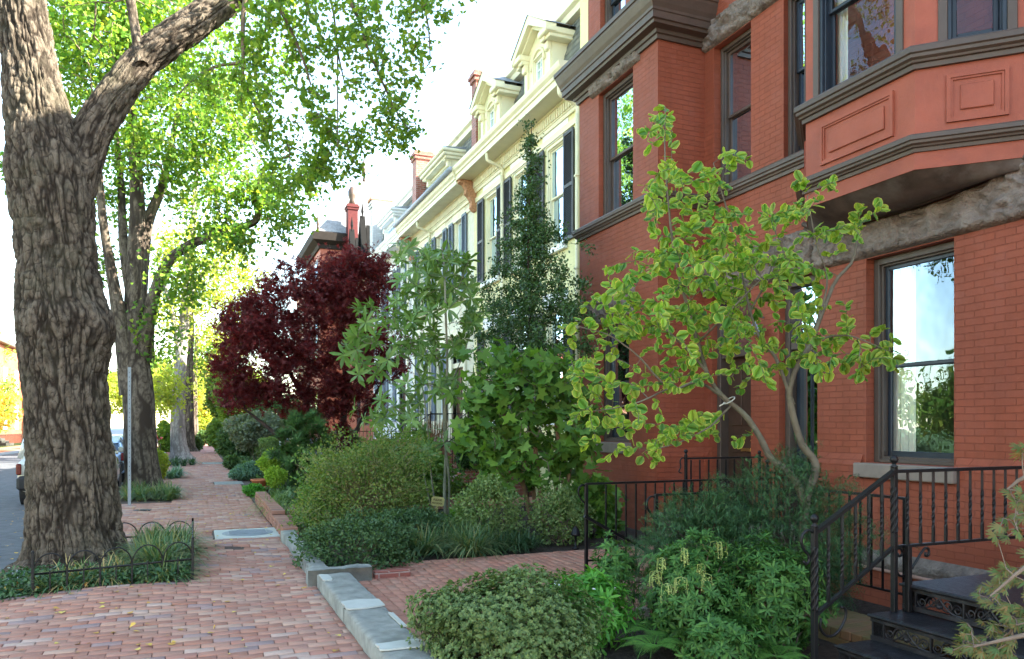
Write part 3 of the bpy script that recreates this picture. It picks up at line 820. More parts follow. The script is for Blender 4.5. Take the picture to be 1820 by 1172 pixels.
def window(parent, T, x0, x1, z0, z1, fm, sm, rec=.10, fw=.07, mid=None, curt=None, glass=None, mull=0, blind=0., arch=False, panes2=False, outer=True):
    """double-hung window in an opening x0..x1 (along) z0..z1; curt: (side, width) list of curtain strips"""
    mid = mid or (z0 + z1) / 2
    b = MB(T)
    def ring(xa, xb, za, zb, w, y0, y1, bt=None):
        bt = w if bt is None else bt
        b.box(xa, xa + w, y0, y1, za, zb, .006); b.box(xb - w, xb, y0, y1, za, zb, .006)
        b.box(xa + w, xb - w, y0, y1, zb - w, zb, .006); b.box(xa + w, xb - w, y0, y1, za, za + bt, .006)
    if outer:
        ring(x0, x1, z0, z1, fw, rec - .05, rec + .09, fw * .6)
        ring(x0 + fw * .5, x1 - fw * .5, z0 + fw * .4, z1 - fw * .5, fw * .8, rec - .01, rec + .085, fw * .6)
    f = b.build('window', fm, parent)
    a, c, d, e = x0 + fw * 1.25, x1 - fw * 1.25, z0 + fw * .9, z1 - fw * 1.25
    s = .048
    b = MB(T)
    ring(a, c, mid - s * .5, e, s, rec + .03, rec + .065, s * .9)
    ring(a, c, d, mid + s * .4, s, rec + .07, rec + .105, s * 1.4)
    if mull:
        for k in range(1, mull + 1):
            x = a + (c - a) * k / (mull + 1)
            b.box(x - .011, x + .011, rec + .035, rec + .06, mid, e); b.box(x - .011, x + .011, rec + .075, rec + .1, d, mid)
        for zz in ((mid + e) / 2,): b.box(a, c, rec + .036, rec + .059, zz - .011, zz + .011)
        b.box(a, c, rec + .076, rec + .099, (mid + d) / 2 - .011, (mid + d) / 2 + .011)
    b.build('sash', sm, f)
    b = MB(T)
    b.quad((a + s, rec + .048, mid), (c - s, rec + .048, mid), (c - s, rec + .048, e - s), (a + s, rec + .048, e - s))
    b.quad((a + s, rec + .088, d + s), (c - s, rec + .088, d + s), (c - s, rec + .088, mid), (a + s, rec + .088, mid))
    b.build('pane', glass or m_glass, f)
    if curt or blind:
        b = MB(T)
        for (side, w) in (curt or []):
            xa = a if side < 0 else c - w; n = 9; P = []
            for z in (d, e):
                for k in range(n): P.append((xa + w * k / (n - 1), rec + .17 + .018 * math.sin(k * 2.3), z))
            b.add(P, [(k, k + 1, n + k + 1, n + k) for k in range(n - 1)])
        if blind:
            b.quad((a, rec + .14, e - (e - d) * blind), (c, rec + .14, e - (e - d) * blind), (c, rec + .14, e), (a, rec + .14, e))
        b.build('curtain', m_curtain, f)
    return f

def rockband(name, parent, T, x0, x1, z0, z1, out=.05, s=0, step=.02, mat=None, joints=(), top=None, amp=.05):
    """rock-faced stone course, proud of the wall; top(x) lets the upper edge follow a curve"""
    nx = max(3, int((x1 - x0) / step)); nz = max(3, int((z1 - z0) / step))
    X, Zs = np.meshgrid(np.linspace(x0, x1, nx), np.linspace(0, 1, nz)); X = X.ravel(); q = Zs.ravel()
    zt = np.full(len(X), z1) if top is None else np.array([top(x) for x in X])
    z = z0 + (zt - z0) * q
    P = np.stack([X, 0 * X, z], 1)
    h = 1.5 * amp * (1 - abs(2 * fbm(P * np.array([4.5, 1, 7]) + s * 7, s, 4) - 1) * 2.6) + .9 * amp * np.round(fbm(P * np.array([7, 1, 11]), s + 4, 3) * 6) / 6
    rid = np.abs(vnoise(P * np.array([4, 1, 8]) + 3, s + 9) - .5); h = h - .02 * np.exp(-rid * 22)
    ed = np.minimum.reduce([X - x0, x1 - X, (z - z0), (zt - z)]); k = np.clip(ed / .03, 0, 1)
    for j in joints: k = k * np.clip(np.abs(X - j) / .015, 0.1, 1)
    y = -(out * .35 + k * (out * .65 + h)); y[ed < 1e-6] = .0
    P = T(np.stack([X, y, z], 1))
    i = np.arange(nz - 1)[:, None] * nx + np.arange(nx - 1)[None]
    F = np.stack([i, i + 1, i + 1 + nx, i + nx], -1).reshape(-1, 4)
    return np_mesh(name, P, F, mat or m_stone, parent)

def belt(zb, zt, out):
    """moulded belt-course profile"""
    h = zt - zb
    return [(0, zb), (out * .3, zb), (out * .35, zb + h * .22), (out * .55, zb + h * .26), (out * .6, zb + h * .36), (out * .82, zb + h * .45), (out * .85, zb + h * .6),
            (out, zb + h * .66), (out, zb + h * .9), (out * .9, zt), (0, zt + .02)]

# ================================================================ the red house
W = 7.3; BX = 6.45
red = thing('red_brick_house', 'tall dark red painted brick rowhouse with brownstone bands, square bay and wooden oriel', 'house', (W, 6, 0))
ops = [(5.69, 6.83, 1.17, 3.56), (7.60, 8.30, .3, 3.56), (8.87, 9.78, .3, 3.56), (8.87, 9.72, 5.16, 7.36), (7.32, 8.21, 5.16, 7.36), (1.5, 2.7, 1.17, 3.56),
       (12.35, 13.3, 8.85, 10.8), (9.6, 10.5, 8.85, 10.8), (7.2, 8.1, 8.85, 10.8), (4.6, 6.4, 8.85, 10.8), (5.7, 6.75, -.9, -.06)]
b = MB(TX(W)); wall(b, -4, 13.8, -1.1, 11.4, ops, .26)
b.build('wall', m_redwall, red)
b = MB()   # bay
T = TX(BX)
b.T = T; wall(b, 9.95, 12.53, -.1, 7.6, [(10.79, 11.79, 1.33, 3.34), (10.67, 11.81, 5.16, 7.34)], .26)
b.T = None
b.quad((BX, 9.95, -.1), (W, 9.95, -.1), (W, 9.95, 7.6), (BX, 9.95, 7.6)); b.quad((BX, 12.53, -.1), (W, 12.53, -.1), (W, 12.53, 7.6), (BX, 12.53, 7.6))
b.build('bay_wall', m_redwall, red)
b = MB()  # the rest of the shell
b.box(W + .27, 17, -3.99, 13.79, -1.1, -1.0)
b.quad((W, 13.8, -1), (17, 13.8, -1), (17, 13.8, 11.1), (W, 13.8, 11.4)); b.quad((W, -4, -1), (17, -4, -1), (17, -4, 11.1), (W, -4, 11.4)); b.quad((17, -4, -1), (17, 13.8, -1), (17, 13.8, 11.1), (17, -4, 11.1))
b.build('rear_walls', m_rawbrick, red)
b = MB(); b.quad((W, -4, 11.4), (17, -4, 11.1), (17, 13.8, 11.1), (W, 13.8, 11.4)); b.build('roof', m_slatef, red)
b = MB(); 
for z in (.25, 4.25, 8.1): b.quad((W + .27, -4, z), (17, -4, z), (17, 13.8, z), (W + .27, 13.8, z))
for y in (3.6, 9.9): b.quad((W + .3, y, -1), (17, y, -1), (17, y, 11), (W + .3, y, 11))
b.quad((W + 2.4, -4, -1), (W + 2.4, 13.8, -1), (W + 2.4, 13.8, 11), (W + 2.4, -4, 11))
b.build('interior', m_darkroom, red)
# belt courses (sill line of the second floor) and water table
path = [(W, 13.78), (W, 12.53), (BX, 12.53), (BX, 9.95), (W, 9.95), (W, 7.72)]
b = MB(); b.sweep(belt(4.95, 5.15, .11), path, -1); b.sweep(belt(4.95, 5.15, .11), [(W, 4.82), (W, -4)], -1); b.build('belt_course', m_brown, red)
path2 = [(W, 7.57), (W, 6.87)]
wt = [(-.02, -1.1), (.06, -1.1), (.06, 1.14), (.05, 1.17), (-.0, 1.27), (-.02, 1.27)]
b = MB(); b.sweep(wt, path2, -1); b.sweep([(o, z) for o, z in wt if True], [(W, 5.65), (W, -4)], -1)
b.sweep([(0, -1.1), (.06, -1.1), (.06, .98), (0, .98)], [(W, 6.868), (W, 5.652)], -1)
b.sweep([(o, max(z, -.1)) for o, z in wt], [(W, 12.53), (BX, 12.53), (BX, 11.86)], -1); b.sweep([(o, max(z, -.1)) for o, z in wt], [(BX, 10.73), (BX, 9.95), (W, 9.95), (W, 9.80)], -1)
b.sweep([(0, -.1), (.06, -.1), (.06, 1.14), (0, 1.14)], [(BX, 11.858), (BX, 10.732)], -1)
b.build('water_table', m_redwall, red)
rockband('stone_base', red, TX(W - .06), -4, 6.9, -.06, .17, .05, 3, .05, amp=.03)
b = MB(TX(W)); b.box(5.60, 6.90, -.14, .1, 1.0, 1.165, .012); b.build('sill', m_stone2, red)
b = MB(TX(BX)); b.box(10.72, 11.87, -.12, .1, 1.15, 1.325, .012); b.build('sill', m_stone2, red)
# stone lintel bands
def arch_top(x): return 3.97 + .17 * min(1., abs(x - 6.25) / 1.5) ** 2.2 if 4.7 < x < 7.75 else 4.17
rockband('stone_lintel', red, TX(W), 7.64, 9.94, 3.57, 4.15, .05, 5, joints=(8.45, 9.2), amp=.035)
rockband('stone_lintel', red, TX(W), 3.3, 7.62, 3.57, 4.1, .07, 8, joints=(4.4, 6.3, 7.2), top=arch_top, amp=.035)
rockband('stone_lintel', red, TX(W), 7.25, 9.94, 7.37, 7.78, .05, 6, joints=(8.5,), amp=.035)
rockband('stone_lintel', red, TX(BX), 10.45, 12.05, 7.35, 7.56, .05, 7, amp=.03)
rockband('stone_lintel', red, TX(BX), 10.6, 12.1, 3.35, 3.82, .05, 9, amp=.03)
b = MB()   # thin moulding following the cove foot
pts = [(W - .09, y, arch_top(y) + .02) for y in np.linspace(7.75, 4.7, 30)]; b.tube(pts, .035, 6); b.tube([(p[0] + .02, p[1], p[2] - .06) for p in pts], .018, 6)
b.build('moulding', m_taupe, red, True)
# main bay cornice
cp = [(0, 7.44), (.04, 7.44), (.05, 7.50), (.08, 7.51), (.09, 7.56), (.20, 7.58), (.21, 7.62), (.24, 7.63), (.24, 7.73), (.255, 7.74), (.26, 7.78), (.29, 7.84), (.33, 7.95), (.335, 7.99), (.355, 8.0), (.355, 8.07), (.2, 8.11), (0, 8.14)]
b = MB(); b.sweep(cp, [(W, 12.53), (BX, 12.53), (BX, 9.95), (W, 9.95)], -1); b.quad((BX, 9.95, 8.135), (W, 9.95, 8.2), (W, 12.53, 8.2), (BX, 12.53, 8.135)); b.build('cornice', m_brown, red)
b = MB(); b.sweep([(0, 11.0), (.1, 11.0), (.15, 11.15), (.3, 11.2), (.35, 11.5), (0, 11.55)], [(W, 13.8), (W, -4)], -1); b.build('roof_cornice', m_brown, red)
# windows
window(red, TX(W), 5.69, 6.83, 1.17, 3.56, m_taupe, m_sash, .17, .075, mid=2.30, curt=[(1, .30)], glass=m_glassold, blind=0)
window(red, TX(W), 8.87, 9.72, 5.16, 7.36, m_taupe, m_brown, .17, .06, mid=6.3, curt=[(1, .34)], glass=m_glass)
window(red, TX(W), 7.32, 8.21, 5.16, 7.36, m_taupe, m_sash, .12, .06, mid=6.35, glass=m_glassold)
window(red, TX(BX), 10.67, 11.81, 5.16, 7.34, m_taupe, m_brown, .14, .07, mid=6.2, curt=[(1, .28)])
window(red, TX(BX), 10.79, 11.79, 1.33, 3.34, m_taupe, m_sash, .14, .07, curt=[(-1, .5)], blind=.5)
window(red, TX(W), 12.35, 13.3, 8.85, 10.8, m_taupe, m_sash, .15, .07)
window(red, TX(W), 9.6, 10.5, 8.85, 10.8, m_taupe, m_sash, .15, .07)
window(red, TX(W), 5.7, 6.75, -.9, -.06, m_taupe, m_redpaint, .12, .08)
# doors
for (x0, x1, gl) in [(8.87, 9.78, False), (7.60, 8.30, True)]:
    b = MB(TX(W)); r = .2
    for (a, c) in ((x0, x0 + .09), (x1 - .09, x1)): b.box(a, c, r - .1, r + .06, .3, 3.56, .008)
    b.box(x0 + .09, x1 - .09, r - .1, r + .06, 3.46, 3.56, .008); b.box(x0 + .09, x1 - .09, r - .08, r + .06, 2.62, 2.74, .008)
    f = b.build('door_frame', m_taupe, red)
    b = MB(TX(W)); b.quad((x0 + .09, r, 2.74), (x1 - .09, r, 2.74), (x1 - .09, r, 3.46), (x0 + .09, r, 3.46))
    if gl: b.quad((x0 + .16, r + .05, .55), (x1 - .16, r + .05, .55), (x1 - .16, r + .05, 2.5), (x0 + .16, r + .05, 2.5))
    b.build('pane', m_glass, f)
    b = MB(TX(W))
    if gl:
        b.box(x0 + .09, x0 + .17, r + .02, r + .07, .3, 2.62, .006); b.box(x1 - .17, x1 - .09, r + .02, r + .07, .3, 2.62, .006)
        b.box(x0 + .17, x1 - .17, r + .02, r + .07, .3, .58, .006); b.box(x0 + .17, x1 - .17, r + .02, r + .07, 2.48, 2.62, .006)
        b.box((x0 + x1) / 2 - .012, (x0 + x1) / 2 + .012, r + .03, r + .06, .5, 2.5)
    else:
        b.box(x0 + .09, x1 - .09, r + .05, r + .09, .3, 2.62)
        for (za, zb) in ((.45, 1.05), (1.2, 1.45), (1.6, 2.5)):
            for (xa, xb) in ((x0 + .18, (x0 + x1) / 2 - .04), ((x0 + x1) / 2 + .04, x1 - .18)):
                b.box(xa, xb, r + .03, r + .052, za, zb, .01)
    d = b.build('door', m_doorwood if not gl else m_sash, red)
    b = MB(TX(W)); b.ball((x0 + .19, r - .02, 1.38), .028, 10)
    if not gl: b.box(x0 + .28, x0 + .5, r + .02, r + .03, 1.22, 1.27, .004)
    b.build('knob', m_brass, d)
b = MB(); b.box(6.35, W - .005, 7.45, 9.94, -.03, .3, .02); b.build('door_step', m_stone2, red)
# oriel window
OP = [(W, 7.75), (6.55, 7.0), (6.55, 5.53), (W, 4.78)]
def rring(prof): 
    b = MB(); b.sweep(prof, OP, -1); return b
rring([(0, 4.12), (.012, 4.12), (.012, 4.285), (0, 4.285)]).build('oriel_skirt', m_redpaint, red)
rring(belt(4.285, 4.44, .12)).build('oriel_moulding', m_taupe, red)
rring([(-.06, 4.44), (.0, 4.44), (.0, 5.10), (-.06, 5.10)]).build('oriel_panel_wall', m_redpaint, red)
rring(belt(5.10, 5.30, .13)).build('oriel_moulding', m_taupe, red)
# U runs towards the viewer (-Y): inward must be +X, so mirror the inward axis
def TFm(O, U):
    O = np.array(O, float); U = np.array(U, float); U /= np.linalg.norm(U); N = np.array([-U[1], U[0]])
    return lambda p: np.stack([O[0] + p[:, 0] * U[0] + p[:, 1] * N[0], O[1] + p[:, 0] * U[1] + p[:, 1] * N[1], p[:, 2]], 1)
facets = [(TFm((6.55, 7.0), (0, -1)), 1.47), (TFm((6.55, 5.53), (1, -1)), 1.06), (TFm((W, 7.75), (-1, -1)), 1.06)]
for (T, L) in facets:
    # recessed moulded panel: picture frame of two steps and a raised field
    m_ = .24 if L > 1.2 else .27
    a, c, d, e = m_, L - m_ - .0, 4.54, 5.0
    b = MB(T)
    def frame(a, c, d, e, w, y0, y1):
        b.prism([(a, d), (c, d), (c - w, d + w), (a + w, d + w)], y0, y1, 'y'); b.prism([(a, e), (c, e), (c - w, e - w), (a + w, e - w)], y0, y1, 'y')
        b.prism([(a, d), (a + w, d + w), (a + w, e - w), (a, e)], y0, y1, 'y'); b.prism([(c, d), (c - w, d + w), (c - w, e - w), (c, e)], y0, y1, 'y')
    frame(a, c, d, e, .035, -.028, .0); frame(a + .036, c - .036, d + .036, e - .036, .02, -.016, .0)
    b.box(a + .12, c - .12, -.02, .0, d + .11, e - .11, .009)
    b.build('oriel_panel', m_redpaint, red)
    # window zone
    b = MB(T)
    wx = (.20, L - .20) if L > 1.2 else (.27, L - .27)
    wall(b, 0, L, 5.30, 8.0, [(wx[0], wx[1], 5.34, 7.4)], .1)
    b.build('oriel_wall', m_redpaint, red)
    b = MB(T)
    for (xa, xb) in ((wx[0] - .07, wx[0] + .012), (wx[1] - .012, wx[1] + .07)): b.box(xa, xb, -.022, .08, 5.32, 7.45, .006)
    b.box(wx[0] - .07, wx[1] + .07, -.024, .08, 7.38, 7.47, .006); b.build('oriel_casing', m_taupe, red)
    window(red, T, wx[0] + .01, wx[1] - .01, 5.34, 7.4, m_sash, m_sash, .05, .04, mid=6.28, curt=[(-1, .16)] if L > 1.2 else None, glass=m_glassold)
b = MB()
# cove under the oriel down to the curved stone
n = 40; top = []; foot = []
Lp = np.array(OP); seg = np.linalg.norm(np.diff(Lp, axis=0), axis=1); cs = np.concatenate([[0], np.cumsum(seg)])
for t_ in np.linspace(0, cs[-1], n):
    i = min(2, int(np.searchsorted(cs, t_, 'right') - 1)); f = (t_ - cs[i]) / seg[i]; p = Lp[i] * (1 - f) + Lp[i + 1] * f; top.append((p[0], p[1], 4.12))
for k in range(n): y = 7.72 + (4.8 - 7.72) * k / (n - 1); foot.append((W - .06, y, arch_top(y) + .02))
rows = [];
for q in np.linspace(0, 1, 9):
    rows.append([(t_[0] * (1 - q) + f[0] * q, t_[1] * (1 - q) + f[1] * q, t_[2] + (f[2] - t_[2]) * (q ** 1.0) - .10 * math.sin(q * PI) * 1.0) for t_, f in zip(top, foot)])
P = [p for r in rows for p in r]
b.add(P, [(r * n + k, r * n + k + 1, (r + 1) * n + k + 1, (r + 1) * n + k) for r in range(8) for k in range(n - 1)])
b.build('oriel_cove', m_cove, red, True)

t = thing('door_lamp', 'small grey metal bell shaded lamp on the brick between the two house doors', 'lamp', (W, 8.6, 2.9))
b = MB(); b.lathe((W - .16, 8.6, 2.86), [(.14, 0), (.135, .02), (.06, .13), (.03, .15), (.02, .2)], 4); b.tube([(W, 8.6, 3.1), (W - .1, 8.6, 3.13), (W - .16, 8.6, 3.05)], .012, 6)
b.build('shade', m_galv, t)

# ================================================================ pastel rowhouses
def shutter(parent, T, x0, x1, z0, z1, mat):
    b = MB(T); w = .05
    b.box(x0, x0 + w, -.07, -.03, z0, z1, .004); b.box(x1 - w, x1, -.07, -.03, z0, z1, .004)
    for z in (z0, (z0 + z1) / 2 - .04, z1 - .08): b.box(x0 + w, x1 - w, -.068, -.032, z, z + .08, .004)
    z = z0 + .09
    while z < z1 - .1:
        if abs(z - (z0 + z1) / 2) > .06: b.quad((x0 + w, -.062, z), (x1 - w, -.062, z), (x1 - w, -.036, z + .04), (x0 + w, -.036, z + .04))
        z += .038
    b.quad((x0 + .01, -.035, z0), (x1 - .01, -.035, z0), (x1 - .01, -.035, z1), (x0 + .01, -.035, z1))
    return b.build('shutter', mat, parent)
def dormer(parent, X, yc, w, z0, z1, za, trim, slate, ped=True):
    """dormer front at X; w overall width; eaves z1, apex za"""
    T = TX(X); h = w / 2
    b = MB(T)
    if ped:
        ring = []
        wall(b, yc - h + .12, yc + h - .12, z0, z1, [(yc - .3, yc + .3, z0 + .12, z1 - .12)], .12)
        b.add([(yc - h + .12, 0, z1), (yc + h - .12, 0, z1), (yc, 0, za - .1)], [(0, 1, 2)])
    else:
        wall(b, yc - h + .1, yc + h - .1, z0, z1, [(yc - h + .3, yc + h - .3, z0 + .12, z1 - .14)], .12)
    for s_ in (-1, 1):
        b.quad((yc + s_ * (h - .12), 0, z0), (yc + s_ * (h - .12), .7, z0), (yc + s_ * (h - .12), .7, z1), (yc + s_ * (h - .12), 0, z1))
    dm = b.build('dormer', trim, parent)
    b = MB(T)
    for s_ in (-1, 1):   # pilasters with scroll brackets
        xa = yc + s_ * (h - .22)
        b.box(xa - .08, xa + .08, -.05, 0.0, z0, z1 - .16, .008); b.box(xa - .09, xa + .09, -.12, .0, z1 - .3, z1 - .1, .02); b.box(xa - .1, xa + .1, -.2, .0, z1 - .12, z1, .01)
    ov = .22
    if ped:
        for s_ in (-1, 1):
            # raking cornice
            pr = [(yc + s_ * (h + .14), z1 - .02), (yc + s_ * (h + .14), z1 + .14), (yc, za + .02), (yc, za - .2)]
            b.prism(pr, -ov - .05, -.0 - .02, 'y')
            b.prism([(yc + s_ * (h + .05), z1 - .06), (yc + s_ * (h + .05), z1 + .02), (yc, za - .2), (yc, za - .28)], -ov + .06, -.002, 'y')
            xa = yc + s_ * h; b.box(xa - .34 if s_ > 0 else xa - .12, xa + .12 if s_ > 0 else xa + .34, -ov - .04, .62, z1 - .04, z1 + .1, .02)
            b.box(xa - .28 if s_ > 0 else xa - .09, xa + .09 if s_ > 0 else xa + .28, -ov + .06, .6, z1 - .12, z1 - .04, .01)
    else:
        b.box(yc - h - .06, yc + h + .06, -.3, .6, z1, z1 + .10, .02); b.box(yc - h, yc + h, -.22, .58, z1 - .08, z1, .01); b.box(yc - h - .12, yc + h + .12, -.36, .62, z1 + .10, z1 + .2, .03)
    b.build('dormer_trim', trim, dm)
    b = MB(T)
    if ped:
        for s_ in (-1, 1): b.quad((yc + s_ * (h + .16), -ov - .07, z1 + .145), (yc, -ov - .07, za + .03), (yc, 1.2, za + .03), (yc + s_ * (h + .16), .7, z1 + .145))
    else:
        b.add([(yc - h - .1, -.34, z1 + .205), (yc + h + .1, -.34, z1 + .205), (yc + h - .2, .9, z1 + .45), (yc - h + .2, .9, z1 + .45), (yc + h + .1, .6, z1 + .21), (yc - h - .1, .6, z1 + .21)],
              [(0, 1, 2, 3), (1, 4, 2), (0, 3, 5)])
    b.build('dormer_roof', slate, dm)
    # window
    x0, x1 = (yc - .3, yc + .3) if ped else (yc - h + .3, yc + h - .3)
    window(dm.parent, T, x0, x1, z0 + .12, z1 - (.12 if ped else .14), trim, m_white, .02, .04, mull=1)
    if ped:   # round-headed hood
        b = MB(T); a = np.linspace(0, PI, 13)
        b.tube([(yc + .36 * math.cos(q), -.02, z1 - .35 + .36 * math.sin(q)) for q in a], .035, 6); b.build('arched_hood', trim, dm, True)
    return dm
def mansard(parent, X, y0, y1, z0, z1, mat, set_=.85):
    """sloped slate front: individual slates in rows"""
    rows = int((z1 - z0) / .16); n = int((y1 - y0) / .2); V = []; 
    for r in range(rows + 1):
        for k in range(n + 1):
            a = y0 + (k - (r % 2) * .5) * .2; a0, a1 = max(a, y0), min(a + .194, y1)
            if a1 - a0 < .03: continue
            q0, q1 = r / rows, min(1.05, (r + 1.25) / rows)
            f = lambda q: X + set_ * q
            za, zb = z0 + (z1 - z0) * q0, z0 + (z1 - z0) * q1; cut = .035
            V.append([(f(q0) - .022, a0 + cut, za), (f(q0) - .022, a1 - cut, za), (f(q0) - .016 + set_ * .2 / rows, a1, za + .04), (f(q1), a1, zb), (f(q1), a0, zb), (f(q0) - .016 + set_ * .2 / rows, a0, za + .04)])
    V = np.array(V); m = len(V)
    np_mesh('mansard', V.reshape(-1, 3), np.arange(m * 6).reshape(m, 6), mat, parent)
    b = MB(); b.quad((X + .03, y0, z0), (X + .03, y1, z0), (X + set_ + .03, y1, z1), (X + set_ + .03, y0, z1)); b.build('roof_deck', m_slatef, parent)
def cornice2(parent, y0, y1, X, zb, trim, out=.55, dent=True, deep=1.):
    p = [(0, zb - .35), (.05, zb - .35), (.06, zb - .28), (.08, zb - .27), (.08, zb - .05), (.12, zb - .03), (.13, zb), (out - .08, zb + .02), (out - .08, zb), (out, zb), (out, zb + .13), (out + .03, zb + .15),
         (out + .04, zb + .2), (out + .09, zb + .26), (out + .11, zb + .33), (out + .11, zb + .36), (0, zb + .42)]
    b = MB(); b.sweep(p, [(X, y1), (X, y0)], -1); c = b.build('cornice', trim, parent)
    if dent:
        b = MB()
        for y in np.arange(y0 + .05, y1 - .05, .115): b.box(X - .12, X - .079, y, y + .06, zb - .24, zb - .06)
        b.sweep([(0, zb - .62), (.04, zb - .62), (.05, zb - .5), (.03, zb - .48), (0, zb - .46)], [(X, y1), (X, y0)], -1)
        b.build('dentils', trim, c)
def rowhouse(name, label, y0, y1, wallm, trim, cols, shm, zc=8.5, chim=(), dormers=(), ped=True, lint=m_white, gutter=None, roof=m_slate, doorc=None, w=1.0, first=True, frame=None, shutters=True):
    h = thing(name, label, 'house', (W, (y0 + y1) / 2, 0))
    T = TX(W); ops = []
    for yc in cols: ops += [(yc - w / 2, yc + w / 2, 5.52, 7.85), (yc - w / 2, yc + w / 2, 1.75, 4.2)]
    if doorc is not None: ops = [o for o in ops if not (o[2] < 3 and abs((o[0] + o[1]) / 2 - doorc) < .1)] + [(doorc - .55, doorc + .55, 1.1, 4.25)]
    b = MB(T); wall(b, y0, y1, -.1, zc + .05, ops, .2); b.build('wall', wallm, h)
    b = MB(); b.quad((W, y0 + .01, -.1), (17, y0 + .01, -.1), (17, y0 + .01, zc + 1.8), (W, y0 + .01, zc)); b.quad((W, y1 - .01, -.1), (17, y1 - .01, -.1), (17, y1 - .01, zc + 1.8), (W, y1 - .01, zc))
    b.quad((17, y0, 0), (17, y1, 0), (17, y1, zc + 2.0), (17, y0, zc + 2.0)); b.build('party_walls', wallm, h)
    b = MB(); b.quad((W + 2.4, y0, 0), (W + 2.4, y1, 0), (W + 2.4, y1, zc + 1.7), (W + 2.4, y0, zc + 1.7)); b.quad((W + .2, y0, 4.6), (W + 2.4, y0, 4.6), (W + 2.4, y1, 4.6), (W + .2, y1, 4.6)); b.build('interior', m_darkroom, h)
    cornice2(h, y0, y1, W, zc, trim)
    mansard(h, W + .02, y0 + .0, y1, zc + .42, zc + 2.15, roof, .5)
    b = MB(); b.sweep([(0, zc + 2.1), (.2, zc + 2.12), (.22, zc + 2.25), (.3, zc + 2.3), (.3, zc + 2.36), (0, zc + 2.45)], [(W + .55, y1), (W + .55, y0)], -1); b.build('ridge_cornice', trim, h)
    b = MB(); b.quad((W + .55, y0, zc + 2.4), (17, y0, zc + 1.9), (17, y1, zc + 1.9), (W + .55, y1, zc + 2.4)); b.build('roof', m_slatef, h)
    for yc in cols:
        for (za, zb) in ((5.52, 7.85), (1.75, 4.2)):
            if doorc is not None and za < 3 and abs(yc - doorc) < .1: continue
            if za < 3 and not first: continue
            f = window(h, T, yc - w / 2, yc + w / 2, za, zb, frame or trim, m_white if wallm is not m_yel else m_yeltrim, .06, .07, curt=[(1, .2)] if rng.random() < .6 else [(1, .15), (-1, .15)])
            b = MB(T); b.box(yc - w / 2 - .12, yc + w / 2 + .12, -.10, .0, za - .14, za - .01, .01); b.build('sill', lint, f)
            b = MB(T); b.box(yc - w / 2 - .15, yc + w / 2 + .15, -.012, .0, zb + .01, zb + .34, .003); b.build('lintel', lint, f)
            if shutters:
                sw_ = .46 if w > .9 else .38
                for s_ in (-1, 1): shutter(f.parent, T, *sorted((yc + s_ * (w / 2 + .02), yc + s_ * (w / 2 + .02 + sw_))), za, zb - .02, shm)
    if doorc is not None:
        b = MB(T)
        b.box(doorc - .75, doorc - .55, -.06, .12, 1.1, 4.25, .01); b.box(doorc + .55, doorc + .75, -.06, .12, 1.1, 4.25, .01); b.box(doorc - .85, doorc + .85, -.16, .12, 4.26, 4.5, .02); b.box(doorc - .55, doorc + .55, -.0, .1, 3.35, 3.5, .01)
        f = b.build('door_surround', trim, h)
        b = MB(T); b.box(doorc - .55, doorc + .55, .12, .17, 1.1, 3.35)
        for (xa, xb) in ((-.42, -.06), (.06, .42)):
            for (za, zb) in ((1.3, 1.9), (2.05, 3.2)): b.box(doorc + xa, doorc + xb, .10, .125, za, zb, .01)
        b.build('door', m_doorwood, f)
        b = MB(T); b.quad((doorc - .55, .14, 3.5), (doorc + .55, .14, 3.5), (doorc + .55, .14, 4.25), (doorc - .55, .14, 4.25)); b.build('pane', m_glass, f)
    for (yc, ww) in dormers: dormer(h, W - .04, yc, ww, zc + .42, zc + (1.72 if ped else 1.5), zc + 2.45, trim, m_slatef, ped)
    return h
def downspout(parent, y, zc, mat, ztop=None):
    b = MB(); x = W - .09
    b.tube(resample([(W - .5, y, zc + .0), (W - .5, y, zc - .12), (W - .46, y, zc - .2), (W - .2, y, zc - .28), (x, y, zc - .36), (x, y, zc - .55)], 14), .045, 10)
    b.tube([(x, y, zc - .5), (x, y, .1)], .045, 10)
    for z in np.arange(1, zc - 1, 1.9): b.box(x - .055, x + .09, y - .06, y + .06, z, z + .04)
    b.build('downspout', mat, parent, True)
def bracket(parent, y, zc, mat):
    b = MB(); pr = [(W, zc), (W - .5, zc), (W - .5, zc - .08), (W - .38, zc - .12), (W - .3, zc - .25), (W - .32, zc - .38), (W - .22, zc - .45), (W - .14, zc - .6), (W - .16, zc - .75), (W - .06, zc - .85), (W, zc - .85)]
    b.prism([(x, z) for x, z in pr], y - .1, y + .1, 'y'); b.build('bracket', mat, parent)
def chimney(name, label, x0, x1, y0, y1, z0, z1, mat, potmat=None, band=.3):
    t = thing(name, label, 'chimney', ((x0 + x1) / 2, (y0 + y1) / 2, z0))
    b = MB(); b.box(x0, x1, y0, y1, z0, z1 - band); b.box(x0 - .05, x1 + .05, y0 - .05, y1 + .05, z1 - band, z1 - band + .12); b.box(x0 - .09, x1 + .09, y0 - .09, y1 + .09, z1 - band + .12, z1 - .1); b.box(x0 - .04, x1 + .04, y0 - .04, y1 + .04, z1 - .1, z1)
    b.build('stack', mat, t)
    return t

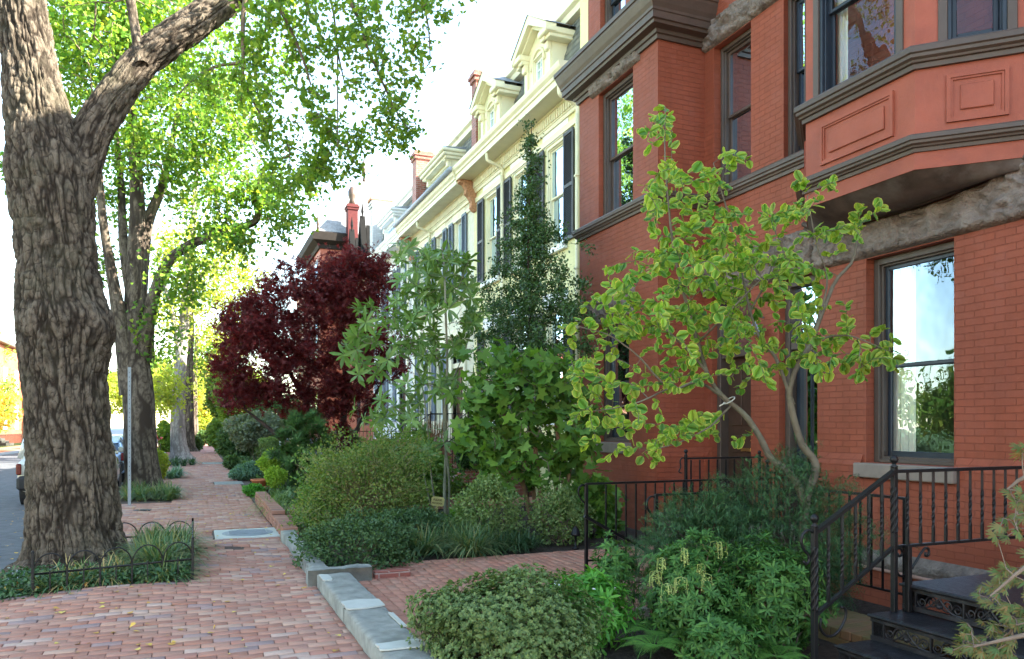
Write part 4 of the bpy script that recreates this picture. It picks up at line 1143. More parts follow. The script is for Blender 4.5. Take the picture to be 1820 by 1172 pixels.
yh = rowhouse('pastel_rowhouse', 'pale yellow painted brick rowhouse with charcoal shutters and two gabled dormers beside the red house', 13.8, 20.7, m_yel, m_yeltrim, [15.34, 17.3, 19.3], m_shutter, 8.5,
              dormers=[(16.15, 1.7), (19.2, 1.7)], ped=True)
downspout(yh, 17.95 + .35, 8.5, m_yeltrim); downspout(yh, 14.1, 8.5, m_yeltrim)
bracket(yh, 20.6, 8.5, m_peel)
b = MB(); b.box(W - .0, W + 3, 13.81, 14.15, 8.9, 11.3); b.build('parapet', m_yel, yh)
ch = rowhouse('pastel_rowhouse', 'worn cream painted brick rowhouse with slate blue shutters, second beyond the red house', 20.7, 27.4, m_cream, m_creamtrim, [22.1, 24.0, 26.1], m_shutblue, 8.4,
              dormers=[(23.9, 2.6)], ped=False, doorc=22.1, lint=m_creamtrim, w=.85)
downspout(ch, 24.95, 8.4, m_creamtrim); bracket(ch, 27.3, 8.4, m_peel)
b = MB(); b.tube([(W - .7, 20.7, 8.82), (W - .7, 27.4, 8.82)], .07, 8); b.build('gutter', plain('blue grey gutter', (.32, .36, .46), .5), ch, True)
wh = rowhouse('pastel_rowhouse', 'blue white painted brick rowhouse with shallow dormer, third beyond the red house', 27.4, 34.2, m_whitebrick, m_white, [28.8, 30.8, 32.8], m_shutblue, 8.35,
              dormers=[(30.6, 2.4)], ped=False, doorc=28.8, w=.9)
downspout(wh, 27.8, 8.35, m_creamtrim)
chimney('party_chimney', 'thin red brick chimney with pale yellow side between the yellow and cream houses', 7.36, 8.3, 20.72, 21.1, 8.6, 11.75, m_rawbrick)
b = MB(); b.box(7.42, 8.27, 20.60, 20.715, 8.7, 11.3)
t = thing('chimney_render', 'pale yellow painted brick face on the near side of the thin chimney', 'chimney face', (7.8, 20.66, 8.7)); b.build('face', m_yel, t)
chimney('brick_chimney', 'square weathered red brick chimney between the cream and white houses', 7.36, 7.98, 27.2, 27.75, 8.6, 11.6, m_rawbrick)
pc_ = chimney('pale_chimney', 'grey white painted brick chimney with rusty cap beyond the white house', 7.2, 8.0, 33.9, 34.5, 8.6, 11.6, m_rawbrickw)
b = MB(); b.box(7.1, 8.1, 33.8, 34.6, 11.6, 11.72); b.build('cap', m_peel, pc_)

# ---- dark gothic house, then the red corner-bay house
g = thing('gothic_house', 'dark trimmed gothic house with steep slate roof and pointed dormers behind the purple maple', 'house', (W, 38, 0))
b = MB(TX(W)); wall(b, 34.2, 41, 0, 8.6, [(35.2, 36.2, 5.4, 7.6), (37.2, 38.2, 5.4, 7.6), (39.2, 40.2, 5.4, 7.6), (35.2, 36.2, 1.6, 4), (37.2, 38.2, 1.6, 4)]); b.build('wall', m_farbrick, g)
b = MB(TX(W)); 
for y in (35.2, 37.2, 39.2):
    for (za, zb) in ((1.6, 4), (5.4, 7.6)): window(g, TX(W), y, y + 1, za, zb, m_brown, m_sash, .08, .07)
pass
b = MB(); b.quad((W, 34.2, 8.6), (W, 41, 8.6), (W + 2.4, 41, 11.6), (W + 2.4, 34.2, 11.6)); b.quad((17, 34.2, 8.6), (17, 41, 8.6), (W + 2.4, 41, 11.6), (W + 2.4, 34.2, 11.6)); b.build('roof', m_slatef, g)
for yc in (35.6, 38.2):
    b = MB()
    for s_ in (-1, 1): b.prism([(yc + s_ * 1.0, 8.5), (yc + s_ * .82, 8.5), (yc, 10.9), (yc, 11.3)], W - .35, W - .1, 'x')
    b.prism([(yc - .8, 8.6), (yc + .8, 8.6), (yc, 10.9)], W - .05, W + 1.5, 'x'); b.lathe((W - .22, yc, 11.2), [(.06, 0), (.03, .1), (.07, .3), (.01, .7)], 6)
    b.build('dormer', plain('near black gothic trim', (.012, .012, .012), .9, spec=.1), g)
b = MB(); b.sweep(belt(8.3, 8.65, .4), [(W, 41), (W, 34.2)], -1); b.build('cornice', m_brown, g)
m_dk = plain('near black brown paint', (.018, .014, .012), .8, spec=.2)
r2 = thing('turret_house', 'far red brick house with brown cornice and slate pyramid roof above the purple maple', 'house', (7, 45, 0))
b = MB(); b.box(6.25, 14, 43, 49, 0, 11.6); b.build('wall', m_farbrick, r2)
b = MB(); b.sweep([(0, 11.3), (.1, 11.3), (.15, 11.5), (.45, 11.7), (.5, 12.1), (0, 12.3)], [(6.25, 49), (6.25, 43), (14, 43)], -1); b.build('cornice', m_dk, r2)
b = MB(); b.add([(6.0, 42.8, 12.2), (14, 42.8, 12.2), (14, 49, 12.2), (6.0, 49, 12.2), (9.2, 45.8, 16.2)], [(0, 1, 4), (1, 2, 4), (2, 3, 4), (3, 0, 4)]); b.build('roof', m_slatef, r2)
b = MB(); b.lathe((9.2, 45.8, 16.1), [(.1, 0), (.05, .3), (.12, .5), (.14, .8), (.02, 1.4)], 8); b.lathe((6.1, 42.9, 12.2), [(.08, 0), (.06, .3), (.1, .4), (.02, .9)], 8); b.build('finial', m_brown, r2, True)
for y in (43.8, 46.2):
    for z in (1.5, 5.2, 8.6):
        b = MB(TX(6.25)); b.box(y - .02, y + 1.12, -.03, .02, z - .1, z + 2.3, .01); w_ = b.build('window', m_brown, r2)
        b = MB(TX(6.25)); b.quad((y + .1, -.04, z), (y + 1, -.04, z), (y + 1, -.04, z + 2.1), (y + .1, -.04, z + 2.1)); b.build('pane', m_glass, w_)
b = MB(); b.box(6.25 + .5, 6.25 + 1.6, 42.94, 43.02, 8.4, 10.9); b.build('side_window', m_brown, r2)
t = chimney('tall_chimney', 'slim bright red chimney with clay pot on the far turreted house', 7.62, 8.15, 42.2, 42.85, 9, 13.7, plain('deep red painted chimney', (.075, .012, .012), .8))
b = MB(); b.lathe((7.88, 42.5, 13.7), [(.2, 0), (.14, .3), (.22, .5), (.22, .75), (.1, 1.0)], 10); b.build('pot', m_brown, t, True)
t = thing('far_rowhouse', 'plain far red brick rowhouse beyond the turreted house', 'house', (7, 55, 0))
b = MB(); b.box(6.6, 15, 49.2, 57, 0, 10.5); b.build('wall', m_farbrick2, t)
b = MB(); b.box(6.4, 15.2, 49.1, 57.1, 10.5, 10.9, .05); b.build('cornice', m_brown, t)
for y in (50.4, 52.8, 55.2):
    for z in (1.4, 4.8, 8): b = MB(); b.box(6.57, 6.62, y, y + 1, z, z + 2); b.build('window', m_sash, t)

# ================================================================ houses across the street (sunlit)
def far_house(i, y0, y1, h, mat, label, gable=False, X=-15.5):
    t = thing('opposite_house', label, 'house', (X, (y0 + y1) / 2, 0), group=None)
    b = MB(); b.box(X - 9, X, y0, y1, 0, h)
    if gable: b.prism([(y0 - .2, h), (y1 + .2, h), ((y0 + y1) / 2, h + 2.2)], X - 9, X + .0, 'x')
    b.build('wall', mat, t)
    if gable:
        b = MB(); m_ = (y0 + y1) / 2
        for s_ in (-1, 1): b.prism([(m_ + s_ * ((y1 - y0) / 2 + .4), h - .1), (m_ + s_ * ((y1 - y0) / 2 + .4), h + .15), (m_, h + 2.5), (m_, h + 2.2)], X - 9.1, X + .3, 'x')
        b.build('roof', m_white, t)
    else:
        b = MB(); b.box(X - 9.1, X + .45, y0 - .02, y1 + .02, h, h + .35, .05); b.build('cornice', m_white if i % 2 else m_brown, t)
    for zz in [z for z in (1.4, 4.6, 7.6) if z + 2 < h]:
        for k in range(3):
            y = y0 + (k + .5) * (y1 - y0) / 3
            b = MB(); b.box(X - .02, X + .05, y - .6, y + .6, zz - .12, zz + 2.1, .01); f = b.build('window', m_white, t)
            b = MB(); b.quad((X + .055, y - .48, zz), (X + .055, y + .48, zz), (X + .055, y + .48, zz + 1.95), (X + .055, y - .48, zz + 1.95)); b.build('pane', m_glass, f)
    b = MB()
    for k in range(4): b.box(X, X + .4 + .3 * (4 - k), y0 + .6, y0 + 1.9, -.02, .2 * (k + 1))
    b.build('stoop', m_concrete, t)
    return t
specs = [(-14, -6, 8.6, m_farbrick), (-6, 1, 9.4, m_farbrick2), (46, 55, 9, m_farbrick2), (57, 70, 7.2, m_farbrick), (72, 86, 8.6, m_farbrick), (88, 104, 8, m_farbrick2)]
words = ['first', 'second', 'third', 'fourth', 'fifth', 'sixth', 'seventh']
for i, (a, c, h, m_) in enumerate(specs):
    far_house(i, a + .02, c - .02, h, m_, f'sunlit {"orange" if m_ is m_farbrick2 else "red"} brick house across the street, {words[i]} along the row' if i != 3 else 'red brick gabled house with white raking eaves across the street', i == 3)
# ================================================================ iron railings
def scroll(c, r, turns, u, w, n=26, start=0.):
    """flat spiral in the plane of vectors u, w"""
    c, u, w = map(lambda q: np.asarray(q, float), (c, u, w)); o = []
    for k in range(n):
        a = start + turns * 2 * PI * k / (n - 1); q = r * (1 - .78 * k / (n - 1)); o.append(c + u * q * math.cos(a) + w * q * math.sin(a))
    return np.array(o)
def baluster(b, x, y, z0, z1, r=.0085, twist=True):
    n = max(5, int((z1 - z0) / .03)); pts = np.stack([np.full(n, x), np.full(n, y), np.linspace(z0, z1, n)], 1)
    if not twist: b.tube(pts[[0, -1]], r * 1.3, 4); return
    tw = []; 
    h = z1 - z0; zz = np.linspace(0, 1, n)
    P = []; ang = 0
    r_ = np.full(n, r * 1.35)
    # middle portion twisted
    u = np.where((zz > .25) & (zz < .75), .75, 0.)
    a0 = np.cumsum(u) + PI / 4
    for i in range(n):
        a = a0[i] + np.arange(4) * PI / 2; P.append(np.stack([x + r_[i] * np.cos(a), y + r_[i] * np.sin(a), np.full(4, pts[i, 2])], 1))
    f = [(i * 4 + j, i * 4 + (j + 1) % 4, (i + 1) * 4 + (j + 1) % 4, (i + 1) * 4 + j) for i in range(n - 1) for j in range(4)]
    b.add(np.concatenate(P), f)
def barbox(b, p, q, w, h):
    """flat bar from p to q, width w (horizontal), height h"""
    p, q = np.asarray(p, float), np.asarray(q, float); d = unit(q - p); s = unit(np.cross(d, [0, 0, 1.])); u = np.cross(s, d)
    P = []
    for c in (p, q):
        for (a, e) in ((-1, -1), (1, -1), (1, 1), (-1, 1)): P.append(c + s * a * w / 2 + u * e * h / 2)
    b.add(P, [(0, 1, 2, 3), (7, 6, 5, 4)] + [(i, (i + 1) % 4, 4 + (i + 1) % 4, 4 + i) for i in range(4)])
def railing(name, label, posts, bars, top, bot, knobs=(), group=None, twist=False, hook=None, extra=None):
    """posts: (x,y,z0,z1); top/bot: list of (p,q); bars: (x,y,z0,z1)"""
    t = thing(name, label, 'railing', (posts[0][0], posts[0][1], max(-.1, posts[0][2])), group)
    for (x, y, z0, z1) in posts:
        b = MB()
        b.box(x - .017, x + .017, y - .017, y + .017, z0, z1, .003); b.build('post', m_black, t)
    b = MB()
    for (p, q) in top: barbox(b, p, q, .038, .022)
    b.build('top_rail', m_black, t)
    b = MB()
    for (p, q) in bot: barbox(b, p, q, .026, .018)
    b.build('bottom_rail', m_black, t)
    for (x, y, z0, z1) in bars:
        b = MB(); baluster(b, x, y, z0, z1, twist=twist); b.build('baluster', m_black, t)
    for (x, y, z) in knobs:
        b = MB(); b.lathe((x, y, z), [(.02, -.01), (.024, .0), (.012, .008), (.012, .018), (.022, .03), (.027, .045), (.022, .06), (.006, .072)], 14); b.build('finial', m_black, t, True)
    if hook:
        for h in hook: b = MB(); b.tube(h, .009, 6); b.build('scroll', m_black, t, True)
    if extra:
        b = MB()
        for (p, q) in extra: barbox(b, p, q, .04, .03)
        b.build('handrail', m_black, t)
    return t
# far rail of the stairwell (along X at y=7.36)
yb = 7.36; xa, xb_ = 3.87, 7.1
bars = [(x, yb, .14, .96) for x in np.arange(xa + .24, xb_, .125)]
bars = bars[:1] + bars[1:]
h1 = [np.array([(xa, yb, .95), (xa - .05, yb, .965), (xa - .09, yb, .93), (xa - .09, yb, .86), (xa - .05, yb, .8), (xa - .02, yb, .77)])]
h1 = [resample(h1[0], 14)]
railing('patio_railing', 'black iron railing with hooked end standing on the brick patio above the area steps', [(xa, yb, .0, .98), (6.0, yb, -.02, .97)], bars,
        [((xa, yb, .975), (xb_, yb, .975))], [((xa, yb, .15), (xb_, yb, .15))], hook=h1,
        extra=[((xa - .06, yb - .07, .64), (xa + 1.35, yb - .07, -.12))])
# near rail of the stairwell, turning the corner
yc = 5.94; X0, X1 = 3.83, 5.62
bars = [(x, yc, .14, .96) for x in np.arange(X0 + .2, X1 - .05, .13)] + [(X1, y, .14, .96) for y in np.arange(4.95, yc - .05, .125)]
h2 = [resample([(X0, yc, .95), (X0 - .05, yc, .965), (X0 - .09, yc, .93), (X0 - .09, yc, .86), (X0 - .05, yc, .8), (X0 - .02, yc, .76)], 14)]
railing('areaway_railing', 'black iron railing behind the dark yew turning the corner of the planting bed', [(X0, yc, -.02, .98), (X1, yc, -.02, .97), (X1, 4.84, -.05, .98)], bars,
        [((X0, yc, .975), (X1, yc, .975)), ((X1, yc, .975), (X1, 4.84, .975))], [((X0, yc, .15), (X1, yc, .15)), ((X1, yc, .15), (X1, 4.84, .15))], hook=h2)
# landing rails by the doors
y = 8.5; bars = [(x, y, .42, 1.15) for x in np.arange(6.02, 7.2, .14)]
h3 = [resample([(5.94, y, 1.16), (5.89, y, 1.18), (5.85, y, 1.14), (5.86, y, 1.06), (5.83, y, 1.0), (5.87, y, .98)], 14)]
railing('landing_railing', 'short black iron landing railing with curled end in front of the brown panelled door', [(5.94, y, -.02, 1.22), (7.14, y, .3, 1.2)], bars, [((5.94, y, 1.17), (7.2, y, 1.17))], [((5.94, y, .42), (7.2, y, .42))], knobs=[(5.94, y, 1.22), (7.14, y, 1.19)], hook=h3)
y = 7.5; bars = [(x, y, .4, 1.02) for x in np.arange(6.55, 7.25, .12)]
railing('landing_railing', 'short black iron railing with ball post in front of the narrow glass door', [(6.42, y, -.02, 1.12)], bars, [((6.42, y, 1.03), (7.28, y, 1.03))], [((6.42, y, .4), (7.28, y, .4))], knobs=[(6.42, y, 1.12)], twist=True)
# ================================================================ black iron front steps
st = thing('iron_steps', 'black cast iron front steps with pierced openwork risers', 'steps', (3.9, 3, 0))
SY1, SY0 = 3.75, 1.9
lv = [(3.75, 4.07, .215), (4.03, 4.36, .385), (4.31, 7.3, .563)]
for k, (x0, x1, z) in enumerate(lv):
    b = MB(); b.box(x0, x1, SY0, SY1, z - .028, z, .008); b.box(x0 - .012, x0 + .012, SY0, SY1 + .008, z - .02, z - .003, .006); b.build('tread', m_castiron, st)
    zb = z - .17 if k else .0
    xr = x0 + .025
    # openwork riser: frame, lattice diamonds and rosettes
    b = MB(); b.box(xr - .01, xr + .012, SY0, SY1, z - .05, z - .028); b.box(xr - .01, xr + .012, SY0, SY1, zb + .0, zb + .03)
    y = SY1
    cells = 0
    while y > SY0 + .1:
        w_ = .10 if cells % 3 == 0 else .34
        y2 = y - w_
        b.box(xr - .008, xr + .01, y2 - .006, y2 + .006, zb + .03, z - .05)
        zc_, hh = (zb + .03 + z - .05) / 2, (z - .05 - zb - .03) / 2
        if cells % 3 == 0:
            for i in range(7):
                for j in range(5):
                    cy = y - .008 - (i + .5) * (w_ - .016) / 7; cz = zb + .03 + (j + .5) * 2 * hh / 5
                    a = np.arange(7) * 2 * PI / 6
                    b.tube(np.stack([np.full(7, xr), cy + .0078 * np.cos(a), cz + .0108 * np.sin(a)], 1), .0022, 4, cap=False)
        else:
            cy = (y + y2) / 2
            for s_ in (-1, 1):
                b.tube(scroll((xr, cy + s_ * .055, zc_ + .005), .042, 1.6 * s_, (0, 1, 0), (0, 0, 1)), .0055, 5)
                b.tube(scroll((xr, cy + s_ * .125, zc_ - .008), .034, -1.5 * s_, (0, 1, 0), (0, 0, 1)), .0048, 5)
                b.tube(resample([(xr, cy, zc_ + hh), (xr - .004, cy + s_ * .03, zc_ + .01), (xr - .004, cy + s_ * .09, zc_ - .035), (xr, cy + s_ * .16, zc_ - hh)], 10), .006, 5)
            b.lathe((xr, cy, zc_ - .012), [(.016, -.012), (.022, 0), (.016, .012)], 8)
            for q in range(12):
                a = q * 2 * PI / 12; b.tube([(xr, cy, zc_), (xr - .004, cy + .028 * math.cos(a), zc_ + .028 * math.sin(a))], .004, 4)
        y = y2; cells += 1
    b.build('riser', m_castiron, st)
b = MB(); 
pr = [(3.77, .0), (3.77, .185), (4.05, .185), (4.05, .355), (4.33, .355), (4.33, .53), (4.6, .53), (4.6, .45), (4.2, .2), (4.0, .0)]
b.prism(pr, SY1 - .02, SY1 - .005, 'y'); b.box(4.6, 7.28, SY1 - .02, SY1 - .005, .46, .53); b.build('stringer', m_castiron, st)
b = MB(); b.box(4.45, 7.2, SY1 - .3, SY1 - .25, -1.1, .5); b.box(5.2, 5.28, SY1 - .06, SY1 - .02, -1.0, .5); b.build('support', m_castiron, st)
# its railing
yr = 3.72; pA = (3.55, yr, 0, .98); pB = (4.22, yr, .385, 1.335)
bars = []
for k, x in enumerate(np.arange(3.55 + .112, 4.2, .112)):
    f = (x - 3.55) / .67; bars.append((x, yr, .42 + f * .39, .93 + f * .37))
bars += [(x, yr, .815, 1.29) for x in np.arange(4.22 + .12, 7.25, .118)]
sc1 = [resample([(3.55, yr, .93), (3.50, yr, .955), (3.45, yr, .92), (3.455, yr, .85), (3.50, yr, .80), (3.505, yr, .76), (3.48, yr, .745), (3.465, yr, .765)], 20)]
sc2 = [resample([(4.23, yr, .80), (4.28, yr, .79), (4.29, yr, .755), (4.26, yr, .745), (4.25, yr, .765)], 12), resample([(4.24, yr, .70), (4.235, yr, .66), (4.27, yr, .615), (4.33, yr, .62), (4.40, yr, .68), (4.47, yr, .76), (4.51, yr, .785), (4.535, yr, .765), (4.525, yr, .73), (4.50, yr, .735), (4.505, yr, .755)], 30),
       resample([(3.60, yr, .40), (3.60, yr, .33), (3.66, yr, .28), (3.74, yr, .30), (3.80, yr, .38), (3.80, yr, .44), (3.765, yr, .455)], 20)]
t = railing('stair_railing', 'black twisted iron stair railing with ball finials rising beside the iron steps', [pA, pB, (4.30, yr - .04, .385, .82)], bars,
        [((3.55, yr, .935), (4.22, yr, 1.305)), ((4.22, yr, 1.302), (7.28, yr, 1.302))], [((3.55, yr, .42), (4.22, yr, .81)), ((4.22, yr, .808), (7.28, yr, .808))],
        knobs=[(3.55, yr, .98), (4.22, yr, 1.335)], twist=True, hook=sc1 + sc2)
b = MB()   # rope-twist sections of the posts
for (x, za, zb) in ((3.55, .45, .85), (4.22, .9, 1.2)):
    for q in range(4):
        zz = np.linspace(za, zb, 30); a = (zz - za) * 26 + q * PI / 2; b.tube(np.stack([x + .017 * np.cos(a), yr + .017 * np.sin(a), zz], 1), .008, 5)
b.build('rope_twist', m_black, t, True)
# pipe and little things in the areaway
t = thing('area_pipe', 'rusty pink pipe along the stone base below the big window', 'pipe', (W - .12, 6, -.1))
b = MB(); b.tube([(W - .14, 3.9, -.03), (W - .14, 6.85, -.03)], .02, 8); b.build('pipe', m_copper, t, True)
t = thing('area_board', 'yellow painted board leaning in the sunken area under the iron steps', 'board', (6.9, 5.2, -1.1))
b = MB(); b.box(6.95, 6.99, 5.2, 5.45, -1.1, -.1, .01); b.build('board', plain('yellow board', (.55, .36, .04), .6), t)

# ================================================================ hooped tree box fence
def hoops(name, label, runs, H=.40, sp=.30, z=0.0):
    t = thing(name, label, 'fence', (*runs[0][0][:2], z))
    for (p, q) in runs:
        p, q = np.array(p, float), np.array(q, float); L = np.linalg.norm((q - p)[:2]); n = max(1, round(L / sp)); d = (q - p) / n
        b = MB(); barbox(b, p + [0, 0, H * .56], q + [0, 0, H * .56], .008, .018)
        for k in range(n):
            a, c = p + d * k, p + d * (k + 1); m_ = (a + c) / 2; r = np.linalg.norm((c - a)[:2]) / 2; e = unit(c - a)
            ang = np.linspace(0, PI, 15)
            b.tube([m_ + e * (-r * math.cos(q_)) + np.array([0, 0, H * .56 + r * 1.0 * math.sin(q_) * (.44 * H / r)]) for q_ in ang], .0075, 6)
        b.build('hoops', m_black, t, True)
        for k in range(n + 1):
            c = p + d * k; hh = H * 1.06 if k in (0, n) else H * .56 + .03; rr = .012 if k in (0, n) else .0085
            b = MB(); b.box(c[0] - rr, c[0] + rr, c[1] - rr, c[1] + rr, c[2] - .08, c[2] + hh, .002); 
            if k in (0, n): b.ball((c[0], c[1], c[2] + hh), .014, 8)
            b.build('picket', m_black, t)
        for k in range(n):
            c = p + d * (k + .5); b = MB(); b.box(c[0] - .006, c[0] + .006, c[1] - .006, c[1] + .006, c[2] - .05, c[2] + H * .62); b.build('rod', m_black, t)
    return t
hoops('hooped_fence', 'low black hooped iron fence round the foot of the nearest big tree', [((-1.40, 8.24, .0), (-.04, 8.40, .03)), ((-.04, 8.42, .03), (-.05, 10.7, -.03)), ((-.05, 10.7, -.03), (-1.0, 10.75, -.02))], .41, .285)
t = thing('edging_board', 'dark timber edging at the foot of the hooped fence', 'edging', (-.4, 8.36, 0))
b = MB(); b.box(-.62, -.06, 8.33, 8.37, -.02, .065, .008); b.build('board', m_twigdark, t)

# ================================================================ pole and garden sign
t = thing('sign_post', 'bare galvanised steel post beside the second street tree', 'post', (-1.26, 17.31, 0))
b = MB(); b.prism([(-.03, -.012), (-.028, .018), (-.015, .018), (-.013, -.004), (.013, -.004), (.015, .018), (.028, .018), (.03, -.012)], -.1, 2.78, 'z')
b.v = [v + np.array([-1.26, 17.31, 0]) for v in b.v]
b.build('channel', m_galv, t)
b = MB(); 
for z in np.arange(.5, 2.75, .09): b.box(-1.265, -1.255, 17.29, 17.297, z, z + .02)
b.build('punched_holes', m_sash, t)
sp = onG(778, 925); sp = np.array([3.62, 12.2, 0])
t = thing('garden_sign', 'small yellow wooden sign on a leaning stake beside the slender tree', 'sign', tuple(sp))
e = np.array([CA, -SA, 0]); nrm = np.array([-SA, -CA, 0]); up = unit(np.array([e[0] * .12, e[1] * .12, 1.]))
ex = unit(e - up * up.dot(e))
def sgn(p): return sp + p[:, 0:1] * ex + p[:, 1:2] * nrm + p[:, 2:3] * up
b = MB(sgn); b.box(-.022, .022, -.006, .006, .0, .42, .002); b.build('stake', m_woodsign, t)
b = MB(sgn)
b.prism([(-.10, .30), (-.075, .285), (.09, .285), (.11, .31), (.11, .41), (.085, .435), (-.085, .435), (-.105, .41)], .007, .02, 'y'); bd = b.build('board', m_woodsign, t)
def text(s_, size, loc, parent, name='lettering', mat=None, X=None, N=None, U=None, ext=.0015):
    cu = bpy.data.curves.new(name, 'FONT'); cu.body = s_; cu.size = size; cu.align_x = 'CENTER'; cu.align_y = 'CENTER'; cu.extrude = ext; cu.offset = .0008
    o = bpy.data.objects.new('tmp_text', cu); COL.objects.link(o)
    dg = bpy.context.evaluated_depsgraph_get(); me = bpy.data.meshes.new_from_object(o.evaluated_get(dg))
    n = len(me.vertices); co = np.zeros(n * 3, np.float32); me.vertices.foreach_get('co', co); co = co.reshape(-1, 3)
    w = np.asarray(loc) + co[:, 0:1] * X + co[:, 1:2] * U + co[:, 2:3] * N - origin_of(parent)
    me.vertices.foreach_set('co', w.astype(np.float32).ravel()); me.materials.clear(); me.materials.append(mat); me.update()
    bpy.data.objects.remove(o); r = bpy.data.objects.new(name, me); COL.objects.link(r); r.parent = parent
    return r
text('PLEASE', .045, sp + up * .385 + nrm * .022, bd, X=ex, N=nrm, U=up, mat=m_ink)
text('NO DOGS', .036, sp + up * .330 + nrm * .022, bd, X=ex, N=nrm, U=up, mat=m_ink)
# hose loop
c = onG(1088, 945) + [0, 0, .12]
t = thing('garden_hose', 'curved grey hose hanging off a spigot by the bay wall behind the patio rail', 'hose', tuple(c))
b = MB(); b.tube(resample([c + [.1, .3, .25], c + [.06, .1, .27], c + [-.1, .0, .12], c + [-.12, 0, -.02], c + [.0, 0, -.09], c + [.16, 0, -.09]], 26), .014, 8); b.build('tube', m_hose, t, True)
b = MB(); b.tube([c + [.1, .3, .25], c + [.13, .45, .25]], .02, 8); b.box(c[0] + .08, c[0] + .12, c[1] + .26, c[1] + .3, c[2] + .22, c[2] + .3, .005); b.build('spigot', m_galv, t)
c = onG(858, 985 - 60) ; 
t = thing('garden_lantern', 'small black cap lantern standing in the bed by the patio corner', 'lantern', (4.55, 8.9, 0))
b = MB(); b.lathe((4.55, 8.95, 0), [(.05, 0), (.05, .02), (.015, .03), (.015, .16), (.07, .18), (.06, .2), (.04, .26), (.01, .3)], 10); b.build('lamp', m_black, t, True)

# ================================================================ stoops and rails of the rowhouses
def brick_stoop(y0, y1, label, n=5, top=1.1, x1=W, mat=None):
    t = thing('brick_stoop', label, 'stoop', (x1 - 1, (y0 + y1) / 2, 0)); b = MB(); d = .3
    for k in range(n): 
        x0 = x1 - 1.1 - d * (n - 1 - k); b.box(x0, x1 - .01 if k == n - 1 else x0 + d + .02, y0, y1, -.03, top * (k + 1) / n, .01)
    b.build('treads', mat or m_rawbrick, t)
    return t
def stair_rail(label, y, x0, x1, z0, z1, xe, n, group=None, h=.85):
    bars = [(x, y, z0 + (z1 - z0) * (x - x0) / (x1 - x0) + .12, z0 + (z1 - z0) * (x - x0) / (x1 - x0) + h) for x in np.arange(x0 + .12, x1, (x1 - x0) / n)]
    bars += [(x, y, z1 + .12, z1 + h) for x in np.arange(x1, xe, .13)]
    return railing('stoop_railing', label, [(x0, y, 0, z0 + h + .08), (x1, y, 0, z1 + h + .06)], bars, [((x0, y, z0 + h), (x1, y, z1 + h)), ((x1, y, z1 + h), (xe, y, z1 + h))],
                   [((x0, y, z0 + .12), (x1, y, z1 + .12)), ((x1, y, z1 + .12), (xe, y, z1 + .12))])
brick_stoop(16.4, 18.0, 'red brick front stoop of the pale yellow house behind the slender tree', 5, 1.1)
stair_rail('black iron stoop railing on the near side of the yellow house steps', 16.42, 4.7, 6.2, .05, 1.1, 7.2, 10)
stair_rail('black iron stoop railing on the far side of the yellow house steps', 17.98, 4.7, 6.2, .05, 1.1, 7.2, 10)
brick_stoop(21.3, 22.9, 'brick front stoop of the worn cream house', 5, 1.1)
stair_rail('black iron stoop railing on the near side of the cream house steps', 21.32, 4.7, 6.2, .05, 1.1, 7.2, 10)
stair_rail('black iron stoop railing on the far side of the cream house steps', 22.88, 4.7, 6.2, .05, 1.1, 7.2, 10)
brick_stoop(28, 29.6, 'brick front stoop of the white house', 5, 1.1)
y = 27.6
railing('yard_fence', 'tall black iron picket fence across the yard of the white house behind the purple maple', [(3.6, y, 0, 1.5), (5.3, y, 0, 1.5), (7.1, y, 0, 1.5)], [(x, y, .1, 1.5) for x in np.arange(3.7, 7.1, .13)], [((3.6, y, 1.4), (7.2, y, 1.4))], [((3.6, y, .15), (7.2, y, .15))])
t = thing('gate_post', 'square blue grey wooden gate post left of the small pine', 'post', (2.6, 25, 0))
p = onY(505, 800, 25.); px_ = p[0]
b = MB(); b.box(px_ - .13, px_ + .13, 24.87, 25.13, 0, 1.30, .01); b.box(px_ - .17, px_ + .17, 24.83, 25.17, 1.30, 1.36, .01); b.box(px_ + .3, px_ + 1.6, 24.97, 25.03, .4, .5); b.box(px_ + .3, px_ + 1.6, 24.97, 25.03, 1.05, 1.15)
for x in np.arange(px_ + .3, px_ + 1.6, .16): b.box(x, x + .07, 24.99, 25.01, .1, 1.2)
b.build('post', plain('blue grey paint', (.33, .38, .46), .5), t)
t = thing('terracotta_pot', 'stacked terracotta pots at the edge of the sidewalk bed', 'pot', (1.45, 19.2, 0))
c = onG(466, 875, 0)
b = MB(); b.lathe((c[0], c[1], 0), [(.13, 0), (.17, .10), (.19, .11), (.19, .14), (.16, .145)], 14); b.lathe((c[0] - .05, c[1] + .02, .145), [(.13, 0), (.19, .12), (.22, .13), (.22, .17), (.18, .17), (.16, .12)], 14); b.build('pots', m_terra, t, True)

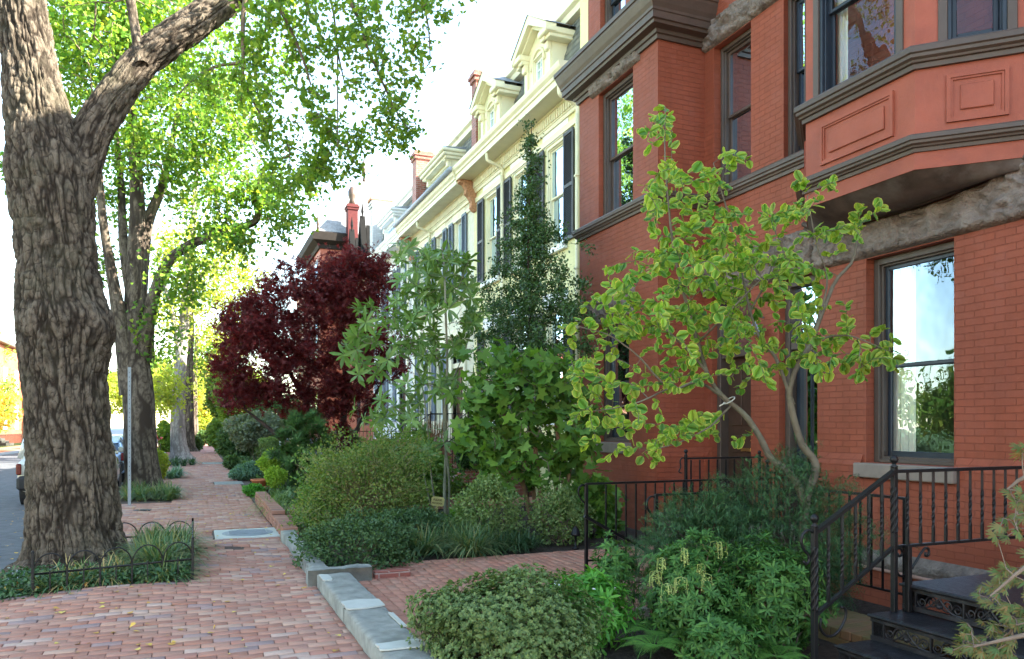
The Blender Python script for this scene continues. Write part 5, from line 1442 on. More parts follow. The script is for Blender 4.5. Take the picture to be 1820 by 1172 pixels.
# ================================================================ parked cars
def car(name, label, loc, paint, suv=True, L=4.4, Wd=1.72, H=1.62, rot=0.):
    """nose towards +Y, origin under the middle of the car, on the road"""
    t = thing(name, label, 'car', (0, 0, 0)); hw = Wd / 2
    # body sections: (y, z_low, z_belt, half width low, half width belt)
    if suv: S = [(-2.18, .42, .92, .80, .78), (-2.12, .30, 1.02, .95, .93), (-1.6, .24, 1.06, 1, .97), (-.6, .22, 1.04, 1, .98), (.5, .22, 1.02, 1, .98), (.95, .22, 1.0, 1, .96), (1.6, .24, .93, .99, .92), (2.05, .28, .82, .93, .86), (2.2, .38, .70, .80, .74)]
    else: S = [(-2.2, .40, .78, .78, .74), (-2.12, .28, .92, .94, .88), (-1.5, .22, .96, 1, .95), (-.5, .2, .94, 1, .96), (.5, .2, .92, 1, .96), (1.0, .2, .90, 1, .94), (1.6, .22, .82, .99, .9), (2.05, .26, .72, .92, .82), (2.2, .36, .6, .78, .7)]
    S = [(y * L / 4.4, a, c, d * hw, e * hw) for (y, a, c, d, e) in S]
    n = 12; V = []
    for (y, zl, zb, wl, wb) in S:
        zm = zl + (zb - zl) * .55
        half = [(wl * .80, zl), (wl * .96, zl + .06), (wl, zl + .2), (wl * 1.0, zm), (wb, zb - .08), (wb * .9, zb)]
        V += [(x, y, z) for x, z in half] + [(-x, y, z) for x, z in half[::-1]]
    b = MB(); m_ = len(S)
    F = [(i * n + j, i * n + (j + 1) % n, (i + 1) * n + (j + 1) % n, (i + 1) * n + j) for i in range(m_ - 1) for j in range(n)] + [tuple(range(n)), tuple(range((m_ - 1) * n, m_ * n))]
    b.add(V, F)
    # roof
    if suv: R = [(-2.02, 1.03, .9), (-1.9, H - .1, .80), (-1.7, H, .78), (-.3, H + .02, .79), (.35, H - .04, .76), (.55, H - .1, .74)]
    else: R = [(-1.5, H - .25, .78), (-1.1, H - .05, .76), (-.2, H, .77), (.3, H - .03, .75), (.45, H - .08, .73)]
    V = []
    R = [(y * L / 4.4, z, w * hw) for y, z, w in R]
    for (y, z, w) in R: V += [(-w, y, z - .06), (-w * .93, y, z), (w * .93, y, z), (w, y, z - .06)]
    k = len(R); b.add(V, [(i * 4 + j, i * 4 + j + 1, (i + 1) * 4 + j + 1, (i + 1) * 4 + j) for i in range(k - 1) for j in range(3)])
    zb = 1.03 if suv else .93
    yw = 1.12 * L / 4.4; yr_ = -2.0 * L / 4.4 if suv else -1.95 * L / 4.4
    roof0, roof1 = R[0 if not suv else 1], R[-1]
    # pillars
    for s_ in (-1, 1):
        b.tube([(s_ * .93 * hw, yw, zb - .02), (s_ * roof1[2], roof1[0], roof1[1] - .02)], .035, 6)
        b.tube([(s_ * .93 * hw, -.1, zb), (s_ * .79 * hw, -.12, H - .05)], .035, 6)
        b.tube([(s_ * .92 * hw, yr_, zb), (s_ * roof0[2], roof0[0], roof0[1] - .03)], .055, 6)
    body = b.build('body', paint, t, True)
    b = MB()
    g0, g1 = .94 * hw, .775 * hw
    for s_ in (-1, 1):
        b.quad((s_ * g0, yw, zb), (s_ * g0, yr_ + .05, zb), (s_ * g1, roof0[0] + .05, H - .07), (s_ * g1, roof1[0], roof1[1] - .05))
    b.quad((-g0, yw, zb), (g0, yw, zb), (g1, roof1[0], roof1[1] - .02), (-g1, roof1[0], roof1[1] - .02))
    b.quad((-g0 * .97, yr_ + .02, zb), (g0 * .97, yr_ + .02, zb), (g1, roof0[0], roof0[1] - .02), (-g1, roof0[0], roof0[1] - .02))
    b.build('windows', m_carglass, t)
    b = MB(); b.box(-.6 * hw, .6 * hw, -1.2, .9, .5, 1.15, .1); [b.box(s_ * .35 - .22, s_ * .35 + .22, -.15, .0, .9, 1.4, .05) for s_ in (-1, 1)]; b.build('seats', m_sash, t)
    for y in (-1.38 * L / 4.4, 1.36 * L / 4.4):
        for s_ in (-1, 1):
            def RW(p, s_=s_, y=y): return np.stack([s_ * (hw - .11) + p[:, 2] * s_, y + p[:, 0], .33 + p[:, 1]], 1)
            b = MB(RW); b.lathe((0, 0, 0), [(.2, -.1), (.30, -.1), (.33, -.07), (.33, .07), (.30, .1), (.21, .1)], 24); w_ = b.build('wheel', m_tyre, t, True)
            b = MB(RW); b.lathe((0, 0, 0), [(.21, .06), (.21, .095), (.19, .085), (.05, .09), (.04, .1)], 14); b.build('rim', m_galv, w_)
            b = MB(RW); b.lathe((0, 0, 0), [(.345, -.08), (.37, -.04), (.37, .105), (.345, .108)], 24); b.build('arch', m_tyre, t)
    b = MB(); b.box(-hw * .96, hw * .96, S[0][0] - .07, S[0][0] + .16, .34, .66, .06); b.build('bumper', m_tyre, t)
    b = MB(); b.box(-hw * .9, hw * .9, S[-1][0] - .12, S[-1][0] + .06, .34, .52, .05); b.build('bumper', m_tyre, t)
    b = MB(); b.box(-hw * 1.005, hw * 1.005, -1.0, 1.0, .3, .38, .02); b.build('side_sill', m_tyre, t)
    for s_ in (-1, 1):
        b = MB(); b.box(s_ * hw * .92 - .05, s_ * hw * .92 + .05, S[1][0] - .05, S[1][0] + .06, .68, .92, .02); b.build('taillight', m_tail, t)
        b = MB(); b.box(s_ * hw * .68 - .14, s_ * hw * .68 + .14, S[-2][0] - .02, S[-2][0] + .1, .58, .7, .03); b.build('headlight', m_lamp, t)
        b = MB(); b.box(s_ * (hw + .06) - .07, s_ * (hw + .06) + .07, .78, .86, zb + .02, zb + .16, .025); b.box(s_ * hw * .94 - .05, s_ * hw * .94 + .05, .8, .84, zb, zb + .05); b.build('mirror', paint, t)
    t.location = loc; t.rotation_euler = (0, 0, rot)
    return t
m_tyre = plain('black rubber and plastic', (.02, .02, .022), .7, .2, 10)
m_tail = plain('red lens', (.10, .008, .008), .2, .05)
m_lamp = plain('clear lens', (.5, .52, .55), .1, .05)
def paintm(n, c): 
    t = NT(n); return t.done(t.bsdf(c, .3, None, .2, .5, **{'Coat Weight': 1., 'Coat Roughness': .05}))
p_white = paintm('cream white car paint', (.52, .52, .47)); p_blue = paintm('light blue car paint', (.30, .42, .58)); p_grey = paintm('grey car paint', (.22, .24, .27)); p_silver = paintm('silver car paint', (.42, .43, .45)); p_red = paintm('red car paint', (.4, .05, .04))
car('parked_suv', 'cream white compact suv parked behind the nearest big tree trunk', (-2.72, 21.3, ROADZ), p_white)
car('parked_car', 'light blue car parked ahead of the cream suv', (-2.85, 27.9, ROADZ), p_blue, False, H=1.45)
car('parked_car', 'grey car parked at the kerb beyond the second street tree', (-2.75, 40.2, ROADZ), p_grey, False, H=1.42)
car('parked_car', 'silver suv parked at the kerb between the blue and grey cars', (-2.8, 34.2, ROADZ), p_silver, True)
car('parked_car', 'small red car farthest along the near kerb', (-2.8, 47.5, ROADZ), p_red, False, H=1.4)
car('parked_car', 'blue car parked across the street in front of the sunlit houses', (-9.6, 62, ROADZ), p_blue, False, H=1.42, rot=PI)
car('parked_car', 'grey suv parked across the street far down the block', (-9.6, 74, ROADZ), p_grey, True, rot=PI)
# ================================================================ bark-clad limbs
def limb_mesh(name, paths, mat, parent, nseg, dz, amp=.03, bulges=(), flare=None, seed=0, fr=7.):
    """paths: list of (control pts, radii). Real furrows are pushed into the surface."""
    V, F, n0 = [], [], 0; EA = []
    for (pts, rad) in paths:
        L = np.linalg.norm(np.diff(pts, axis=0), axis=1).sum(); m = max(6, int(L / dz))
        P = resample(pts, m); R = resample(np.stack([rad, rad, rad], 1), m)[:, 0]
        n = max(10, int(nseg * min(1, R.max() / .5))) 
        tg = unit(np.gradient(P, axis=0)); u = np.cross(tg[0], [0, 1., 0]); u /= np.linalg.norm(u); a = np.arange(n) * 2 * PI / n
        sl = np.concatenate([[0], np.cumsum(np.linalg.norm(np.diff(P, axis=0), axis=1))])
        Q = []
        for i in range(m):
            u = unit(u - tg[i] * u.dot(tg[i])); w = np.cross(tg[i], u)
            dr = np.cos(a)[:, None] * u + np.sin(a)[:, None] * w
            r = np.full(n, R[i])
            if flare and P[i][2] < flare[0]:
                q = (1 - P[i][2] / flare[0]) ** 2
                r = r * (1 + flare[1] * q * (1 + .5 * np.sin(a * 3 + 1) + .35 * np.sin(a * 5 + 2)))
            for (c, br, ba) in bulges:
                pt = P[i] + dr * R[i]; dd = np.linalg.norm((pt - np.array(c)) / np.array(br), axis=1); r = r + ba * np.exp(-dd ** 2 * 1.5)
            # coordinates that follow the limb so that furrows run along it
            co = np.stack([np.cos(a) * R[i] * fr, np.sin(a) * R[i] * fr, np.full(n, sl[i] * fr * .19)], 1)
            wv = (fbm(co * .5 + 9, seed + 3, 2)[:, None] - .5) * np.array([1.5, 1.5, .5])
            cr = np.abs(vnoise(co * np.array([1.1, 1.1, 4.2]) + wv * 3 + 40, seed + 8) - .5) * 2; f1 = np.abs(fbm(co + wv, seed, 3) - .5) * 2; f2 = np.abs(vnoise(co * 2.1 + wv * 2 + 5, seed + 1) - .5) * 2; f3 = fbm(co * np.array([4, 4, 9]), seed + 5, 3)
            h = np.clip(f1 * 3.4, 0, 1) * .6 + np.clip(f2 * 2.4, 0, 1) * .25 + f3 * .35 - .22 * np.exp(-cr * 9); EA.append(np.clip(np.minimum(np.minimum(f1 * 3.4, f2 * 2.8 + .15), cr * 4 + .1), 0, 1))
            k = min(1, R[i] / .3)
            Q.append(P[i] + dr * (r + amp * k * (h - .75))[:, None])
        V.append(np.concatenate(Q)); i = np.arange(m - 1)[:, None] * n; j = np.arange(n)[None]
        F.append(np.stack([i + j, i + (j + 1) % n, i + n + (j + 1) % n, i + n + j], -1).reshape(-1, 4) + n0); n0 += m * n
    return np_mesh(name, np.concatenate(V), np.concatenate(F), mat, parent, smooth=True, edge=np.concatenate(EA))

# ================================================================ nearest big tree
YT = 10.35
t = thing('street_tree', 'nearest big ginkgo with massive furrowed trunk and forking limb beside the kerb', 'tree', (-1.3, YT, 0))
cl = [(135, 1015, 205), (136, 985, 186), (132, 930, 172), (128, 850, 160), (120, 750, 154), (115, 660, 156), (113, 590, 168), (107, 520, 160), (100, 440, 146), (92, 370, 148), (84, 300, 150), (70, 220, 126), (54, 120, 104), (42, 40, 97), (30, -60, 92), (14, -200, 84), (-10, -420, 70)]
def pl(rows, Y, dY=0):
    P, R = [], []
    for k, (x, y, w) in enumerate(rows):
        Yk = Y + dY * k / max(1, len(rows) - 1); p = onY(x, y, Yk); d = p[0] * SA + p[1] * CA
        uu = (x - 910) / F_; P.append(p); R.append(w / 2 / F_ * d / math.sqrt(1 + uu * uu))
    return np.array(P), np.array(R)
tp, tr = pl(cl, YT); tp = np.concatenate([[tp[0] * [1, 1, 0] + [0, 0, -.25]], tp]); tr = np.concatenate([[tr[0]], tr])
l1, lr1 = pl([(96, 400, 100), (140, 300, 76), (165, 235, 74), (205, 170, 66), (250, 112, 62), (300, 72, 62), (350, 38, 60), (400, 2, 54), (470, -50, 48), (560, -120, 40), (680, -210, 30)], YT, .4)
l2, lr2 = pl([(252, 116, 26), (246, 90, 20), (240, 50, 18), (232, 0, 17), (226, -60, 15), (215, -150, 12)], YT, .3)
bl = [(onY(182, 585, YT - .1), (.3, .5, .32), .085), (onY(120, 560, YT - .5), (.5, .4, .22), .05), (onY(105, 345, YT - .5), (.28, .5, .30), .05), (onY(165, 350, YT), (.3, .4, .4), .03)]
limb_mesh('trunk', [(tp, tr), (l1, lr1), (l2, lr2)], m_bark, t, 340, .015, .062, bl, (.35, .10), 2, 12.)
seed = [(resample(l1, 40), np.interp(np.linspace(0, 1, 40), np.linspace(0, 1, len(lr1)), lr1)), (resample(l2, 14), np.full(14, .05)), (resample(tp[-4:], 20), np.full(20, .3))]
# crown: hanging sprays over the sidewalk (centre pixel-free: world lobes)
# drooping branches hanging from the limb
def hang(rows, Y, dY, r0, r1):
    p = resample([onY(x, y, Y + dY * k / (len(rows) - 1)) for k, (x, y) in enumerate(rows)], 16); return (p, np.linspace(r0, r1, 16))
drops = [hang([(440, -20), (432, 30), (432, 110), (430, 145)], 10.3, .2, .035, .02), hang([(430, 112), (385, 118), (345, 140), (320, 165)], 10.5, .2, .025, .01),
         hang([(480, -40), (500, 20), (520, 60), (540, 110), (552, 150)], 9.8, .3, .03, .012), hang([(600, -60), (625, 10), (640, 40), (655, 90), (700, 190), (722, 225)], 9.6, .4, .03, .010),
         hang([(430, 120), (440, 160), (470, 215), (500, 250), (560, 280)], 10.6, .4, .02, .008), hang([(560, -60), (590, 10), (600, 90), (620, 180)], 10.2, .2, .02, .008), hang([(500, -40), (470, 60), (455, 130), (462, 190)], 10.6, .2, .018, .008),
         hang([(700, -80), (740, -20), (760, 40), (765, 110)], 9.4, .3, .02, .008), hang([(600, 90), (600, 180), (600, 260)], 10.3, .1, .012, .008), hang([(760, -60), (810, -30), (838, 4)], 9.2, .1, .015, .008)]
seed2 = seed + drops
A = []
def lobeP(px, py, w, h, Y, n, th=.7):
    c = onY(px, py, Y); d = c[0] * SA + c[1] * CA; A.append(ell(c, (w / 2 / F_ * d, th, h / 2 / F_ * d), n))
for q in [(470, 60, 150, 190, 10.3, 34), (540, 50, 130, 180, 9.9, 32), (650, 70, 170, 210, 9.7, 50), (725, 60, 90, 240, 9.5, 22), (590, 190, 60, 60, 10.2, 3), (705, 180, 80, 160, 9.9, 17), (560, 175, 66, 70, 10.1, 10),
          (455, 150, 120, 150, 10.5, 22), (500, 250, 120, 110, 10.8, 16), (560, 290, 130, 90, 11, 20), (520, 330, 110, 90, 11, 14), (480, 300, 80, 90, 11, 10), (630, 240, 170, 56, 10.9, 24), (700, 238, 80, 44, 10.8, 12), (600, 300, 110, 70, 11, 14), (570, 240, 60, 90, 10.8, 8), (520, 350, 60, 60, 11, 5), (795, -5, 80, 20, 9.3, 7), (640, -60, 420, 120, 9.8, 60), (480, 190, 40, 80, 10.5, 6),
          (370, 150, 110, 70, 10.6, 12), (300, 10, 90, 60, 10.9, 9), (170, 60, 150, 120, 11.3, 14)]: lobeP(*q)
A = np.concatenate(A)
ch = grow(seed2, A, .3, 1., .0045)
tubes_mesh('branches', drops + ch, m_twig, t, 5)
P = cluster(A, ch, 33, .12)
leaves('foliage', T_FAN, P, .062, L_ginkgo, t, up=.5, down=.6)
# high crown out of frame, which shades the street
C = ell((-1.5, 13.5, 14.0), (6.0, 5.0, 3.0), 300, .3)
tt = [(resample([tp[-1], tp[-1] + [0, .3, 2], tp[-1] + [.3, .6, 4]], 12), np.linspace(.25, .12, 12))]
ch2 = grow(tt + [seed[0]], C[::4], .8, 0, .012)
tubes_mesh('upper_branches', tt + ch2, m_twig, t, 4)
P = np.repeat(C, 22, 0) + rng.normal(size=(len(C) * 22, 3)) * .55
P = P[(P[:, 2] > 10.4)]
leaves('upper_foliage', T_DIAM, P, .16, L_ginkgo, t, up=.7)

# ================================================================ second tree
def street_tree(label, Y, rows_list, lobes, trunkmat, leafm, lsize, per, spread, tpl=T_DIAM, name='street_tree', nseg=90, dz=.05, tw=.008, flare=(.5, .25), up=.6, down=.3, hi=None, X=None):
    r = [pl(rows, Y, dY) for rows, dY in rows_list]
    t = thing(name, label, 'tree', (r[0][0][0][0], Y, 0))
    p0, q0 = r[0]; p0 = np.concatenate([[p0[0] * [1, 1, 0] + [0, 0, -.2]], p0]); q0 = np.concatenate([[q0[0]], q0]); r[0] = (p0, q0)
    limb_mesh('trunk', r, trunkmat, t, nseg, dz, .03, (), flare, 5, 5.)
    seeds = [(resample(p, 30), np.interp(np.linspace(0, 1, 30), np.linspace(0, 1, len(q)), q)) for p, q in r]
    A = []
    for (px, py, w, h, dY, n, th) in lobes:
        c = onY(px, py, Y + dY); d = c[0] * SA + c[1] * CA; A.append(ell(c, (w / 2 / F_ * d, th, h / 2 / F_ * d), n))
    if hi: A.append(ell(hi[0], hi[1], hi[2]))
    A = np.concatenate(A); ch = grow(seeds, A, .5, .3, tw)
    tubes_mesh('branches', ch, m_twig, t, 4)
    P = cluster(A, ch, per, spread)
    leaves('foliage', tpl, P, lsize, leafm, t, up=up, down=down)
    return t
street_tree('second ginkgo along the kerb, several stems and one long low limb reaching over the sidewalk', 21.3,
    [([(256, 882, 84), (256, 860, 68), (250, 800, 60), (246, 700, 58), (240, 640, 54), (240, 560, 44), (243, 460, 36), (245, 380, 30), (240, 280, 22), (235, 180, 16), (235, 60, 12)], 0),
     ([(236, 700, 50), (222, 620, 34), (208, 540, 26), (196, 470, 20), (184, 400, 17), (175, 300, 14), (165, 180, 10)], -.6),
     ([(252, 640, 46), (262, 580, 28), (275, 520, 22), (300, 465, 20), (345, 432, 18), (400, 412, 15), (450, 396, 13), (458, 375, 11), (452, 345, 9), (470, 300, 7)], -1.8),
     ([(246, 620, 34), (250, 500, 28), (262, 400, 22), (285, 340, 17), (300, 280, 12), (320, 180, 8)], .8), ([(240, 560, 24), (220, 440, 18), (215, 330, 14), (205, 220, 10)], 1.0)],
    [(130, 110, 170, 220, .5, 80, 2.2), (200, 60, 240, 220, 0, 120, 2.5), (330, 110, 240, 240, 0, 120, 2.5), (260, 250, 220, 160, -.5, 75, 1.6), (370, 240, 170, 150, -1, 60, 1.6), (430, 180, 120, 140, -.5, 36, 1.4), (200, 330, 110, 190, .5, 34, 1.2),
     (330, 330, 170, 110, 0, 34, 1.4), (430, 350, 130, 120, -1.5, 40, 1.0), (500, 390, 90, 80, -1.8, 22, .8), (410, 440, 100, 70, -1.8, 18, .6), (330, 500, 110, 110, -1, 22, .8), (370, 400, 90, 50, -1, 14, .8), (470, 330, 60, 80, -1.6, 14, .6), (275, 590, 90, 100, -.5, 11, .6), (180, 480, 70, 80, .4, 9, .6), (540, 340, 60, 60, -1.6, 8, .6),
     (60, 20, 160, 120, 1, 30, 1.5), (8, 290, 50, 60, 2, 7, .8)],
    m_bark2, L_ginkgo2, .10, 44, .27, T_FAN, hi=((-1.2, 21.5, 13.0), (5, 4.5, 3), 170))
street_tree('third street tree, pale leaning trunk farther along the kerb', 40.5,
    [([(322, 818, 42), (318, 790, 30), (316, 740, 26), (320, 660, 22), (326, 590, 20), (332, 520, 16), (340, 440, 13), (348, 330, 9), (350, 250, 6)], 0), ([(330, 570, 14), (350, 500, 10), (380, 470, 6), (420, 440, 4)], 1), ([(322, 640, 12), (306, 560, 9), (290, 500, 6)], -1)],
    [(290, 700, 100, 110, -3, 40, 1.5), (300, 560, 110, 100, 0, 32, 2), (370, 520, 130, 120, 0, 44, 2), (420, 600, 110, 90, 1, 30, 2), (400, 440, 130, 110, 0, 34, 2), (300, 440, 120, 120, 0, 30, 2), (440, 500, 90, 90, 1, 22, 1.5), (340, 350, 60, 50, 0, 6, 1)],
    m_barkpale, L_yellow, .17, 46, .45, T_DIAM, dz=.12, nseg=60, tw=.012)
street_tree('fourth street tree, grey upright trunk just behind the pale leaning one', 52,
    [([(338, 806, 30), (336, 790, 23), (335, 740, 20), (334, 660, 18), (338, 580, 15), (334, 500, 12), (340, 420, 8)], 0)],
    [(350, 640, 90, 70, 2, 14, 2), (360, 480, 160, 150, 0, 50, 3), (300, 640, 70, 60, 0, 16, 2), (395, 660, 80, 90, 1, 30, 2)], m_bark2, L_midgreen, .2, 46, .6, T_DIAM, dz=.15, nseg=50, tw=.015)
street_tree('fifth street tree, slim trunk at the far end of the block', 70,
    [([(347, 792, 16), (346, 740, 12), (346, 680, 10), (350, 600, 7)], 0)], [(370, 620, 110, 110, 0, 44, 3), (350, 700, 60, 40, 0, 10, 2)], m_bark2, L_yellow, .26, 46, .7, T_DIAM, dz=.2, nseg=40, tw=.02)
street_tree('small golden street tree closing the view at the end of the sidewalk', 110,
    [([(372, 775, 8), (372, 740, 6), (374, 700, 4)], 0)], [(365, 735, 80, 70, 0, 60, 4), (400, 690, 60, 80, 0, 40, 4)], m_bark2, L_autumn, .36, 46, .9, T_DIAM, dz=.3, nseg=30, tw=.02)
street_tree('orange leaved tree behind the hedges far along the house side', 85,
    [([(392, 780, 8), (393, 720, 7), (395, 660, 5)], 0)], [(385, 680, 50, 80, 0, 34, 3), (400, 620, 70, 70, 0, 36, 3)], m_bark2, L_autumn, .26, 40, .8, T_DIAM, dz=.3, nseg=30, tw=.02)

# trees across the street (sunlit, also seen in the window glass)
def simple_tree(label, x, y, h, r, leafm, lsize=.3, n=260, per=34, z0=.3, name='opposite_tree', tr=.22, cz=.6):
    t = thing(name, label, 'tree', (x, y, 0))
    P = np.array([(x, y, -.2), (x + .05, y, h * .2), (x - .1, y + .1, h * .45), (x + .1, y, h * .8)]); R = np.array([tr * 1.3, tr, tr * .8, tr * .25])
    limb_mesh('trunk', [(P, R)], m_bark2, t, 60, .12, .03, (), (.5, .2), 8, 5.)
    A = []
    for k in range(7):
        a = k * 2.4; rr = r * (.55 if k else .2); c = (x + rr * math.cos(a), y + rr * math.sin(a), h * (cz + .16 * math.sin(k * 1.7))); A.append(ell(c, (r * .55, r * .55, h * .2), n // 7))
    A = np.concatenate(A); ch = grow([(resample(P, 20), np.interp(np.linspace(0, 1, 20), np.linspace(0, 1, 4), R))], A, .8, .2, .012)
    tubes_mesh('branches', ch, m_twig, t, 4); Q = cluster(A, ch, per, .42); leaves('foliage', T_DIAM, Q, lsize, leafm, t, up=.7)
    return t
for (lab, x, y, h, r, lm) in [('tall green tree across the street beside the camera', -12, 2, 11, 4.2, L_midgreen), ('bushy yellow green tree across the street, second along', -13.5, 12, 5.5, 3, L_yellow), ('low spreading green tree across the street, third along', -14, 21, 4.6, 3.2, L_ginkgo2),
                              ('small yellow autumn tree across the street, fourth along', -14, 28, 5.2, 3., L_yellow), ('green tree across the street, fifth along', -12, 37, 11, 4, L_midgreen)]:
    simple_tree(lab, x, y, h, r, lm, .26)
simple_tree('small orange and yellow tree in front of the gabled brick house across the street', -12.4, 56, 4.4, 2.2, L_autumn, .2, 200, 34)
simple_tree('round dark green tree in front of the gabled brick house across the street', -13.4, 62, 5.6, 2.4, L_midgreen, .2, 200, 40, cz=.55)
simple_tree('tall pale tree behind the gabled brick house across the street', -19, 80, 11.5, 4.0, L_yellow, .3)
simple_tree('bright green tree across the street seen between the trunks', -11.5, 88, 7, 4, L_yellow, .34, 260, 34)
simple_tree('yellow tree across the street at the end of the block', -8.0, 112, 10, 6, L_yellow, .42, 300, 34)
simple_tree('green tree closing the end of the street', -3.5, 135, 14, 8, L_midgreen, .55, 340, 34)
simple_tree('tall yellow tree closing the street behind the sidewalk end', 4, 125, 12, 6, L_yellow, .5, 300, 34)
b = MB(); 
y = np.arange(50, 120, .35)
t = thing('opposite_fence', 'low dark iron fence in front of the sunlit houses across the street', 'fence', (-13.4, 60, 0))
for q in y: b.box(-13.42, -13.38, q, q + .04, 0, .95)
b.box(-13.43, -13.37, 50, 120, .85, .89); b.build('pickets', m_black, t)

# ================================================================ purple maple
t = thing('purple_maple', 'dark purple red leaved maple in the front garden overhanging the sidewalk', 'tree', (3.0, 19.6, 0))
base = np.array([3.15, 19.6, -.1])
lm = [(resample([base, base + [-.1, 0, .8], base + [-.4, .1, 1.8], base + [-1.0, .2, 3.0], base + [-1.5, .2, 4.0]], 16), np.linspace(.13, .03, 16)), (resample([base, base + [.15, .05, .9], base + [.3, 0, 2.2], base + [.3, .1, 3.8], base + [.1, 0, 5.2]], 16), np.linspace(.12, .03, 16)),
      (resample([base, base + [.2, 0, .7], base + [.8, .2, 1.9], base + [1.4, .2, 3.0]], 12), np.linspace(.10, .03, 12)), (resample([base, base + [-.5, -.2, .6], base + [-1.4, -.3, 1.5], base + [-2.1, -.2, 2.1]], 12), np.linspace(.10, .025, 12))]
for p, r in lm: pass
tubes_mesh('trunk', lm, m_twigdark, t, 10)
A = []
for (px, py, w, h, dY, n, th) in [(600, 505, 180, 120, 0, 120, 1.5), (520, 560, 210, 150, 0, 150, 1.6), (640, 560, 160, 170, 0, 130, 1.5), (470, 610, 170, 120, -.3, 100, 1.3), (560, 650, 230, 120, 0, 130, 1.6), (430, 600, 110, 80, -.3, 42, .9), (405, 650, 80, 50, -.4, 26, .7), (480, 690, 150, 80, 0, 76, 1.2),
                                  (620, 700, 150, 90, 0, 70, 1.3), (680, 640, 90, 110, 0, 42, 1.0), (560, 735, 130, 60, 0, 36, 1.), (620, 470, 90, 60, 0, 28, .8), (680, 500, 70, 70, 0, 26, .8), (425, 700, 90, 60, -.2, 28, .8), (740, 610, 50, 40, 0, 5, .3), (600, 775, 80, 50, 0, 12, .6), (520, 500, 90, 70, 0, 30, .8), (450, 555, 100, 80, 0, 44, .8), (660, 470, 70, 60, 0, 22, .7), (410, 570, 60, 40, -.2, 12, .6)]:
    c = onY(px, py, 19.5 + dY); d = c[0] * SA + c[1] * CA; A.append(ell(c, (w / 2 / F_ * d, th, h / 2 / F_ * d), n))
A = np.concatenate(A); ch = grow(lm, A, .35, .3, .005); tubes_mesh('branches', ch, m_twigdark, t, 4)
P = cluster(A, ch, 50, .14); leaves('foliage', T_STAR, P, .105, L_maple, t, up=.9, down=.35)

# ================================================================ slender long-leaved tree
t = thing('slender_tree', 'slender young tree with whorls of long leaves beside the yellow garden sign', 'tree', (3.85, 12.4, 0))
D0 = 12.9
lm = []
for rows, r0 in [([(793, 925), (790, 870), (793, 800), (792, 720), (795, 640), (792, 560), (790, 480), (785, 440)], .032), ([(797, 925), (798, 850), (790, 780), (786, 690), (770, 600), (745, 520), (730, 450)], .024), ([(776, 922), (765, 830), (758, 740), (742, 660), (700, 620), (650, 610)], .016), ([(770, 920), (755, 850), (745, 790), (720, 740), (690, 720)], .012), ([(792, 700), (820, 640), (835, 600), (850, 580)], .010), ([(790, 560), (815, 510), (830, 470)], .010)]:
    lm.append((resample([atD(x, y, D0 + .1 * k * rng.normal() * .6) for k, (x, y) in enumerate(rows)], 20), np.linspace(r0, r0 * .4, 20)))
tubes_mesh('trunk', lm, plain('grey green stems', (.20, .20, .14), .7, .2, 20), t, 8)
A = []
for (px, py, w, h, n) in [(740, 460, 70, 50, 20), (790, 490, 110, 90, 40), (745, 530, 90, 80, 30), (820, 540, 60, 70, 14), (690, 570, 110, 60, 26), (640, 610, 60, 40, 13), (730, 610, 90, 60, 26), (660, 650, 60, 40, 9), (790, 620, 70, 60, 10), (775, 680, 70, 50, 14), (820, 690, 50, 40, 7), (710, 700, 80, 50, 9), (710, 760, 90, 60, 16), (660, 740, 60, 40, 5), (840, 580, 40, 60, 8), (720, 800, 90, 40, 10), (760, 780, 60, 50, 8), (770, 855, 30, 30, 2)]:
    for q in range(n): A.append(atD(px + rng.uniform(-.5, .5) * w, py + rng.uniform(-.5, .5) * h, D0 + rng.normal() * .4))
A = np.array(A); ch = grow(lm, A, .25, .2, .0035); tubes_mesh('branches', ch, m_twig, t, 4)
U = unit(np.array([c[0][-1] - c[0][-2] for c in ch])); E_ = np.array([c[0][-1] for c in ch])
whorls('foliage', E_, U, T_LONG, .20, L_mag, t, 9, .25, .3, .2, .5)

# ================================================================ tall narrow evergreen by the yellow house
t = thing('columnar_evergreen', 'tall narrow dark evergreen with thin wispy top against the yellow house', 'tree', (5.6, 12.95, 0))
base = onX(935, 900, 5.6); base[2] = 0
top = onX(945, 225, 5.6); Pc = resample([base, base + (top - base) * .35 + [.04, 0, 0], base + (top - base) * .7 - [.03, 0, 0], top], 60)
lm = [(Pc, np.linspace(.05, .006, 60))]
tubes_mesh('trunk', lm, m_twigdark, t, 7)
A = []
for (py, w, n) in [(240, 8, 4), (270, 18, 6), (300, 34, 8), (330, 38, 10), (360, 46, 15), (390, 56, 22), (415, 80, 30), (440, 90, 26), (470, 100, 30), (500, 120, 40), (530, 130, 46), (560, 140, 52), (590, 145, 54), (620, 140, 40), (660, 130, 30)]:
    for q in range(int(n * 1.45)):
        c = onX(940 + 1.1 * np.clip(rng.normal() * .28, -.55, .55) * w, py + rng.uniform(-18, 18), 5.6); A.append(c + [rng.normal() * w / 520., rng.normal() * w / 700, 0])
A = np.array(A); ch = grow(lm, A, .2, -.2, .003, .05); tubes_mesh('branches', ch, m_twigdark, t, 3)
P = cluster(A, ch, 84, .085); leaves('foliage', T_DIAM, P, .052, L_holly, t, up=.4, down=-.3)

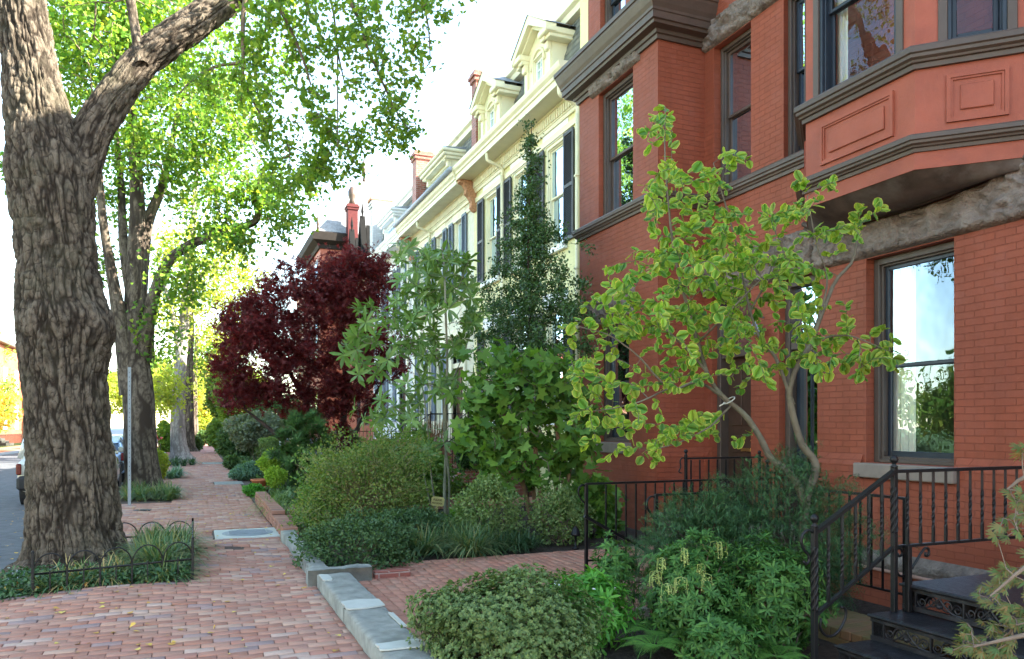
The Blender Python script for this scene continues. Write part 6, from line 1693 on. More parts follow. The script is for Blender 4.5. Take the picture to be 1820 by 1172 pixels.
# ================================================================ big lobed-leaf shrub and pale shrub by the bay
def shrub(name, label, c, r, n, tpl, size, mat, whorl=0, seed=1, rough=.35, stemmat=None, nst=14, cat='shrub', up=.5, down=.1, group=None, fr=2.2, lo=.55, el=.5, stemr=.008):
    c = np.array(c, float); t = thing(name, label, cat, tuple(c * [1, 1, 0]), group)
    P, U = lump(c, r, n, seed, rough, fr, lo); P[:, 2] = np.maximum(P[:, 2], .03)
    if whorl: whorls('foliage', P, U, tpl, size, mat, t, whorl, el)
    else: leaves('foliage', tpl, P, size, mat, t, up=up, down=down, N=rdir(len(P)) * .9 + U * .6 + [0, 0, up], D=rdir(len(P)) + U * .9 - [0, 0, down])
    tips = P[rng.integers(0, len(P), nst)] * 1.0; tips = c * [1, 1, .3] + (tips - c * [1, 1, .3]) * rng.uniform(.8, 1.12, (len(tips), 1)); stems('stems', c * [1, 1, 0], tips, stemmat or m_twig, t, stemr, .1)
    return t
# large lobed leaves on tall stems
t = thing('lobed_shrub', 'tall shrub with very large lobed leaves in front of the narrow evergreen', 'shrub', (4.75, 10.7, 0))
A = []
for (px, py, w, h, n, dd) in [(880, 660, 100, 80, 44, 0), (960, 690, 150, 110, 80, 0), (1010, 740, 110, 120, 60, 0), (880, 740, 110, 130, 60, 0), (940, 780, 120, 90, 44, .1), (1030, 800, 70, 70, 20, 0), (860, 800, 50, 60, 14, 0), (990, 640, 60, 60, 16, .1), (1000, 830, 60, 50, 10, 0), (840, 690, 40, 60, 8, 0), (930, 640, 60, 40, 14, .1), (900, 830, 90, 70, 26, -.15), (850, 760, 60, 100, 24, -.1), (960, 840, 80, 60, 20, -.15), (1035, 760, 60, 60, 20, -.1)]:
    for q in range(n): A.append(atD(px + rng.uniform(-.5, .5) * w, py + rng.uniform(-.5, .5) * h, 11.6 + dd + rng.normal() * .3))
A = np.array(A)
lm = []
for (x0, x1, yt) in [(965, 940, 680), (985, 1000, 700), (1003, 1030, 730), (945, 885, 700), (1010, 975, 650), (955, 920, 720)]:
    lm.append((resample([atD(x0, 930, 11.7), atD((x0 * 2 + x1) / 3, 840, 11.7), atD(x1, yt, 11.6)], 12), np.linspace(.045, .014, 12)))
tubes_mesh('stems', lm, plain('peeling brown stems', (.20, .12, .07), .85, .3, 10, .5, 30), t, 8)
ch = grow(lm, A, .25, 0, .005); tubes_mesh('branches', ch, m_twig, t, 4)
P = cluster(A, ch, 5.4, .10); nv = unit(rdir(len(P)) * .9 + np.array([-.2, -.5, .75])); dv = rdir(len(P)) * .9 + np.array([-.3, -.4, -.55])
leaves('foliage', T_LOBED, P, .175, L_oakleaf, t, D=dv, N=nv)
shrub('pale_shrub', 'rounded shrub with small pale round leaves at the corner of the patio bed', (3.65, 9.8, .38), (.50, .45, .50), 4800, T_LEAF, .045, L_light, seed=3, stemmat=m_twig, nst=26)
shrub('pale_shrub', 'lower pale leaved shrub touching the bay wall behind the patio railing', (4.65, 9.6, .30), (.45, .38, .42), 3200, T_LEAF, .045, L_light, seed=4, nst=20)
shrub('evergreen_bush', 'dark bushy plant behind the hose at the foot of the bay', (5.35, 10.1, .35), (.5, .35, .45), 700, T_LOBED, .12, L_oakleaf, seed=5, nst=10)
# broad basal leaves next to the sign
t = thing('leafy_plant', 'bright broad leaved clump right of the yellow garden sign', 'plant', tuple(onG(825, 930)))
c = onG(825, 935); P = c + rng.normal(size=(26, 3)) * [.13, .1, .0] + [0, 0, .02]; whorls('leaves', P, np.tile([0, 0, 1.], (26, 1)), T_LEAF, .28, L_basal, t, 3, .9)
# ================================================================ lilyturf
def turf_patch(name, label, px, py, w, h, n, L, mat, nb=40, kind=None, w_=.012, spread=.6):
    c = onG(px, py); d = c[0] * SA + c[1] * CA; P = []
    for k in range(n):
        u = rng.uniform(-1, 1); q = rng.uniform(-1, 1)
        P.append(onG(px + u * w / 2, py + q * h / 2))
    t = thing(name, label, 'plant', tuple(c)); blades('blades', P, mat, t, nb, L, w_, spread); return t
turf_patch('lilyturf_clump', 'broad lilyturf clump edging the patio in front of the slender tree', 795, 968, 170, 44, 46, .44, L_lirio, 80, w_=.016, spread=.85)
turf_patch('lilyturf_clump', 'small dark lilyturf clump at the patio edge under the pale shrub', 918, 972, 70, 16, 12, .30, L_liriod, 60, w_=.014, spread=.8)
turf_patch('lilyturf_clump', 'lilyturf patch at the foot of the second street tree', 268, 884, 84, 14, 30, .40, L_lirio, 60, w_=.02, spread=.8)
turf_patch('lilyturf_clump', 'small blue green grass clump beyond the second street tree', 298, 850, 44, 6, 8, .42, L_blue, 60, w_=.03, spread=.8)
turf_patch('lilyturf_clump', 'grassy clump round the pale leaning street tree', 315, 828, 70, 6, 10, .40, L_liriod, 60, w_=.04, spread=.8)
turf_patch('lilyturf_clump', 'feathery arching grass spilling over the bed wall by the small pine', 490, 905, 50, 30, 10, .5, L_light, 50, w_=.012, spread=.95)
t = thing('tree_box_lilyturf', 'green lilyturf with a few straw coloured blades inside the hooped fence round the big tree', 'plant', (-.5, 9.3, 0))
def inbox(n, x0, x1, y0, y1):
    return np.stack([rng.uniform(x0, x1, n), rng.uniform(y0, y1, n), np.full(n, .02)], 1)
P = inbox(34, -.55, -.12, 8.75, 10.7); P[:, 2] = heave(P[:, 0], P[:, 1]); blades('blades', P, L_lirio, t, 70, .40, .015, .9)
P = inbox(16, -1.3, -.1, 8.42, 8.9); blades('blades', P, L_lirio, t, 50, .32, .013, .95)
P = inbox(5, -1.3, -.3, 8.5, 8.9); blades('straw_blades', P, leafmat('straw blades', [(.34, .24, .10), (.42, .33, .15), (.25, .17, .07)], .2), t, 40, .36, .013, .95)
P = inbox(10, -.7, -.2, 10.5, 10.9); blades('blades', P, L_lirio, t, 60, .38, .014, .8)
t = thing('ivy_cover', 'dark ivy and periwinkle covering the ground inside the hooped fence', 'plant', (-.9, 8.6, 0))
P = inbox(5200, -1.75, -.08, 8.3, 9.1); P[:, 2] += rng.uniform(0, .16, len(P)); P2 = inbox(1100, -2.0, -1.35, 8.1, 9.0); P2[:, 2] += rng.uniform(-.05, .06, len(P2)); P = np.concatenate([P, P2])
leaves('foliage', T_LEAF, P, .045, L_ivy, t, up=1.4)
P = inbox(260, -1.7, -.1, 8.3, 8.9); P[:, 2] += .05; leaves('dry_leaves', T_FAN, P, .04, m_dryleaf, t, up=1.5)

# ================================================================ mound shrub, azaleas
shrub('mound_shrub', 'broad twiggy mound shrub with fine leaves beside the sidewalk', tuple(onG(655, 955) * [1, 1, 0] + [0.05, .35, .45]), (1.08, 1.0, .90), 19000, T_DIAM, .042, L_mound, seed=6, rough=.5, nst=420, stemmat=plain('straw twigs', (.26, .21, .12), .8, .3, 9), lo=.35, stemr=.006, fr=3.2)
shrub('mound_shrub', 'fresh green feathery shrub merging into the left of the twiggy mound', tuple(onG(590, 955) * [1, 1, 0] + [.05, .55, .38]), (.50, .6, .40), 4500, T_DIAM, .05, L_arch, seed=7, rough=.55, nst=120)
shrub('arching_shrub', 'arching leafy shrub behind the mound under the purple maple', (3.5, 15.2, .55), (1.45, 1.1, .70), 8500, T_LEAF, .085, L_arch, seed=8, rough=.35, nst=40)
shrub('dark_azalea', 'low dark green azalea spilling over the stone edging at the patio corner', (1.75, 8.95, .18), (.72, .75, .36), 8500, T_LEAF, .042, L_dkazalea, seed=9, nst=20)
shrub('dark_azalea', 'low dark green azalea behind the lilyturf clump left of the sign', (2.55, 9.95, .16), (.55, .5, .36), 4600, T_LEAF, .042, L_dkazalea, seed=10, nst=20)
t = shrub('near_azalea', 'dense small leaved azalea mound in front at the end of the concrete kerb', (1.95, 4.80, .14), (.60, .62, .46), 7000, T_LEAF, .025, L_azalea, whorl=6, seed=11, rough=.3, nst=70, fr=3.0, lo=.45, el=.55, stemr=.005)
shrub('near_azalea', 'wispy small branch of azalea leaning left over the patio bricks', (1.50, 4.95, .36), (.20, .22, .18), 620, T_LEAF, .024, L_azalea, whorl=6, seed=12, rough=.5, nst=26, stemr=.004)
# white flowered annual
c = (2.62, 5.05, .22)
t = shrub('flowering_plant', 'fresh green annual dotted with small white flowers beside the azalea mound', c, (.30, .30, .28), 750, T_LONG, .085, L_bright, whorl=4, seed=13, nst=24, el=.35)
P, U = lump(c, (.32, .32, .32), 26, 14, .2, lo=.95); k_ = P[:, 2] > .2; P, U = P[k_], U[k_]; whorls('flowers', P, U * .3 - np.array([.2, .6, -.6]), T_LEAF, .022, m_white_flower, t, 5, .05)
# low green clump at the front of the kerb end
turf_patch('leafy_plant', 'strappy green plant at the near end of the concrete kerb', 745, 1165, 60, 14, 6, .16, L_bright, 34, w_=.014, spread=.9)
t = thing('garden_light', 'small black garden spotlight half hidden in the azalea mound', 'lamp', (1.6, 4.3, 0)); c = np.array([1.66, 4.36, .10])
b = MB(); b.tube([c, c + [-.03, -.08, .05]], [.04, .045], 14); b.box(c[0] - .01, c[0] + .01, c[1] - .01, c[1] + .01, 0, .1); b.build('housing', m_black, t); b = MB(); b.tube([c + [-.031, -.081, .05], c + [-.033, -.086, .053]], [.03, .03], 14); b.build('lens', m_lamp, t)

# ================================================================ yew, pieris, ferns in the front bed
def yew(label, c, r, n, s):
    c = np.array(c, float); t = thing('yew_shrub', label, 'shrub', tuple(c * [1, 1, 0])); P, U = lump(c, r, n, s, .5, 2.8, .45)
    # feathery sprays: short twigs clothed with needles
    D = unit(U * .9 + rdir(n) * .6 + [0, 0, .35]); L = rng.uniform(.07, .16, n); k = 16
    tt_ = np.tile(np.linspace(.05, 1, k), n)[:, None]; Pn = np.repeat(P, k, 0) + np.repeat(D * L[:, None], k, 0) * tt_ - np.array([0, 0, .05]) * tt_ ** 2
    sd = unit(np.cross(np.repeat(D, k, 0), np.repeat(rdir(n), k, 0))) * np.tile([1, -1], n * k // 2)[:, None]
    Dn = sd + np.repeat(D, k, 0) * .55; V, fs, e = scatter(T_STRAP, Pn, Dn, rdir(n * k) * .4 + [0, 0, 1], .034 * rng.uniform(.7, 1.2, n * k))
    np_mesh('foliage', V, fs, L_yew, t)
    stems('stems', c * [1, 1, 0], P[rng.integers(0, n, 60)], m_twigdark, t, .010, .12); return t
yew('feathery dark yew behind the iron stair railing, around the foot of the witch hazel', (4.65, 5.25, .62), (.80, .58, .66), 5200, 21)
yew('feathery dark yew in the middle of the bed beside the patio railing', (3.95, 5.45, .42), (.52, .42, .60), 3400, 22)
shrub('pieris_shrub', 'glossy pieris with drooping pale flower racemes in the front bed', (3.36, 4.72, .34), (.40, .34, .46), 820, T_LONG, .052, L_pieris, whorl=9, seed=23, rough=.3, nst=30, lo=.35, el=.25)
P, U = lump((3.30, 4.66, .36), (.36, .32, .46), 44, 24, .2, lo=.9); P = P[(P[:, 2] > .38)][:14]
t = bpy.data.objects['pieris_shrub']
V = []; b = MB()
for p in P:
    for q in range(6):
        a = rng.uniform(0, 2 * PI); l = rng.uniform(.06, .13); e = p + [.05 * math.cos(a), .05 * math.sin(a), -l]; b.tube([p, p + [.04 * math.cos(a), .04 * math.sin(a), -.01], e], .002, 3, cap=False)
        for z in np.linspace(.2, 1, 9): V.append(p + (e - p) * z + rng.normal(size=3) * .004)
b.build('raceme_stalks', L_raceme, t); V = np.array(V); leaves('racemes', T_DIAM, V, .014, L_raceme, t, down=.5)
shrub('pieris_shrub', 'glossy pieris behind the lower post of the iron stair railing', (3.85, 4.45, .32), (.38, .36, .46), 620, T_LONG, .060, L_pieris, whorl=9, seed=25, rough=.3, nst=24, lo=.35, el=.25)
shrub('pieris_shrub', 'low glossy pieris at the bottom edge beside the ferns', (3.25, 4.22, .12), (.34, .26, .22), 330, T_LONG, .058, L_pieris, whorl=9, seed=26, rough=.3, nst=16, lo=.35, el=.25)
shrub('pieris_shrub', 'small glossy seedling pieris beside the area steps', (3.15, 5.5, .40), (.20, .20, .32), 200, T_LONG, .058, L_pieris, whorl=8, seed=27, rough=.3, nst=12, lo=.35, el=.3)
def fern(label, c, L, n, s):
    c = np.array(c, float); t = thing('fern', label, 'fern', tuple(c)); Ps, Ds, Ns, Ss = [], [], [], []; b = MB(); r_ = np.random.default_rng(s)
    for k in range(n):
        a = 2 * PI * k / n + r_.normal() * .2; h = np.array([math.cos(a), math.sin(a), 0]); l = L * r_.uniform(.75, 1.1); m_ = 30
        q = np.linspace(0, 1, m_)[:, None]; p = c + h * l * q * .95 + np.array([0, 0, 1.]) * l * (.75 * q - .72 * q ** 2); b.tube(p, np.linspace(.003, .0012, m_), 4, cap=False)
        sd = np.array([-h[1], h[0], 0]); tg = unit(np.gradient(p, axis=0))
        for s_ in (-1, 1):
            for i in range(4, m_):
                w = .30 * l * math.sin(PI * (.12 + .88 * (i / m_))) * (1 - .35 * i / m_) ; w = l * .24 * (math.sin(PI * min(1, .18 + i / m_ * .9)) ** .8)
                Ps.append(p[i]); Ds.append(sd * s_ + tg[i] * .45 - [0, 0, .1]); Ns.append([0, 0, 1.]); Ss.append(max(.01, w))
    V, fs, e = scatter(T_STRAP, np.array(Ps), np.array(Ds), np.array(Ns), np.array(Ss)); b.build('stalks', L_fern, t); np_mesh('fronds', V, fs, L_fern, t)
fern('spreading green fern at the bottom of the bed between azalea and pieris', (2.85, 4.45, .10), .34, 9, 31)
fern('bright fern beside the foot of the iron stair railing', (3.55, 4.05, .06), .30, 9, 32)
fern('small fern under the azalea mound at the bottom edge', (2.35, 4.35, .03), .26, 8, 33)
fern('upright fern in front of the pieris', (3.05, 4.75, .10), .30, 8, 34)

# ================================================================ witch hazel
t = thing('witch_hazel', 'witch hazel with broad green leaves edged yellow in front of the red house', 'tree', (4.75, 5.2, 0))
DH = 6.55
lm = []
for rows, r0, r1 in [([(1425, 985, 0), (1432, 890, 0), (1448, 845, .0), (1447, 818, 0), (1425, 790, 0), (1410, 740, 0), (1403, 700, 0), (1415, 655, 0), (1440, 610, 0), (1460, 560, 0), (1485, 500, .1), (1515, 465, .1), (1525, 420, .1)], .040, .010),
                     ([(1430, 900, 0), (1412, 850, 0), (1370, 815, 0), (1350, 775, 0), (1320, 735, 0), (1285, 705, 0), (1260, 670, 0), (1240, 610, 0), (1220, 540, -.1), (1200, 460, -.1), (1190, 380, -.1), (1182, 280, -.1), (1182, 190, -.1)], .034, .004),
                     ([(1410, 720, 0), (1380, 640, 0), (1350, 600, 0), (1330, 540, .1), (1310, 440, .1), (1285, 350, .1), (1268, 290, .1)], .018, .004),
                     ([(1285, 705, 0), (1240, 680, -.1), (1190, 690, -.2), (1140, 640, -.3), (1090, 600, -.3), (1030, 580, -.3)], .014, .003),
                     ([(1260, 665, 0), (1200, 600, -.1), (1150, 560, -.2), (1100, 520, -.2)], .013, .003), ([(1430, 630, 0), (1470, 600, 0), (1520, 600, -.1), (1580, 625, -.1)], .012, .003),
                     ([(1450, 580, 0), (1470, 500, 0), (1450, 430, 0), (1435, 350, 0)], .010, .003), ([(1300, 720, 0), (1260, 760, -.2), (1200, 790, -.3), (1150, 800, -.3)], .009, .003), ([(1330, 560, .1), (1370, 480, .1), (1380, 400, .1)], .01, .003),
                     ([(1190, 690, -.2), (1120, 720, -.3), (1060, 730, -.3)], .008, .003), ([(1240, 610, 0), (1290, 560, -.2), (1350, 500, -.2), (1400, 470, -.2)], .01, .003)]:
    lm.append((resample([atD(x, y, DH + 1.2 * e_) for x, y, e_ in rows], 34), np.linspace(r0, r1, 34)))
b = MB()
for p, r in lm:
    q = p + (fbm(p * 6, 3, 2)[:, None] - .5) * .02; b.tube(q, r * (1 + .18 * (vnoise(p * 14, 6) - .5)), 12, cap=True)
b.build('trunk', m_hazelbark, t, True)
A = []; 
for (px, py, w, h, n) in [(1182, 215, 34, 40, 7), (1175, 270, 40, 60, 9), (1180, 340, 60, 70, 14), (1275, 300, 30, 60, 6), (1320, 295, 16, 30, 3), (1275, 360, 60, 70, 14), (1210, 420, 110, 90, 32), (1300, 430, 120, 90, 32), (1370, 420, 80, 80, 15), (1425, 350, 30, 50, 4), (1470, 350, 30, 50, 4), (1525, 370, 26, 50, 4), (1570, 375, 40, 16, 2), (1450, 400, 50, 50, 6), (1500, 420, 60, 50, 9),
                          (1150, 490, 120, 80, 27), (1240, 510, 130, 100, 40), (1340, 510, 140, 90, 40), (1420, 500, 90, 80, 14), (1120, 560, 110, 70, 23), (1060, 580, 100, 60, 15), (1190, 590, 130, 80, 28), (1290, 590, 120, 80, 25), (1370, 600, 130, 90, 24), (1440, 640, 80, 70, 11), (1540, 620, 90, 60, 14), (1510, 665, 60, 40, 6), (1585, 640, 30, 30, 3),
                          (1080, 650, 110, 60, 13), (1150, 670, 120, 60, 15), (1250, 660, 100, 60, 15), (1350, 680, 90, 50, 9), (1060, 720, 80, 50, 9), (1130, 740, 80, 50, 9), (1200, 760, 90, 60, 13), (1270, 755, 60, 50, 7), (1060, 790, 40, 50, 3), (1180, 800, 60, 40, 5), (1485, 560, 40, 60, 5), (1130, 800, 50, 30, 2)]:
    for q in range(n): A.append(atD(px + rng.uniform(-.6, .6) * w, py + rng.uniform(-.6, .6) * h, DH + rng.normal() * .42))
A = np.array(A); A = A[A[:, 0] < 7.0]
ch = grow(lm, A, .12, .1, .0022, .1); tubes_mesh('twigs', ch, m_hazelbark, t, 5)
Ps, Ds, Ns, Ss = [], [], [], []
for p, r in ch:
    L = np.linalg.norm(np.diff(p, axis=0), axis=1).sum(); k = int(3 + min(9, L / .055)); 
    for j in range(k):
        f = (1 - .92 * j / k) * (len(p) - 1); i = min(int(f), len(p) - 2); pt = p[i] + (p[i + 1] - p[i]) * (f - i); tg = unit(p[i + 1] - p[i])
        s_ = unit(np.cross(tg, rng.normal(size=3))); dn = unit(tg * .6 + s_ * .9 - np.array([0, 0, .25])); Ps.append(pt); Ds.append(dn); Ns.append(unit(np.array([-.3, -.55, .75]) + rng.normal(size=3) * .5)); Ss.append(.080 * rng.uniform(.5, 1.25) * (1 if j else .8))
V, fs, e = scatter(T_OVATE, np.array(Ps), np.array(Ds), np.array(Ns), np.array(Ss)); np_mesh('foliage', V, fs, L_hazel, t, edge=e)
# tie on the stem
t2 = thing('branch_tie', 'pale grey strap tied round the leaning stem of the witch hazel', 'tie', tuple(lm[1][0][12])); b = MB(); p = atD(1296, 712, DH); a = np.linspace(0, 2 * PI, 16); b.tube(np.stack([p[0] + .045 * np.cos(a), p[1] + .045 * np.sin(a), p[2] + .03 * np.cos(a)], 1), .006, 5); b.tube([p + [-.04, 0, -.02], p + [-.1, 0, -.05]], .006, 5); b.build('strap', m_whitepatch, t2, True)

# ================================================================ laceleaf maple at the right edge
t = thing('laceleaf_maple', 'feathery laceleaf maple with green and orange leaves by the iron steps', 'tree', (3.6, 2.2, 0))
DL = 3.0; root = np.array([3.75, 1.75, 0.0])
lm = [(resample([root, root + [0, 0, .6], atD(1900, 900, DL), atD(1830, 850, DL), atD(1790, 870, DL)], 16), np.linspace(.03, .004, 16)), (resample([root, root + [0, 0, .4], atD(1920, 1010, DL), atD(1840, 1000, DL - .1), atD(1760, 1060, DL - .1)], 16), np.linspace(.025, .004, 16)),
      (resample([root, root + [0, 0, .2], atD(1900, 1120, DL - .1), atD(1820, 1130, DL - .2), atD(1730, 1150, DL - .2)], 16), np.linspace(.025, .004, 16))]
tubes_mesh('trunk', lm, m_twig, t, 7)
Ps, Ds = [], []
for (px, py, w, h, n) in [(1810, 885, 40, 30, 3), (1790, 950, 50, 30, 4), (1805, 930, 40, 40, 2), (1815, 800, 20, 20, 1), (1790, 1020, 60, 40, 5), (1770, 1060, 60, 40, 4), (1800, 1090, 50, 50, 5), (1760, 1120, 90, 30, 6), (1720, 1150, 60, 20, 5), (1790, 1150, 60, 40, 6), (1850, 1000, 60, 240, 14)]:
    for q in range(int(n * 3.2)): Ps.append(atD(px + rng.uniform(-.5, .5) * w, py + rng.uniform(-.5, .5) * h, DL + rng.normal() * .12)); Ds.append([-.6, .1, -.35])
Ps = np.array(Ps); ch = grow(lm, Ps, .1, 0, .0018); tubes_mesh('twigs', ch, m_twig, t, 4)
# each leaf: 7 long lobes, each lobe a rib with short side teeth
P2, D2, N2, S2 = [], [], [], []
for p in Ps:
    ax = unit(np.array([-.62, .12, -.25]) + rng.normal(size=3) * .3); nn = unit(np.array([-.1, -.6, .8]) + rng.normal(size=3) * .3); w = unit(np.cross(nn, ax)); R_ = rng.uniform(.036, .058)
    for k in range(7):
        a = (k - 3) * .42; dr = unit(ax * math.cos(a) + w * math.sin(a) - np.array([0, 0, .12 * abs(k - 3) * .3])); l = R_ * (1 - .09 * abs(k - 3) ** 1.3)
        P2.append(p); D2.append(dr); N2.append(nn); S2.append(l)
        ws = unit(np.cross(nn, dr))
        for j in range(2, 9):
            for s_ in (-1, 1): P2.append(p + dr * l * j / 10); D2.append(dr + ws * s_ * .6); N2.append(nn); S2.append(l * .24 * (1 - abs(j - 5) / 9))
V, fs, e = scatter(TPL([(0, -.06, 0), (0, .06, 0), (.5, .08, .01), (.5, -.08, .01), (1, 0, -.03)], [[(0, 1, 2, 3)], [(3, 2, 4)]]), np.array(P2), np.array(D2), np.array(N2), np.array(S2)); np_mesh('foliage', V, fs, L_lace, t)

# ================================================================ farther front gardens
# small cloud-pruned pine
t = thing('small_pine', 'small dark green pine with tufted pads beside the golden box bushes', 'tree', (2.3, 19, 0)); 
D1 = 18.2; base = atD(537, 868, D1); lm = [(resample([base, atD(530, 830, D1), atD(540, 790, D1), atD(545, 760, D1)], 12), np.linspace(.06, .02, 12))]; tubes_mesh('trunk', lm, m_twig, t, 7)
A, B = [], []
for (px, py, w, h, n) in [(546, 756, 60, 40, 60), (520, 785, 50, 34, 40), (556, 795, 46, 34, 36), (575, 812, 34, 24, 14), (498, 812, 30, 20, 12), (520, 815, 50, 28, 26), (548, 835, 60, 30, 30), (510, 842, 40, 30, 18), (560, 822, 34, 20, 12), (530, 860, 44, 20, 14)]:
    for q in range(n): A.append(atD(px + rng.uniform(-.5, .5) * w, py + rng.uniform(-.5, .5) * h, D1 + rng.normal() * .25))
A = np.array(A); ch = grow(lm, A, .25, 0, .006); tubes_mesh('branches', ch, m_twig, t, 4); E_ = np.array([c[0][-1] for c in ch])
whorls('needles', E_, unit(np.array([c[0][-1] - c[0][-2] for c in ch])), TPL([(0, -.07, 0), (0, .07, 0), (1, 0, 0)], [[(0, 1, 2)]]), .16, L_pine, t, 64, .5, .3, .3, .7)
def far_shrub(label, px, py, w, h, D, n, size, mat, s, name='shrub', tpl=T_DIAM, th=None, up=.5):
    c = atD(px, py, D); rx = w / 2 / F_ * D; rz = h / 2 / F_ * D
    return shrub(name, label, c, (rx, th or rx, rz), n, tpl, size, mat, seed=s, nst=10, rough=.3, up=up)
far_shrub('upper golden green box bush beside the small pine', 490, 822, 60, 40, 19, 5200, .055, L_boxgold, 41, 'box_bush')
far_shrub('lower rounded golden green box bush in front of the small pine', 492, 848, 32, 34, 17.5, 3600, .05, L_boxgold, 42, 'box_bush')
far_shrub('blue green mat of low foliage spilling beside the sidewalk', 450, 838, 72, 30, 23, 7000, .07, L_blue, 43, 'ground_plant')
far_shrub('bright green low plant under the terracotta pots', 452, 872, 34, 18, 17.6, 900, .07, L_bright, 44, 'ground_plant', T_LEAF)
far_shrub('grey green rounded shrub under the left of the purple maple', 455, 765, 90, 60, 31, 9000, .12, L_greyhedge, 45)
far_shrub('dark green hedge shrub leaning over the sidewalk under the maple', 420, 785, 60, 70, 34, 8000, .12, L_hedge, 46)
far_shrub('mixed green shrub at the sidewalk edge, next after the dark hedge shrub', 400, 770, 50, 60, 46, 6000, .16, L_arch, 47)
far_shrub('dark shrub farthest along the sidewalk edge', 390, 775, 40, 60, 60, 5000, .2, L_hedge, 48)
far_shrub('tall green shrub behind the grey green one', 500, 745, 90, 80, 34, 9000, .13, L_hedge, 49)
far_shrub('leafy green shrub rising behind the grey fence post', 430, 720, 90, 90, 42, 9000, .17, L_midgreen, 50)
far_shrub('tall loose shrub mass at the end of the hedge row', 398, 700, 60, 90, 56, 7000, .22, L_arch, 51)
far_shrub('low dark shrub between blue green mat and hedge', 412, 822, 24, 22, 28, 1600, .09, L_hedge, 52)
far_shrub('bright yellow green shrub against the second street tree', 285, 825, 24, 50, 22.5, 2600, .06, L_yellow, 53)
far_shrub('dark green bush round the foot of the fourth street tree', 345, 790, 24, 24, 50, 2200, .16, L_hedge, 54)
far_shrub('green bush behind the grey car at the kerb', 300, 780, 40, 60, 47, 4000, .18, L_midgreen, 55)
far_shrub('pale grassy bush beside the pale leaning street tree', 362, 778, 20, 20, 62, 1500, .2, L_hedge, 56)
far_shrub('white flowered low bush left of the grey fence post', 482, 787, 40, 20, 27, 2200, .06, L_light, 57)
far_shrub('bright yellow bush closing the far end of the sidewalk', 358, 750, 60, 50, 100, 5000, .36, L_yellow, 58)
far_shrub('dark evergreen bush behind the stoop of the yellow house', 835, 800, 50, 90, 17.5, 5200, .07, L_holly, 59)
far_shrub('round dark clipped bush inside the yard fence of the white house', 610, 790, 60, 60, 24, 6000, .08, L_hedge, 60)
far_shrub('green leafy shrub in front of the brick stoop', 745, 830, 90, 60, 15.5, 3600, .09, L_arch, 61)
t = thing('dry_bush', 'dead brown upright twigs by the stoop of the cream house', 'plant', (5.3, 17, 0))
c = atD(772, 790, 18); b = MB()
for q in range(240):
    o = c * [1, 1, 0] + rng.normal(size=3) * [.18, .12, 0] + [0, 0, .3]; b.tube([o, o + [rng.normal() * .08, rng.normal() * .08, rng.uniform(.9, 1.5)]], [.006, .003], 3, cap=False)
b.build('stalks', plain('dead brown stalks', (.22, .12, .06), .9, .3, 8), t)
for (px, py, lab, w) in [(300, 832, 'low dark iron edging round the third tree box', 60)]:
    pass
b = MB(); t = thing('garden_bed_wall', 'low brick and dark metal edging of the far garden bed behind the blue green mat', 'edging', (2.2, 28, 0))
for k, x in enumerate(np.arange(1.5, 4.2, .22)): b.box(x, x + .2, 27.9, 28.05, 0, .28, .01)
b.build('bricks', m_rawbrick, t)
t = thing('yard_rail', 'short black iron rail on the far garden bed under the purple maple', 'railing', (2.6, 29, 0)); b = MB()
for x in np.arange(2.4, 3.3, .13): b.box(x - .012, x + .012, 28.4, 28.42, .2, .95)
b.box(2.35, 3.3, 28.39, 28.43, .93, .97); b.build('bars', m_black, t)
# ================================================================ camera, sun and sky
cam = bpy.data.cameras.new('camera'); co = bpy.data.objects.new('camera', cam); COL.objects.link(co)
co.location = (0, 0, 1.6); co.rotation_euler = (PI / 2, 0, -AZ)
cam.sensor_fit = 'HORIZONTAL'; cam.sensor_width = 36; cam.lens = 36 * F_ / 1820
cam.shift_y = (HZ - 586) / 1820; cam.clip_end = 2000; cam.clip_start = .05
sc.camera = co
SUN_EL, SUNV = math.radians(33), np.array([.87, -.49])
sun = bpy.data.lights.new('sun', 'SUN'); sun.energy = 5.0; sun.angle = math.radians(.55); sun.color = (1., .92, .78)
so = bpy.data.objects.new('sun', sun); COL.objects.link(so)
v = Vector((SUNV[0] * math.cos(SUN_EL), SUNV[1] * math.cos(SUN_EL), math.sin(SUN_EL)))
so.rotation_euler = v.to_track_quat('Z', 'Y').to_euler(); so.location = (20, -10, 30)
w = bpy.data.worlds.new('World'); sc.world = w; w.use_nodes = True
nt = w.node_tree; nt.nodes.clear()
sk = nt.nodes.new('ShaderNodeTexSky'); sk.sky_type = 'NISHITA'; sk.sun_disc = False
sk.sun_elevation = SUN_EL; sk.sun_rotation = math.atan2(SUNV[0], SUNV[1]); sk.dust_density = 0.4; sk.air_density = 1.0; sk.ozone_density = 1.0
bg = nt.nodes.new('ShaderNodeBackground'); bg.inputs['Strength'].default_value = .15
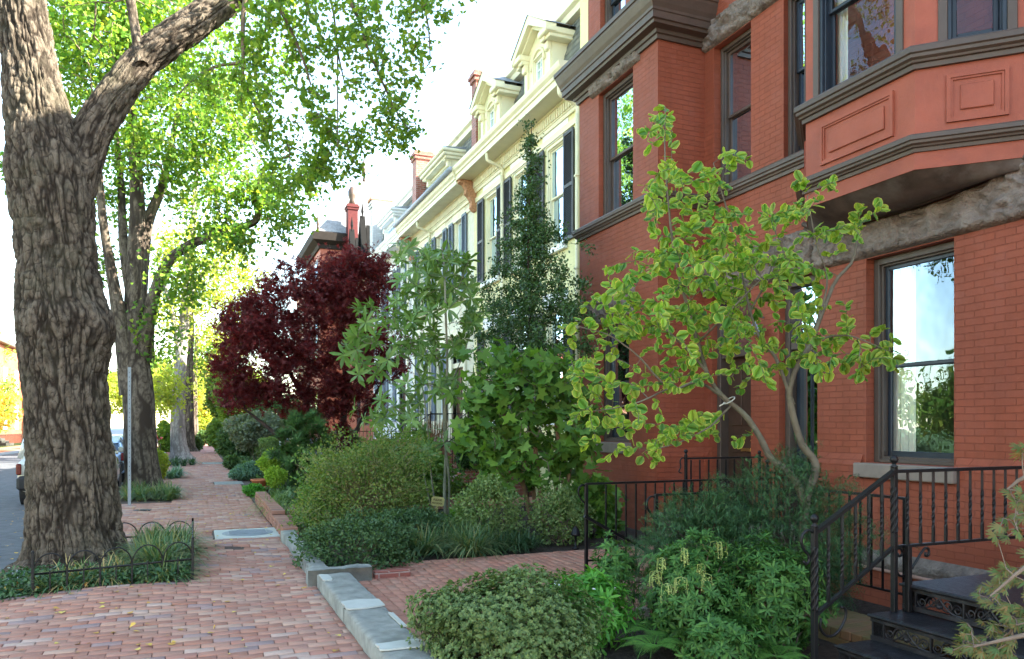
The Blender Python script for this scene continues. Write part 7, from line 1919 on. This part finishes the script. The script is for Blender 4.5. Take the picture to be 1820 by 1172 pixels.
ou = nt.nodes.new('ShaderNodeOutputWorld'); mx = nt.nodes.new('ShaderNodeMix'); mx.data_type = 'RGBA'; mx.blend_type = 'MULTIPLY'; mx.inputs[0].default_value = 1.; nt.links.new(sk.outputs[0], mx.inputs[6]); mx.inputs[7].default_value = (1., .92, .78, 1); nt.links.new(mx.outputs[2], bg.inputs[0]); nt.links.new(bg.outputs[0], ou.inputs[0])
sc.view_settings.view_transform = 'Standard'; sc.view_settings.look = 'None'; sc.view_settings.gamma = 1.0
sc.view_settings.exposure = 3.08
sc.cycles.use_denoising = True
try: sc.cycles.denoiser = 'OPENIMAGEDENOISE'
except Exception: pass
sc.cycles.max_bounces = 8; sc.cycles.diffuse_bounces = 4; sc.cycles.glossy_bounces = 3; sc.cycles.transmission_bounces = 4; sc.cycles.transparent_max_bounces = 8
sc.cycles.sample_clamp_indirect = 8
sc.render.film_transparent = False

GROUPS = {'parked_car': 'cars parked along the street', 'parked_suv': 'cars parked along the street', 'street_tree': 'street trees along the sidewalk', 'opposite_tree': 'trees across the street', 'opposite_house': 'brick houses across the street',
          'pastel_rowhouse': 'pastel painted rowhouses', 'lilyturf_clump': 'lilyturf and grass clumps', 'pieris_shrub': 'pieris shrubs in the front bed', 'fern': 'ferns in the front bed', 'yew_shrub': 'yews in the front bed', 'shrub': 'shrubs along the front gardens',
          'box_bush': 'golden box bushes', 'pale_shrub': 'pale leaved shrubs', 'dark_azalea': 'dark azaleas', 'mound_shrub': 'mound shrubs by the sidewalk', 'utility_cover': 'concrete utility covers in the sidewalk', 'brick_stoop': 'brick stoops of the rowhouses',
          'stoop_railing': 'iron stoop railings', 'landing_railing': 'iron landing railings', 'near_azalea': 'azaleas by the kerb end', 'brick_chimney': 'chimneys of the rowhouses', 'party_chimney': 'chimneys of the rowhouses', 'pale_chimney': 'chimneys of the rowhouses'}
for o in list(sc.objects):
    if o.parent is None and o.get('category'):
        k = o.name.split('.')[0]
        if k in GROUPS and not o.get('group'): o['group'] = GROUPS[k]
